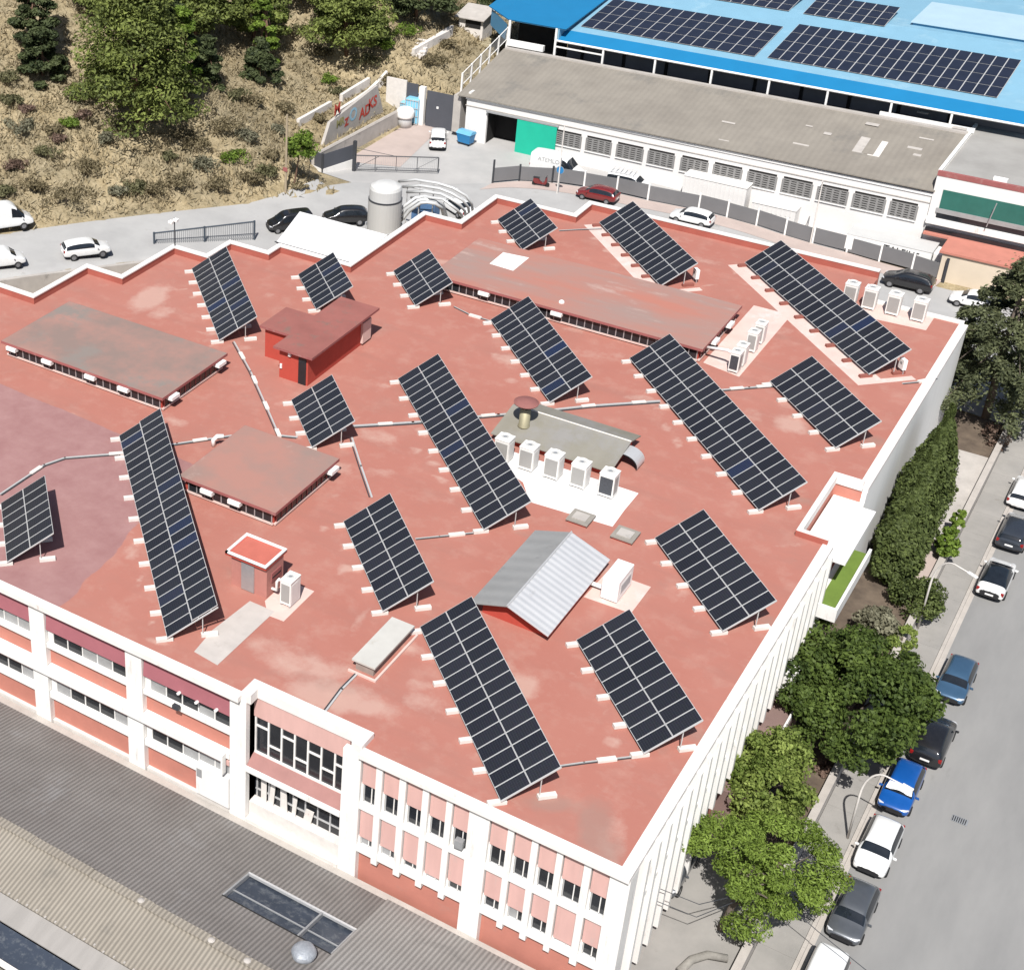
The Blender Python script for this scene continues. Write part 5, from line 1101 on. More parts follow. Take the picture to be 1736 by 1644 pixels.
# grey panel fence with white posts along the lane
M['fence'] = mat('grey_fence_panel', (0.16, 0.16, 0.165), .6, .08, .6, coords='World')
fe = thing('panel_fence', 'long grey panel fence with white posts between the rear lane and the warehouse yard', 'fence', (fb[0].x, fb[0].y, -7))
for i, (a, b) in enumerate(zip(fb[:-1], fb[1:])):
    d = (b-a).normalized(); s = Vector((-d.y, d.x, 0)); g = float(gz(*((a+b)/2).xy)); st2 = -.09*(i % 2)
    mb = MB(); c = (a+b)/2; c.z = g + .95 + st2; mb.obox(c, (b-a)/2 - d*.09, s*.03, (0, 0, .74), M['fence']); mb.build('fence_panel', fe)
for i, a in enumerate(fb):
    g = float(gz(a.x, a.y)); mb = MB(); mb.box(a.x-.08, a.x+.08, a.y-.1, a.y+.06, g-.1, g+(1.85 if i else 2.6), M['whiteclean'] if 2 < i < 14 else M['darksteel']); mb.build('post', fe)
# white box truck and other things in the warehouse yard
def rectbox(name, label, cat, px0, px1, y, depth, z0, z1, m, group=None):
    a, b = PY(*px0, y), PY(*px1, y); t = thing(name, label, cat, ((a.x+b.x)/2, y+depth/2, -7), 0, group); return t, a.x, b.x
TY = 93.7; a, b = PY(1437, 394, TY), PY(1580, 431, TY); zg = float(gz(a.x+4, TY+1))
t = thing('box_truck', 'white box truck with dark lettering along its side behind the grey fence', 'truck', ((a.x+b.x)/2, TY+1.2, zg))
ztop = (a.z + b.z)/2
mb = MB(); mb.box(a.x, b.x, TY, TY+2.7, zg+.5, ztop-.04, M['whiteclean']); mb.build('cargo_box', t)
mb = MB(); mb.box(a.x-.03, b.x+.03, TY-.03, TY+2.73, ztop-.04, ztop, mat('pale_grey_top', (.52,.52,.51), .6, .05, .6)); mb.build('top', t)
mb = MB(); cabp = [(b.x+.1,zg+.4),(b.x+1.9,zg+.4),(b.x+1.9,zg+1.1),(b.x+1.5,zg+1.9),(b.x+.1,zg+2.0)]
mb.add([(x,TY+.1,z) for x, z in cabp]+[(x,TY+2.0,z) for x, z in cabp], [(0,1,2,3,4),(9,8,7,6,5)]+[(i,5+i,5+(i+1)%5,(i+1)%5) for i in range(5)], M['white']); mb.build('cab', t, bevel=.06)
mb = MB(); mb.add([(b.x+1.92,TY+.25,zg+1.15),(b.x+1.92,TY+1.85,zg+1.15),(b.x+1.53,TY+1.85,zg+1.85),(b.x+1.53,TY+.25,zg+1.85)], [(0,1,2,3)], M['carglass']); mb.build('windscreen', t)
for x in (a.x+1.2, b.x+1.0):
    mb = MB(); mb.tube([(x,TY+.05,zg+.42),(x,TY+.35,zg+.42)], .42, M['tyre'], 16); mb.build('wheel', t)
ls = PY(1492, 423, TY-.03)
text_mesh('ITALFILT', .9, (ls.x, TY-.05, ls.z), (1, 0, -.04), (.04, 0, 1), M['dark'], 'lettering', t)
for lab, p0, p1, y, dp, z1 in (('pale stained container against the warehouse wall, left of its neighbour', (1158,312), (1262,345), 95.4, 1.7, -4.9), ('lower pale cream container beside the taller one, streaked with rust', (1272,362), (1345,382), 95.6, 1.5, -6.2)):
    a, b = PY(*p0, y), PY(*p1, y); t = thing('container', lab, 'container', ((a.x+b.x)/2, y+dp/2, -7), 0, 'containers in the warehouse yard')
    mb = MB(); mb.box(a.x, b.x, y, y+dp, -10, z1, M['wallwhite'])
    for k in range(int((b.x-a.x)/.45)): mb.box(a.x+.2+.45*k, a.x+.3+.45*k, y-.04, y-.001, -6.9, z1-.1, M['wallwhite'])
    mb.build('shell', t); mb = MB(); mb.box(a.x-.05, b.x+.05, y-.06, y+dp+.05, z1, z1+.09, M['white']); mb.build('lid', t)
for px in ((1391, 402), (1416, 407)):
    q = PY(*px, 95.5); mb = MB(); mb.box(q.x-.45, q.x+.45, 95.5, 96.2, -9.6, q.z+.4, M['white']); mb.box(q.x-.35, q.x+.35, 95.46, 95.499, q.z-.3, q.z+.3, M['dark'])
    lone(mb, 'cooling_unit', 'small white cabinet with a dark opening behind the fence left of the truck', 'cabinet', 'pair of white cabinets behind the fence')
# blue dumpster, tanks, gates at the yard entrance
t = thing('dumpster', 'blue wheeled dumpster standing by the white warehouse corner', 'dumpster', tuple(P(789, 244, -6.95)), R(-8)); MBL = mat('blue_plastic', (.025,.19,.42), .4, .08, 2)
mb = MB(); mb.add([(-.75,-.45,.2),(.75,-.45,.2),(.75,.45,.2),(-.75,.45,.2),(-.9,-.6,1.25),(.9,-.6,1.25),(.9,.6,1.25),(-.9,.6,1.25)], [(0,3,2,1),(4,5,6,7),(0,1,5,4),(1,2,6,5),(2,3,7,6),(3,0,4,7)], MBL); mb.build('body', t, local=True, bevel=.04)
mb = MB(); mb.add([(-.95,-.65,1.25),(.95,-.65,1.25),(.95,.65,1.25),(-.95,.65,1.25),(-.9,-.2,1.55),(.9,-.2,1.55),(.9,.45,1.5),(-.9,.45,1.5)], [(4,5,6,7),(0,1,5,4),(1,2,6,5),(2,3,7,6),(3,0,4,7)], mat('pale_blue_lid', (.14,.38,.58), .4, .08, 2)); mb.build('lid', t, local=True)
for x in (-.6, .6):
    for y in (-.35, .35):
        mb = MB(); mb.tube([(x-.04,y,.1),(x+.04,y,.1)], .1, M['tyre'], 10); mb.build('wheel', t, local=True)
def tank(label, px, z, w, d, h, m, n=3):
    q = P(*px, z); t = thing('liquid_tank', label, 'tank', tuple(q), R(4)); mb = MB(); mb.box(-w/2, w/2, -d/2, d/2, .1, h, m); mb.build('bottle', t, local=True, bevel=.12)
    mb = MB()
    for i in range(6):
        x = -w/2+w*i/5; mb.box(x-.03, x+.03, -d/2-.05, -d/2-.005, .05, h, M['alu'])
    for k in range(4): mb.box(-w/2-.05, w/2+.05, -d/2-.09, -d/2-.051, .1+h*.3*k, .16+h*.3*k, M['alu'])
    mb.build('cage', t, local=True); return t
mlb = mat('pale_blue_poly', (.2,.5,.68), .4, .08, 1.5)
tank('large pale blue tank against the white pillar', (703, 206), -7, 1.6, 2.2, 3.0, mlb); tank('smaller pale blue tank left of the white pillar', (689, 204), -7, 1.2, 1.4, 2.3, mlb)
q = P(686, 214, -7); t = thing('round_tank', 'squat white round tank beside the pale blue tanks', 'tank', tuple(q)); mb = MB(); mb.lathe((0,0,0), [(.8,0),(.8,1.0),(.72,1.1)], M['alu'], 18); mb.build('lower', t, local=True, smooth=True); mb = MB(); mb.lathe((0,0,1.1), [(.95,0),(1.0,.15),(1.0,.8),(.7,1.05),(.1,1.1)], M['whiteclean'], 20); mb.build('upper', t, local=True, smooth=True)
M['anthracite'] = mat('anthracite_sheet', (.075,.08,.095), .55, .08, .8, coords='World')
ya = 98.6; a, b = PY(722, 190, ya), PY(784, 200, ya)
t = thing('tall_gate', 'tall dark anthracite sheet gate left of the warehouse', 'gate', ((a.x+b.x)/2, ya, -7)); mb = MB(); mb.box(a.x, b.x, ya, ya+.12, -7.1, PY(722,153,ya).z, M['anthracite']); mb.build('panel', t)
q = PY(742, 183, ya); mb = MB(); mb.box(q.x-.12, q.x+.12, ya-.06, ya-.002, q.z-.12, q.z+.12, M['whiteclean']); mb.build('lock', t)
c = PY(715, 180, ya); mb = MB(); mb.box(c.x-.35, c.x+.35, ya-.2, ya+.3, -7.1, PY(715,147,ya).z, M['white']); lone(mb, 'gate_pillar', 'white rendered pillar at the left of the tall dark gate', 'pillar')
mb = MB(); a, b = PY(690, 150, ya+.2), PY(709, 150, ya+.2); mb.box(a.x, b.x, ya+.2, ya+.3, -7, PY(700,143,ya).z, M['anthracite']); lone(mb, 'side_gate', 'narrow dark sheet gate left of the white pillar', 'gate')
mb = MB(); a, b = PY(655, 150, ya+.3), PY(689, 150, ya+.3); mb.box(a.x, b.x, ya+.3, ya+.5, -7, PY(670,135,ya).z, M['conc_white']); lone(mb, 'end_wall', 'pale concrete end wall behind the tanks', 'wall')
# stepped retaining walls with graffiti
t = thing('lower_retaining_wall', 'low concrete retaining wall with a pale coping along the yard', 'wall', (-65.4, 88, -7))
w0, w1 = P(532, 296, -7.0), (-65.5, 98.4)
mb = MB(); mb.add([(w0.x,w0.y,-7.2),(-65.3,98.4,-7.2),(-65.3,98.4,-5.3),(w0.x,w0.y,-5.0),(w0.x-.35,w0.y,-7.2),(-65.65,98.4,-7.2),(-65.65,98.4,-5.3),(w0.x-.35,w0.y,-5.0)], [(0,1,2,3),(7,6,5,4),(3,2,6,7),(0,3,7,4)], M['concrete']); mb.build('wall', t)
mb = MB(); mb.tube([(w0.x-.17,w0.y,-4.97),(-65.48,98.4,-5.27)], .2, M['kerb'], 6); mb.build('coping', t)
a = PX(556, 238, -67.6); b = PX(652, 172, -67.6)
t = thing('graffiti_wall', 'retaining wall sprayed with red and pale blue graffiti', 'wall', (-67.6, (a.y+b.y)/2, a.z))
mb = MB(); at_, bt_ = PX(560, 208, -67.6), PX(640, 145, -67.6); mb.add([(-67.6,a.y-1.5,a.z-1.2),(-67.6,b.y,b.z-1.5),(-67.6,bt_.y,bt_.z),(-67.6,at_.y,at_.z),(-67.95,a.y-1.5,a.z-1.2),(-67.95,b.y,b.z-1.5),(-67.95,bt_.y,bt_.z),(-67.95,at_.y,at_.z)], [(0,1,2,3),(7,6,5,4),(3,2,6,7),(0,3,7,4)], M['concrete']); mb.build('wall', t)
GRR, GRB, GRW = mat('graffiti_red', (.50,.06,.04), .7, .12, 4), mat('graffiti_pale_blue', (.3,.5,.62), .7, .2, 4), mat('graffiti_olive', (.3,.28,.12), .7, .2, 4)
for txt, px, sz, m_ in (('M', (566,197), 1.7, GRR), ('Z', (584,215), 1.2, GRR), ('O', (592,208), 2.0, GRB), ('AD', (609,203), 1.7, GRR), ('KS', (624,187), 1.7, GRR), ('MR', (570,218), 1.2, GRW)):
    q = PX(*px, -67.6); text_mesh(txt, sz, (-67.58, q.y, q.z), (0, 1, .06), (0, 0, 1), m_, 'graffiti', t, .004, .05)
for lab, pts, h in (('upper dry stone terrace wall on the slope', ((572,200),(600,182),(625,165),(640,150),(655,133)), .9), ('short broken stone wall higher on the slope', ((578,172),(600,158),(625,143)), .8), ('lowest stone wall on the slope near the leaning tree', ((505,213),(530,199),(560,182)), .7), ('terrace wall beside the little grey shed', ((700,95),(730,78),(765,60)), .8), ('second terrace wall below the little grey shed', ((712,85),(740,68),(766,52)), .6)):
    pp = [T(*p) for p in pts]; mb = MB()
    for u, v in zip(pp[:-1], pp[1:]):
        s = Vector((-(v-u).y, (v-u).x, 0)).normalized()*.2
        mb.add([u-s-Vector((0,0,.6)), v-s-Vector((0,0,.6)), v-s+Vector((0,0,h)), u-s+Vector((0,0,h)), u+s-Vector((0,0,.6)), v+s-Vector((0,0,.6)), v+s+Vector((0,0,h)), u+s+Vector((0,0,h))], [(0,1,2,3),(7,6,5,4),(3,2,6,7),(0,4,5,1),(0,3,7,4),(1,5,6,2)], M['conc_white'])
    lone(mb, 'terrace_wall', lab, 'wall', 'terrace walls on the slope')
# gate leaf and dark panel fence at the yard mouth
ga, gb_ = P(600, 290, -6.95), P(742, 294, -6.95)
t = thing('mesh_gate', 'wide dark framed mesh gate leaf standing open at the yard mouth', 'gate', tuple(ga))
mb = MB(); mb.box(ga.x-.16, ga.x+.16, ga.y-.16, ga.y+.16, -7.1, -3.6, M['darksteel']); mb.build('gate_post', t)
mb = MB(); up = Vector((0,0,1.75)); lo = Vector((0,0,.2))
for z in (lo, up): mb.tube([ga+z, gb_+z], .06, M['darksteel'], 6)
mb.tube([gb_+lo, gb_+up], .06, M['darksteel'], 6); mb.tube([ga+Vector((0,0,2.6)), (ga+gb_)/2+up], .03, M['darksteel'], 5); mb.tube([ga+lo, ga+(gb_-ga)*.3+up], .03, M['darksteel'], 5); mb.tube([gb_+lo-(gb_-ga)*.3, gb_+up], .02, M['darksteel'], 5); mb.build('gate_frame', t)
mb = MB()
for k in range(1, 46):
    q = ga + (gb_-ga)*k/46; mb.tube([q+lo, q+up], .011, M['steel'], 4, cap=False)
for k in range(1, 4): mb.tube([ga+(gb_-ga)*k/4+lo, ga+(gb_-ga)*k/4+up], .035, M['darksteel'], 5)
mb.build('mesh', t)
pa, pb, pc = P(527, 293, -7), P(546, 302, -7), P(597, 285, -7)
t = thing('dark_panel_fence', 'low dark panel fence on a white base wall at the yard mouth', 'fence', tuple(pb))
for u, v, nm in ((pa, pb, 0), (pb, pc, 1)):
    d = (v-u).normalized(); s = Vector((-d.y, d.x, 0)); c = (u+v)/2
    mb = MB(); mb.obox((c.x,c.y,-6.6), (v-u)/2, s*.12, (0,0,.6), M['white']); mb.build('base_wall', t); mb = MB(); mb.obox((c.x,c.y,-5.2), (v-u)/2, s*.04, (0,0,.8), M['anthracite']); mb.build('fence_panel', t)
for u in (pa, pb): mb = MB(); mb.box(u.x-.1, u.x+.1, u.y-.1, u.y+.1, -7.2, -4.3, M['darksteel']); mb.build('post', t)
# fence with white posts along the left edge of the warehouse roof
t = thing('white_post_fence', 'mesh fence with white posts climbing beside the warehouse roof', 'fence', (-58.6, 98, -2)); pts = []
for k in range(6):
    y = 98.6 + 2.3*k; pts.append(Vector((-58.85-.06*k, y, -1.95+.19*(y-97))))
for a in pts: mb = MB(); mb.box(a.x-.09, a.x+.09, a.y-.09, a.y+.09, a.z-1.2, a.z+1.55, M['white']); mb.build('post', t)
mb = MB(); mb.tube([p_+Vector((0,0,1.5)) for p_ in pts], .05, M['white'], 6); mb.tube([p_+Vector((0,0,.15)) for p_ in pts], .05, M['white'], 6); mb.build('rail', t)
mb = MB()
for a, b in zip(pts[:-1], pts[1:]):
    for k in range(1, 12): q = a+(b-a)*k/12; mb.tube([q+Vector((0,0,.1)), q+Vector((0,0,1.5))], .014, M['steel'], 4, cap=False)
mb.build('mesh', t)
mb = MB(); mb.box(-59.1, -58.2, 97.4, 110.5, -6.5, -2.3, M['concrete']); lone(mb, 'side_retaining_wall', 'grey retaining wall at the left end of the warehouse', 'wall')
# little grey shed on the slope
q = T(797, 57); t = thing('hillside_shed', 'little grey shed with a mono pitch roof on the slope', 'shed', tuple(q), R(0))
mb = MB(); mb.box(q.x-1.6, q.x+1.6, q.y, q.y+2.6, q.z-.8, q.z+1.9, M['conc_white']); mb.build('wall', t); mb = MB(); mb.box(q.x-.7, q.x+1.3, q.y-.05, q.y-.002, q.z+.7, q.z+1.7, M['dark']); mb.build('window', t)
mb = MB(); mb.add([(q.x-2,q.y-.5,q.z+1.9),(q.x+1.9,q.y-.5,q.z+1.9),(q.x+1.9,q.y+3,q.z+2.7),(q.x-2,q.y+3,q.z+2.7),(q.x-2,q.y-.5,q.z+1.78),(q.x+1.9,q.y-.5,q.z+1.78),(q.x+1.9,q.y+3,q.z+2.58),(q.x-2,q.y+3,q.z+2.58)], [(0,1,2,3),(7,6,5,4),(0,4,5,1),(1,5,6,2),(2,6,7,3),(3,7,4,0)], M['concrete']); mb.build('roof', t)
mb = MB()
for k in range(5):
    q = T(708+2*k, 94-6*k); mb.box(q.x-.9, q.x+.9, q.y-.25, q.y+.25, q.z-.3, q.z+.18, M['conc_white'])
lone(mb, 'slope_steps', 'short flight of pale steps on the dry slope', 'steps')
mb = MB()
for k in range(4):
    q = T(818+3*k, 76-3*k); mb.box(q.x-1, q.x+1, q.y-.14, q.y+.14, q.z-.2, q.z+.15, mat('old_timber', (.38,.33,.22), .9, .15, 2) if k == 0 else bpy.data.materials['old_timber'])
lone(mb, 'pallet_stack', 'timber pallet lying on the ground near the blue canopy', 'pallet')
# poles
def pole(name, label, cat, base, top, z, r=.07, m='conc_white'):
    b = T(*base); z = b.z; y = b.y; tp = PY(*top, y); t = thing(name, label, cat, tuple(b)); mb = MB(); mb.tube([(b.x,b.y,z-.2),(b.x,b.y,tp.z)], r, M[m], 8, r*.75); mb.build('pole', t); return t, b, tp.z
mtim = M['timber'] = mat('weathered_timber', (.36,.29,.2), .9, .15, 2, stretch=(1,1,.2))
b = T(484, 328); tp = PY(492, 196, b.y); t = thing('utility_pole', 'weathered timber utility pole at the foot of the dry slope', 'pole', tuple(b)); mb = MB(); mb.tube([b-Vector((0,0,.4)), (b.x,b.y,tp.z)], .14, mtim, 8, .1); mb.build('pole', t); mb = MB(); mb.obox((b.x,b.y-.15,b.z+2.6), (.25,0,0), (0,.03,0), (0,0,.2), M['redslab']); mb.build('sign', t)
t, b, zt = pole('lamp_post', 'tall slim lamp post in the rear lane left of the box truck', 'lamp post', (1373,414), (1402,308), -7.0); mb = MB(); mb.tube([(b.x,b.y,zt),(b.x+.1,b.y-.6,zt+.15),(b.x+.1,b.y-1.2,zt+.1)], .05, M['conc_white'], 6); mb.obox((b.x+.1,b.y-1.4,zt+.1), (.1,0,0), (0,.28,0), (0,0,.05), M['whiteclean']); mb.build('arm', t)
t, b, zt = pole('lamp_post', 'slim pale lamp post in front of the warehouse near the green door', 'lamp post', (944,328), (957,214), -7.0)
t, b, zt = pole('sign_post', 'grey sign post with a round blue sign facing away', 'sign', (946,327), (951,285), -7.0, .05, 'steel'); mb = MB(); mb.tube([(b.x,b.y-.06,zt-.2),(b.x,b.y-.1,zt-.2)], .42, M['glassgrey'], 18); mb.tube([(b.x,b.y-.1,zt-.2),(b.x,b.y-.12,zt-.2)], .38, MBL, 18); mb.build('sign_disc', t)
t = thing('parapet_lamp', 'thin dark pole with two white lamp heads on the zigzag parapet', 'lamp', (-57.1, 42.8, .66)); mb = MB(); q = PY(293, 369, 42.8); mb.tube([(-57.1,42.8,.5),(-57.1,42.8,q.z)], .05, M['darksteel'], 6); mb.build('pole', t)
for dx in (-.28, .22): mb = MB(); mb.obox((-57.1+dx,42.7,q.z-.1-.3*(dx<0)), (.2,0,0), (0,.2,0), (0,0,.12), M['whiteclean']); mb.build('lamp_head', t, bevel=.05)
# retaining wall, railing gate at the left rear
t = thing('road_retaining_wall', 'stained concrete retaining wall below the rear road', 'wall', (-70, 45, -8)); mb = MB()
for k in range(16):
    s0, s1 = -34+k*2.1, -34+(k+1)*2.1; a, b = R0+RD*s0-RN*8.95, R0+RD*s1-RN*8.95; a2, b2 = a-RN*.4, b-RN*.4; za, zb = float(gz(*(a+RN*.8)))+.25, float(gz(*(b+RN*.8)))+.25
    mb.add([(*a,za),(*b,zb),(*b2,zb),(*a2,za),(*a,za-4.5),(*b,zb-4.5),(*b2,zb-4.5),(*a2,za-4.5)], [(0,1,2,3),(3,2,6,7),(0,4,5,1),(1,5,6,2),(0,3,7,4)], M['concrete'])
mb.build('wall', t)
a, b = P(262, 432, -6.6), P(431, 412, -6.6)
t = thing('railing_gate', 'dark blue grey railing gate beyond the zigzag parapet', 'gate', tuple(a)); MG = mat('blue_grey_steel', (.05,.065,.085), .5, .1, 2)
mb = MB(); 
for z in (.25, 2.2): mb.tube([a+Vector((0,0,z)), b+Vector((0,0,z))], .075, MG, 6)
for q in (a, (a+b)/2, b): mb.tube([q, q+Vector((0,0,2.3))], .1, MG, 6)
mb.build('gate_frame', t); mb = MB()
for k in range(1, 52): q = a+(b-a)*k/52; mb.tube([q+Vector((0,0,.2)), q+Vector((0,0,2.2))], .022, MG, 4, cap=False)
mb.build('bars', t); mb = MB(); d = (b-a); mb.obox(tuple((a+b)/2+Vector((0,0,.12))), tuple(d/2), (0,.03,0), (0,0,.14), mat('dark_green_sheet', (.01,.1,.07), .5, .1, 2)); mb.build('kick_plate', t)
# silo and bent ducts
q = P(650, 398, -4.0); t = thing('silo', 'stout white dust silo with a domed cap on a steel frame behind the parapet', 'silo', (q.x, q.y, -7)); zt = PY(655, 312, q.y).z; r_ = 1.55
mb = MB(); mb.lathe((q.x,q.y,0), [(r_,-3.6),(r_,zt-1.5)], mat('silo_paint', (.50,.49,.465), .45, .06, .8, stretch=(1,1,.25), grime=((.5,.48,.45),.6,1)), 32); mb.build('tank', t)
mb = MB(); mb.lathe((q.x,q.y,zt-1.5), [(r_*1.0,0),(r_*1.0,.16)], M['darksteel'], 32); mb.build('band', t)
mb = MB(); mb.lathe((q.x,q.y,zt-1.34), [(r_*.95,0),(r_*.95,.95),(r_*.88,1.2),(r_*.6,1.42),(.3,1.52),(.05,1.54)], mat('silo_cap_paint', (.56,.555,.54), .45, .06, .8), 32); mb.build('cap', t)
mb = MB()
for a_ in range(6):
    c, s = math.cos(a_*math.pi/3), math.sin(a_*math.pi/3); mb.tube([(q.x+1.9*c,q.y+1.9*s,-7.5),(q.x+1.9*c,q.y+1.9*s,-3.2)], .07, M['alu'], 6); c2, s2 = math.cos((a_+1)*math.pi/3), math.sin((a_+1)*math.pi/3)
    for z in (-3.2, -4.6): mb.tube([(q.x+1.9*c,q.y+1.9*s,z),(q.x+1.9*c2,q.y+1.9*s2,z)], .05, M['alu'], 5)
mb.build('frame', t)
M['duct'] = mat('spiral_duct', (.40,.41,.42), .4, .08, 3, metal=.4)
M['ductw'] = mat('pale_spiral_duct', (.58,.585,.58), .4, .08, 3, metal=.15)
for k in range(3):
    pp = [P(657+k*7,400,-4.6), P(664+k*7,376,-3.4), P(682+k*7,352+k*2,-1.8), P(704+k*5,336+k*4,-.9), P(720+k*2,333+k*5,-.8), P(738,338+k*4,-.9), P(751-k,347+k*3,-1.6), P(757-k*2,368,-4.5)]
    mb = MB(); mb.tube(pp, .16, M['ductw'], 10); lone(mb, 'bent_duct', ('inner', 'middle', 'outer')[k] + ' of the three pale bent ducts rising next to the silo', 'duct', 'bent ducts beside the silo', smooth=True)
for k in range(4):
    pp = [P(676+k*7,308+k*9,-1.4), P(705+k*8,305+k*10,-.5), P(742+k*3,311+k*9,-.5), P(768-k*2,319+k*9,-.7), P(790-k*5,332+k*8,-1.2), P(800-k*6,346+k*6,-2.2), P(803-k*6,372,-5)]
    mb = MB(); mb.tube(pp, .13, M['ductw'], 10); lone(mb, 'bent_duct', ('longest', 'second longest', 'third longest', 'shortest')[k] + ' of the four pale ducts arching over to the right of the silo', 'duct', 'bent ducts beside the silo', smooth=True)
t = thing('fan_machine', 'blue fan machine in a steel frame carrying the bent ducts beside the silo', 'frame', tuple(P(720,350,-4))); mb = MB()
for px in ((690,330),(712,322),(735,326)):
    c = P(*px,-2.0); mb.tube([(c.x,c.y,-7),(c.x,c.y,-1)], .06, M['alu'], 6); mb.tube([(c.x,c.y,-1.2),(c.x+2.4,c.y+.3,-1.2)], .05, M['alu'], 6)
mb.build('posts', t); mb = MB(); c = P(722,352,-4.2); mb.box(c.x-1.2,c.x+1.2,c.y-.6,c.y+.6,-5.5,-3.6,mat('machine_blue',(.08,.16,.3),.5,.15,2)); mb.build('fan_housing', t)
# ------------------------------------------------------------------ neighbouring corrugated roofs in the foreground
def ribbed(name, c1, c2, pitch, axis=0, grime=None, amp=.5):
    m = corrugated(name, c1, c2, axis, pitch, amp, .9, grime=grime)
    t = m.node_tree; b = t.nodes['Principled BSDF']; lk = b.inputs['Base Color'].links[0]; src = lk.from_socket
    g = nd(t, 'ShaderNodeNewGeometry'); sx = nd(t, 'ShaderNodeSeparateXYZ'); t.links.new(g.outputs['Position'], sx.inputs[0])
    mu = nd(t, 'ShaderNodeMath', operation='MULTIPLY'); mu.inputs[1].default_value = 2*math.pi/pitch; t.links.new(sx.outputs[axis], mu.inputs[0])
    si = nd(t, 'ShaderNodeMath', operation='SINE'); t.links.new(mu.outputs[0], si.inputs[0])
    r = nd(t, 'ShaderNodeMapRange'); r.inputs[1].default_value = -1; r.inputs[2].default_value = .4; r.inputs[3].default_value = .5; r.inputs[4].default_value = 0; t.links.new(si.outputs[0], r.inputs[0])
    mx = nd(t, 'ShaderNodeMix', data_type='RGBA'); mx.inputs[7].default_value = (c1[0]*.3, c1[1]*.3, c1[2]*.3, 1)  # valley shade between ribs put into the colour as dark stripes
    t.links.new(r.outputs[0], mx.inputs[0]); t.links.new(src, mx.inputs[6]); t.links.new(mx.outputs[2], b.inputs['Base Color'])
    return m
M['rib1'] = ribbed('shade_toned_ribbed_sheet', (.175,.16,.15), (.245,.228,.216), .25, grime=((.26,.25,.245), .55, .25))  # grey slope facing away from the sun, its shade put into the darker colour
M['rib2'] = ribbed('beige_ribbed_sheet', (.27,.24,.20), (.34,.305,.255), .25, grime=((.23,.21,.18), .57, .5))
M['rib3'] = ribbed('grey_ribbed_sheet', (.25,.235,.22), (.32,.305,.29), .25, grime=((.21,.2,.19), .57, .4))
nb = thing('foreground_shed', 'low shed in the foreground with shade-toned dark and beige corrugated roof slopes', 'shed', (-30, -9.4, -14))
SLP = .235; YE, ZE, YRG = -.42, -8.86, -9.45; ZRG = ZE + SLP*(YE-YRG)
zs = lambda y: ZE + SLP*(YE-y)
def slope(nm, x0, x1, y0, z0, y1, z1, m, parent=None, th=.07):
    mb = MB(); sheet(mb, x0, x1, y1, z1, y0, z0, m, th); return mb.build(nm, parent or nb)
sx0, sx1, sy0, sy1 = -18.35, -11.75, -6.15, -3.6
slope('shade_toned_slope', -75, sx0, YE, ZE, YRG, ZRG, M['rib1']); slope('shade_toned_slope', sx0, sx1, YE, ZE, sy1, zs(sy1), M['rib1']); slope('shade_toned_slope', sx0, sx1, sy0, zs(sy0), YRG, ZRG, M['rib1'])
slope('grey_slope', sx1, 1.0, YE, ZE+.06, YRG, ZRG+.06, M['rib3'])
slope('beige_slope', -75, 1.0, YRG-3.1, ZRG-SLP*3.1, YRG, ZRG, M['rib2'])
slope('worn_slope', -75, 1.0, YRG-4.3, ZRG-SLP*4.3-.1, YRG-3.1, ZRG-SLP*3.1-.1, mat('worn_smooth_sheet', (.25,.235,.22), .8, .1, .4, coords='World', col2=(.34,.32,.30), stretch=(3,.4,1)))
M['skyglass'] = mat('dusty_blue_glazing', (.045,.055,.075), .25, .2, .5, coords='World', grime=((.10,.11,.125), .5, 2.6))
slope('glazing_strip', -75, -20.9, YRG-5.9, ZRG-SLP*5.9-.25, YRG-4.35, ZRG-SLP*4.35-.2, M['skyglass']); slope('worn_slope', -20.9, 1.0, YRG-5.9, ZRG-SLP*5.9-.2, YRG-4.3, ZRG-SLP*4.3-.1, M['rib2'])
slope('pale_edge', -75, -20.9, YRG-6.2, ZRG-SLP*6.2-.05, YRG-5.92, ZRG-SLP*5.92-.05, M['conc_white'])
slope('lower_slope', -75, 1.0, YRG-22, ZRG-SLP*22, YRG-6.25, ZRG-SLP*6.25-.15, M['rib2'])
mb = MB(); mb.box(-74.9, .9, YRG-21, -.6, -15, -11.4, M['concrete']); mb.build('wall', nb)
mb = MB()
for k in range(58): 
    x = -75+1.3*k; mb.obox((x+.65, YRG, ZRG+.05+.02*(k%3)), (.66,0,0), (0,.26,0), (0,0,.05), M['rib2'])
mb.build('ridge_tiles', nb)
mb = MB()
for k in range(70):
    x = -45+1.05*k*.6; mb.obox((x, YRG-3.05+.05*math.sin(k*2.1), ZRG-SLP*3.05+.03), (.05,0,0), (0,.06,0), (0,0,.02), M['concrete'])
mb.build('edge_clips', nb)
mb = MB(); mb.box(-75, 1.0, -.5, -.08, -9.05, -8.84, M['kerb']); mb.build('flashing', nb)
mb = MB(); sheet(mb, sx0, sx1, sy0, zs(sy0)-.3, sy1, zs(sy1)-.3, M['skyglass']); sk = mb.build('skylight', nb)
mb = MB()
for x in (sx0+.03, sx1-2.0, sx1-.03): mb.obox((x, (sy0+sy1)/2, (zs(sy0)+zs(sy1))/2-.12), (.05,0,0), (0,(sy1-sy0)/2,-SLP*(sy1-sy0)/2), (0,0,.14), M['steel'])
mb.obox(((sx0+sx1)/2, (sy0+sy1)/2-.3, (zs(sy0)+zs(sy1))/2-.16), ((sx1-sx0)/2,0,0), (0,.035,0), (0,0,.03), M['steel'])
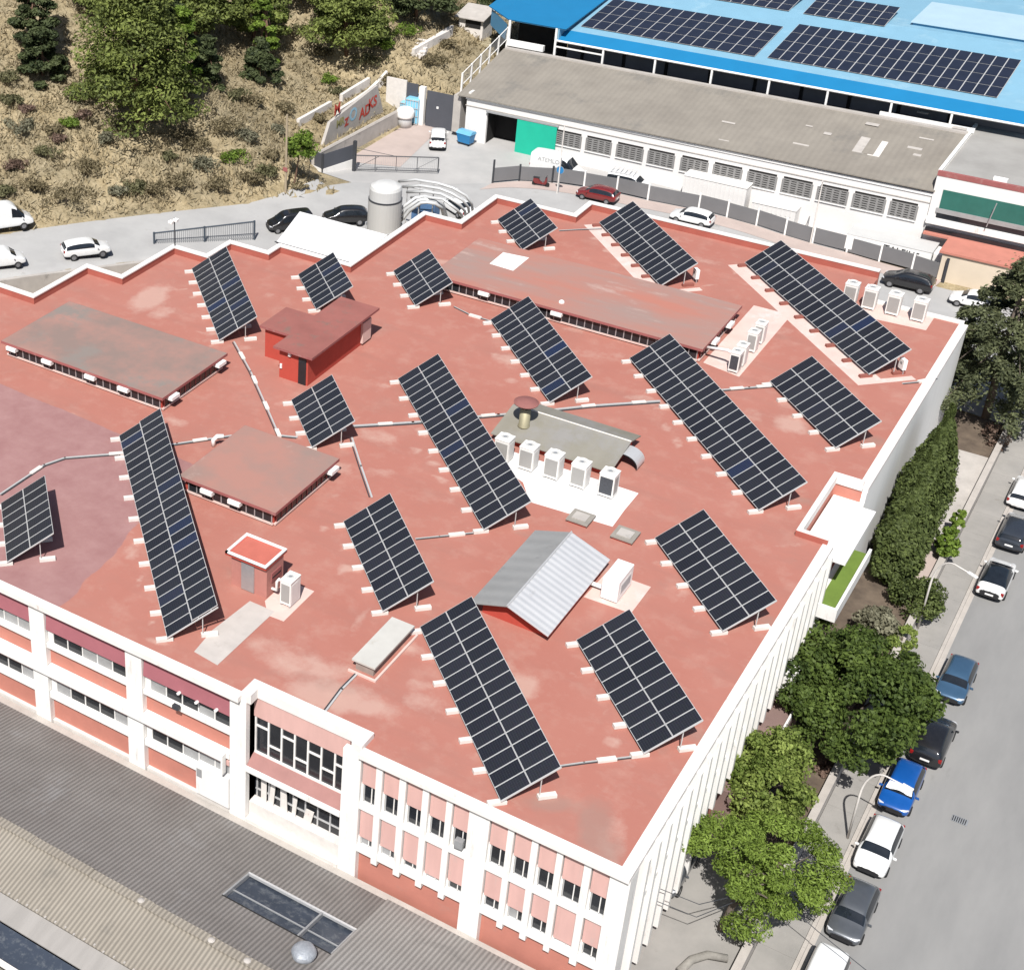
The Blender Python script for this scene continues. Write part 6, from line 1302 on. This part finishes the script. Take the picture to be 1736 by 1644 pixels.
mb.obox(((sx0+sx1)/2, sy1-.05, zs(sy1)-.05), ((sx1-sx0)/2,0,0), (0,.06,0), (0,0,.09), M['alu']); mb.obox(((sx0+sx1)/2, sy0+.02, zs(sy0)-.1), ((sx1-sx0)/2,0,0), (0,.03,0), (0,0,.12), M['dark']); mb.build('skylight_frame', sk)
for px, lab in (((234,1534), 'first small pale lump of mortar on the shed ridge'), ((360,1594), 'second small pale lump on the shed ridge'), ((418,1632), 'pale lump on the shed ridge nearest the bottom edge')):
    q = PL(*px, ZRG, 0, 0); mb = MB(); mb.lathe((q.x, YRG, ZRG+.08), [(.2,0),(.19,.06),(.08,.12),(.02,.13)], M['concrete'], 9); mb.build('mortar_lump', nb)
q = PL(515, 1622, ZE, -SLP, YE); t = thing('silver_cowl', 'crumpled silver ventilation cowl on the dark corrugated slope by the bottom edge', 'vent', (q.x, q.y, q.z))
bm = bmesh.new(); bmesh.ops.create_uvsphere(bm, u_segments=26, v_segments=14, radius=.62)
for v in bm.verts:
    v.co.z = v.co.z*.6 + .35; s = 1 + .14*(vnoise(v.co.x*3+9, v.co.y*3+v.co.z*4) - .5); v.co.x *= s; v.co.y *= s*1.05
me = bpy.data.meshes.new('dome'); bm.to_mesh(me); bm.free(); me.materials.append(mat('crumpled_foil', (.22,.24,.27), .55, .35, 2.5, metal=.3, bump=1.0, col2=(.45,.47,.5), detail=9)); o = bpy.data.objects.new('dome', me); C.objects.link(o); o.parent = t; W[o] = W[t]
mb = MB(); mb.cyl((q.x,q.y), .5, q.z-.3, q.z+.2, M['steel'], 16); mb.build('stack', t)
# ------------------------------------------------------------------ vegetation
def leafmat(name, dark, light, trans=.32):
    m = bpy.data.materials.new(name); m.use_nodes = True; t = m.node_tree; b = t.nodes['Principled BSDF']; out = t.nodes['Material Output']
    b.inputs['Roughness'].default_value = .6; b.inputs['Specular IOR Level'].default_value = .2
    at = nd(t, 'ShaderNodeVertexColor', layer_name='tint'); r = nd(t, 'ShaderNodeValToRGB'); r.color_ramp.elements[0].color = (*dark, 1); r.color_ramp.elements[1].color = (*light, 1)
    t.links.new(at.outputs[0], r.inputs[0]); t.links.new(r.outputs[0], b.inputs['Base Color'])
    tr = nd(t, 'ShaderNodeBsdfTranslucent'); t.links.new(r.outputs[0], tr.inputs[0]); ms = nd(t, 'ShaderNodeMixShader'); ms.inputs[0].default_value = trans
    t.links.new(b.outputs[0], ms.inputs[1]); t.links.new(tr.outputs[0], ms.inputs[2]); t.links.new(ms.outputs[0], out.inputs[0]); return m
def leaves(name, pts, size, m, parent=None, outward=None, up=.5, tint=None, aspect=.6, droop=0.0):
    n = len(pts); pts = np.asarray(pts)
    nrm = rng.normal(size=(n, 3)); nrm[:, 2] += up*1.6
    if outward is not None: nrm += outward * 1.2
    nrm /= np.linalg.norm(nrm, axis=1)[:, None]
    a = np.cross(nrm, rng.normal(size=(n, 3))); a /= np.linalg.norm(a, axis=1)[:, None]; b = np.cross(nrm, a)
    s = size * rng.uniform(.6, 1.35, n)[:, None]
    q = np.stack([pts - a*s*.5, pts + b*s*aspect*.5 + nrm*s*.12, pts + a*s*.5, pts - b*s*aspect*.5 + nrm*s*.12], 1)
    return quads(name, q, m, parent, tint)
def quads(name, q, m, parent=None, tint=None):
    n = len(q); me = bpy.data.meshes.new(name)
    v = q.reshape(-1, 3)
    if parent is not None: v = v - np.array(W[parent].translation)
    me.vertices.add(4*n); me.vertices.foreach_set('co', v.ravel()); me.loops.add(4*n); me.loops.foreach_set('vertex_index', np.arange(4*n))
    me.polygons.add(n); me.polygons.foreach_set('loop_start', np.arange(0, 4*n, 4)); me.polygons.foreach_set('loop_total', np.full(n, 4))
    me.update(calc_edges=True); me.materials.append(m)
    if tint is None: tint = rng.random(n)
    ca = me.color_attributes.new('tint', 'FLOAT_COLOR', 'POINT'); tt = np.repeat(np.clip(tint, 0, 1), 4); ca.data.foreach_set('color', np.stack([tt, tt, tt, np.ones_like(tt)], 1).ravel())
    o = bpy.data.objects.new(name, me); C.objects.link(o)
    if parent is not None: o.parent = parent; W[o] = W[parent].copy()
    return o
def clumps(center, rad, nc, per, cr, flat=.8, lo=.5, shell=True, bottom=-.55, lobes=.25):
    """leaf points gathered in clumps that fill an uneven ellipsoid"""
    c = []
    while len(c) < nc:
        d = rng.normal(size=3); d /= np.linalg.norm(d)
        if d[2] < bottom: continue
        k = 1 - lobes + lobes*2*vnoise(d[0]*2.3+7, d[1]*2.3+d[2]*3.1, 1, int(abs(center[0]*7)) % 20)
        c.append(np.array(center) + d*np.array(rad)*rng.uniform(lo, 1.0)**.7*k)
    c = np.array(c); sz = rng.uniform(.65, 1.25, nc)*cr
    off = rng.normal(size=(nc, per, 3)); off /= np.linalg.norm(off, axis=2)[..., None]; off *= rng.uniform(.35, 1.0, (nc, per, 1))**.6
    off[..., 2] = off[..., 2]*flat
    p = c[:, None, :] + off*sz[:, None, None]; outw = off/np.maximum(np.linalg.norm(off, axis=2), 1e-6)[..., None]
    t = np.clip(rng.normal(.47, .2, (nc, per)) + rng.normal(0, .2, (nc, 1)), 0, 1)
    return p.reshape(-1, 3), outw.reshape(-1, 3), t.ravel(), c
def wood(name, parent, base, tops, r, m):
    mb = MB(); base = Vector(base); trunk_top = Vector(tops[0]); mid = base.lerp(trunk_top, .5) + Vector((rng.normal()*.15, rng.normal()*.15, 0))
    mb.tube([base - Vector((0,0,.4)), mid, trunk_top], r, m, 8, r*.45)
    for tp in tops[1:]:
        tp = Vector(tp); s = base.lerp(trunk_top, rng.uniform(.35, .85)); mb.tube([s, s.lerp(tp, .5)+Vector((0,0,.25)), tp], r*.35, m, 6, r*.08)
    return mb.build(name, parent, smooth=True)
M['bark'] = mat('grey_bark', (.13,.105,.085), .95, .2, 4, bump=.4); M['barkred'] = mat('pine_bark', (.16,.095,.065), .95, .2, 4, bump=.4)
L = {k: leafmat('leaf_'+k, *v) for k, v in dict(dark=((.035,.058,.014),(.135,.19,.042)), light=((.08,.12,.02),(.31,.38,.10)), pine=((.085,.13,.02),(.26,.36,.07)), hpine=((.07,.09,.028),(.27,.32,.085)), hpine2=((.035,.05,.022),(.125,.15,.065)),
     cypress=((.035,.05,.016),(.155,.195,.06)), cedar=((.045,.055,.03),(.2,.22,.11)), shrub=((.09,.09,.045),(.21,.2,.105)), brown=((.14,.115,.065),(.30,.25,.15)), bright=((.07,.115,.018),(.23,.33,.055)), grey=((.125,.12,.08),(.28,.27,.185)), red=((.13,.085,.065),(.26,.18,.14))).items()}
def tree(name, label, base, crown, rad, lm, nc, per, cr, leaf, group=None, cat='tree', trunk=.2, bark='bark', flat=.8, up=.5, aspect=.6, lo=.5, lobes=.25, bottom=-.55):
    base = Vector(base); t = thing(name, label, cat, tuple(base), 0, group)
    p, o, ti, c = clumps(crown, rad, nc, per, cr, flat, lo, bottom=bottom, lobes=lobes)
    leaves('crown', p, leaf, L[lm], t, o, up, ti, aspect)
    k = rng.choice(len(c), min(9, len(c)), replace=False)
    wood('trunk', t, base, [tuple(Vector(crown)+Vector((0,0,rad[2]*.3)))] + [tuple(c[i]) for i in k], trunk, M[bark]); return t
gr = -9.25
# garden trees along the facade
q = P(1455, 1168, -5.3)
tree('broadleaf_tree', 'big dark green round tree overhanging the parked cars', (q.x-.1, q.y-.4, gr), (q.x-.2, q.y-.1, -5.7), (4.3, 4.8, 2.5), 'dark', 250, 210, .8, .27, trunk=.3, lo=.45, lobes=.42)
q = P(1302, 1318, -6.3)
tree('broadleaf_tree', 'light yellowish green bushy tree between the facade and the dark green tree', (q.x, q.y, gr), (q.x, q.y, -6.5), (2.0, 2.9, 2.5), 'light', 115, 150, .6, .23, trunk=.16, lo=.5, lobes=.35)
q = P(1285, 1468, -5.2); t = thing('pine_tree', 'spreading light green pine near the bottom edge, leaning over the garden wall', 'tree', (q.x-.9, q.y-1.2, gr)); P_, O_, T_, CC = [], [], [], []
pads = []
for k in range(46):
    px_, py_ = [(1180,1400),(1215,1395),(1250,1400),(1290,1400),(1335,1400),(1370,1420),(1405,1445),(1410,1480),(1375,1490),(1330,1450),(1290,1440),(1245,1440),(1200,1430),(1170,1420),(1260,1480),(1300,1490),(1340,1500),(1375,1520),(1290,1530),(1255,1515),(1235,1470),(1330,1540),(1280,1565),(1250,1560)][k % 24]
    z_ = -5.1 + rng.normal()*.55 - (py_-1400)*.008; c = P(px_+rng.normal()*9, py_+rng.normal()*8, z_); pads.append(np.array(c)); n_ = 560
    off = rng.normal(size=(n_, 3)); off /= np.linalg.norm(off, axis=1)[:, None]; off *= rng.uniform(.3, 1, (n_, 1))**.5; off *= np.array([.85,.85,.42])*rng.uniform(.7,1.2)
    P_.append(np.array(c)+off); O_.append(off*1.2+np.array([0,0,.4])); T_.append(np.clip(rng.normal(.5,.2,n_)+rng.normal()*.16+off[:,2]*.2,0,1))
leaves('crown', np.concatenate(P_), .21, L['pine'], t, np.concatenate(O_), .5, np.concatenate(T_), .35)
wood('trunk', t, (q.x-.9, q.y-1.2, gr), [(q.x-.2, q.y, -5.3)]+[tuple(pads[i]) for i in (0,3,6,7,11,14,16,18,21,22)], .22, M['bark'])
# cypress hedge
def cypress(label, x, y, h, r, z=gr, group='tall cypresses beside the facade', n=7600, lm='cypress'):
    t = thing('cypress_tree', label, 'tree', (x, y, z), 0, group); u = rng.random(n)**.8; a = rng.random(n)*2*math.pi
    prof = np.sin(np.clip(u*1.02+.1, 0, 1)*math.pi)**.55*(1-u*.35); rr = r*prof*(.72+.5*vnoise(a*2.2+x*3, u*h*.9+y, 1.0, 3))*rng.uniform(.72,1.02,n)
    p = np.stack([x+rr*np.cos(a), y+rr*np.sin(a), z+.2+u*h], 1); o = np.stack([np.cos(a), np.sin(a), np.full(n,.7)], 1)
    leaves('crown', p, .32, L[lm], t, o, .5, np.clip(rng.normal(.45,.2,n),0,1), .5); mb = MB(); mb.tube([(x,y,z-.3),(x,y,z+h*.8)], .13, M['bark'], 7, .04); mb.build('trunk', t); return t
for i, (x, y, h, r) in enumerate(((2.35,43.6,6.2,1.85),(2.3,45.4,7.4,1.9),(2.25,47.4,8.4,1.95),(2.2,49.4,9.0,1.9),(2.2,51.3,9.4,1.85),(2.2,53.0,9.2,1.6),(2.2,54.6,8.2,1.3))):
    cypress(('nearest cypress of the tall hedge, next to the turf balcony', 'second cypress from the near end of the hedge', 'third cypress from the near end of the hedge', 'middle cypress of the tall hedge', 'tallest cypress of the hedge, just past its middle', 'second last cypress of the hedge', 'farthest cypress of the hedge, below the blank white wall')[i], x, y, h, r)
# cedar with layered drooping boughs
q = P(1668, 640, -6.0); t = thing('cedar_tree', 'large dark cedar with layered drooping boughs at the rear right corner', 'tree', (2.9, 69.5, -8.4)); P_, O_, T_, tips = [], [], [], []
cx_, cy_ = 2.9, 69.5
for lev in range(9):
    zz = -6.4 + lev*1.35; R_ = (6.0, 6.4, 6.2, 5.7, 5.0, 4.2, 3.2, 2.2, 1.1)[lev]
    for k in range(9 if lev < 6 else 6):
        a = rng.random()*2*math.pi if lev > 6 else 2*math.pi*k/9+rng.normal()*.25+lev; rr_ = R_*rng.uniform(.75,1.1); tips.append((cx_+rr_*math.cos(a)*.8, cy_+rr_*math.sin(a)*.8, zz))
        n_ = 520; s = rng.uniform(.15,1,n_)**.7; wdt = .95*np.sin(np.clip(s*1.05,0,1)*math.pi*.8+.35)
        lat = rng.normal(size=n_)*.42*wdt*1.6; p = np.stack([cx_+rr_*s*math.cos(a)-lat*math.sin(a), cy_+rr_*s*math.sin(a)+lat*math.cos(a), zz+.5*s-1.1*s**2.2+rng.normal(size=n_)*.16], 1)
        P_.append(p); O_.append(np.tile([math.cos(a)*.3, math.sin(a)*.3, .9], (n_,1))); T_.append(np.clip(rng.normal(.45,.2,n_)+rng.normal()*.15,0,1))
leaves('crown', np.concatenate(P_), .34, L['cedar'], t, np.concatenate(O_), .7, np.concatenate(T_), .45); wood('trunk', t, (cx_, cy_, -8.4), [(cx_, cy_, 4.5)]+tips[::3][:14], .32, M['bark'])
for (x, y, h, lab) in ((-.3, 72.6, 4.6, 'small feathery cedar top in front of the cream wall'),):
    t = thing('young_conifer', lab, 'tree', (x, y, -7.2)); u = rng.random(900); a = rng.random(900)*6.28; rr = (1-u)*1.3*rng.uniform(.3,1,900); leaves('crown', np.stack([x+rr*np.cos(a), y+rr*np.sin(a), -6.8+u*(h+.4)],1), .35, L['cedar'], t, None, .6, None, .4); mb = MB(); mb.tube([(x,y,-7.4),(x,y,-7+h)], .08, M['bark'], 6, .03); mb.build('trunk', t)
# garden bushes
def bush(label, px, z, rx, ry, rz, lm, n=40, per=60, leaf=.24, group=None, name='garden_bush', cat='bush', lo=.6, base=None):
    q = P(*px, z); b = gr if base is None else base; t = thing(name, label, cat, (q.x, q.y, b), 0, group)
    p, o, ti, c = clumps((q.x, q.y, z), (rx, ry, rz), n, per, min(rx, ry)*.34, .9, lo, bottom=-.8, lobes=.16); leaves('foliage', p, leaf, L[lm], t, o, .5, ti)
    mb = MB(); mb.tube([(q.x,q.y,b-.3),(q.x,q.y,z)], .07, M['bark'], 6); mb.build('stem', t); return t
bush('dark clipped round bush behind the curved street lamp', (1553,1012), -8.2, 1.5, 1.6, 1.1, 'cypress', 80, 80, .2)
bush('grey green feathery bush beside the turf balcony', (1488,1058), -8.2, 1.3, 1.5, 1.0, 'grey', 50, 70, .26); bush('small light green bush touching the dark round tree', (1530,1080), -8.4, .8, 1.2, .8, 'light', 30, 60, .2)
bush('bright green shrub by the pavement wall near the cypress hedge', (1606,922), -8.0, .7, 1.0, 1.1, 'bright', 36, 60, .24); bush('tall narrow shrub top by the wall near the cypress hedge', (1622,890), -8.0, .5, 1.3, 1.0, 'bright', 26, 60, .22)
bush('dry grassy clump at the foot of the side annex', (1245,1268), -8.8, .5, .9, .5, 'brown', 20, 40, .25); bush('leafy corner of greenery left of the dark tree by the white fins', (1322,1090), -6.6, .9, 1.4, 1.6, 'dark', 40, 60, .3)
bush('small red leaved shrub in the bare garden patch', (1395,1300), -8.9, .5, .7, .4, 'red', 14, 40, .2); bush('dark red leafless bush under the cedar', (1690,735), -8.6, 1.0, 1.6, 1.0, 'red', 24, 26, .2)
# curved stone stump and rubble at the bottom edge
q = P(1205, 1622, -8.9); t = thing('stone_trough', 'curved pale stone edging beside the garden at the bottom edge', 'edging', tuple(q)); mb = MB(); pts = [(q.x-1.0, q.y-1.6, -9.05), (q.x-.75, q.y-.6, -9.0), (q.x-.2, q.y+.1, -8.95), (q.x+.7, q.y+.5, -9.0)]; mb.tube(pts, .22, mat('mottled_stone', (.24,.225,.2), .95, .25, 3, bump=.6), 10, .2); mb.build('stone', t, smooth=True)
# ------------------------------------------------------------------ hillside
def hpine(label, px, hpx, wpx, lm='hpine', name='pine_tree', nl=None, group='pines on the dry slope', bare=.22):
    b = T(*px); dist = np.linalg.norm(np.array(b)-CAM); s = dist/FPX; h = hpx*s*1.12; r = wpx*s*.5; t = thing(name, label, 'tree', tuple(b), 0, group)
    n = nl or int(max(18, 58*(r/3))); P_, O_, T_, tips = [], [], [], []
    for k in range(n):
        u = bare + (1-bare)*(k+.5)/n; a = k*2.4+rng.normal()*.4; w_ = r*(1-((u-bare)/(1-bare))**1.7)*.95+.25; q = rng.uniform(.25,1.0)**.6*w_
        c = np.array([b.x+q*math.cos(a), b.y+q*math.sin(a), b.z+h*u+.4*rng.normal()]); tips.append(tuple(c)); sz = rng.uniform(.8,1.35)*max(.6,r*.30); m_ = 210
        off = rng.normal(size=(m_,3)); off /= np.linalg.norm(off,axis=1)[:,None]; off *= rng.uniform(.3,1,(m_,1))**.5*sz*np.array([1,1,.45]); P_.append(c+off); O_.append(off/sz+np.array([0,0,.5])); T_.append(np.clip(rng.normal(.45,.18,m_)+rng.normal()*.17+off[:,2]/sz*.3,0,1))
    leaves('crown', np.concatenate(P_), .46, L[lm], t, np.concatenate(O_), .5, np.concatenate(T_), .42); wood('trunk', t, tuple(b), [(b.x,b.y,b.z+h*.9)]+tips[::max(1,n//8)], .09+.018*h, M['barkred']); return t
hpine('big spreading bright green pine in the middle of the wooded slope', (232,205), 235, 205, bare=.12); hpine('pine behind the big one, cut by the top edge', (330,75), 130, 150); hpine('dark grey green tree in the top left corner', (62,95), 140, 78, 'hpine2', 'dark_tree')
hpine('dark bushy tree below the top left corner one', (72,128), 70, 70, 'hpine2', 'dark_tree', bare=.05); hpine('pine left of the fenced slope with a dark shadow beside it', (588,92), 135, 140); hpine('dark pine at the top edge right of the fenced one', (705,35), 90, 110, 'hpine2')
hpine('pine at the top edge between two larger ones', (430,70), 120, 100); hpine('narrow bright green conifer right of the big pine', (312,178), 150, 52, 'bright', 'conifer_tree', 26, None, .03); hpine('slender light green conifer under the top edge', (447,110), 115, 40, 'bright', 'conifer_tree', 18, None, .05)
hpine('dark shaded tree between the big pine and the narrow conifer', (290,140), 130, 90, 'hpine2', 'dark_tree'); hpine('dark rounded tree at the top middle', (500,-5), 90, 110, 'hpine2', 'dark_tree'); hpine('tree cut by the top left edge', (190,35), 110, 120, 'hpine')
hpine('grey green tree right of the narrow conifer', (352,140), 60, 56, 'hpine2', 'dark_tree', bare=.05); hpine('olive bushy tree beneath the slender conifer', (440,135), 56, 62, 'hpine2', 'dark_tree', bare=.03); hpine('dark bush topped tree left of the blue canopy', (835,8), 55, 60, 'hpine2', 'dark_tree', bare=.05)
t_ = T(498, 312); t = thing('leaning_tree', 'small bright green tree with a thin leaning trunk beside the utility pole', 'tree', tuple(t_)); c = PY(508,250,t_.y); p,o,ti,cc = clumps(tuple(c), (1.5,1.5,1.7), 34, 70, .6, .9, .4); leaves('crown', p, .3, L['bright'], t, o, .4, ti); mb = MB(); mb.tube([t_-Vector((0,0,.3)), t_.lerp(c,.5)+Vector((.1,0,0)), c], .1, M['barkred'], 7, .05); mb.build('trunk', t)
SH = [((20,175),30,'shrub'),((90,225),26,'brown'),((118,215),30,'bright'),((75,265),36,'shrub'),((160,150),34,'brown'),((38,225),44,'grey'),((10,140),40,'shrub'),((112,345),60,'brown'),((62,325),40,'brown'),((100,240),22,'red'),((25,285),30,'red'),((310,232),28,'brown'),((285,270),24,'shrub'),((265,330),44,'brown'),((300,315),40,'brown'),((235,325),36,'shrub'),((345,290),50,'grey'),((395,275),40,'bright'),((420,310),40,'brown'),((450,300),44,'shrub'),((330,250),40,'brown'),((380,225),50,'brown'),((420,240),40,'grey'),((250,205),34,'brown'),((215,228),40,'shrub'),((180,240),34,'grey'),((150,290),40,'brown'),((370,320),40,'brown'),((460,270),30,'brown'),((555,140),26,'bright'),((572,160),24,'shrub'),((625,110),40,'shrub'),((650,85),34,'bright'),((690,60),40,'bright'),((660,140),30,'brown'),((735,110),40,'brown'),((760,80),26,'brown'),((540,205),26,'brown'),((780,25),34,'shrub'),((480,190),34,'brown'),((430,180),40,'brown'),((400,170),40,'shrub'),((515,60),40,'shrub'),((545,95),30,'brown'),((505,320),22,'brown'),((200,330),30,'grey'),((45,190),26,'red'),((5,330),34,'shrub'),((140,200),24,'red'),((470,225),30,'grey')]
nm_ = dict(shrub='low olive green shrub on the dry slope', brown='low brown dried shrub on the dry slope', bright='low bright green shrub on the dry slope', grey='low grey green shrub on the dry slope', red='low withered purplish shrub on the dry slope')
for px, wpx, lm in SH:
    b = T(*px); s = np.linalg.norm(np.array(b)-CAM)/FPX; r = wpx*s*.5; t = thing('slope_shrub', nm_[lm], 'shrub', tuple(b), 0, {'shrub':'olive green','brown':'brown dried','bright':'bright green','grey':'grey green','red':'withered purplish'}[lm] + ' shrubs on the dry slope')
    p, o, ti, c = clumps((b.x,b.y,b.z+r*.45), (r*rng.uniform(.8,1.35),r*rng.uniform(.8,1.35),r*.42), 22, 34, r*.42, .7, .2, bottom=-.3, lobes=.55); leaves('foliage', p, .3, L[lm], t, o, .5, ti, .4)
    mb = MB(); mb.tube([b-Vector((0,0,.2)), b+Vector((0,0,r*.5))], .05, M['bark'], 5); mb.build('stem', t)
# dry grass over the slope: nobody could count it
N = 90000; gx = rng.uniform(-165, -56, N); gy = rng.uniform(26, 190, N); d = hill_d(gx, gy); k = (d > .3) & (rng.random(N) < .25 + .9*fbm(gx, gy, 7, 4)) & ((gy < 108) | (gx < -62)); gx, gy = gx[k], gy[k]; gzv = gz(gx, gy); n = len(gx)
Q = []; TT = []
tone = np.clip(fbm(gx, gy, 6, 9)*1.9-.5 + rng.normal(0,.14,n), 0, 1)
for b in range(4):
    a = rng.random(n)*2*math.pi; h = rng.uniform(.2,.6,n)*(.5+.9*fbm(gx,gy,11,2)); wd = rng.uniform(.04,.13,n); ox, oy = rng.normal(0,.28,(2,n)); lx, ly = rng.normal(0,.28,(2,n))
    dx, dy = np.cos(a)*wd, np.sin(a)*wd; x, y = gx+ox, gy+oy
    Q.append(np.stack([np.stack([x-dx,y-dy,gzv-.06],1), np.stack([x+dx,y+dy,gzv-.06],1), np.stack([x+lx+dx*.3,y+ly+dy*.3,gzv+h],1), np.stack([x+lx-dx*.3,y+ly-dy*.3,gzv+h*.9],1)],1)); TT.append(np.clip(tone+rng.normal(0,.1,n),0,1))
L['grass'] = leafmat('leaf_grass', (.25,.205,.125), (.43,.365,.24), .25)
o = quads('dry_grass', np.concatenate(Q), L['grass'], None, np.concatenate(TT)); tag(o, 'pale dry grass covering the slope behind the road', 'grass', kind='stuff')
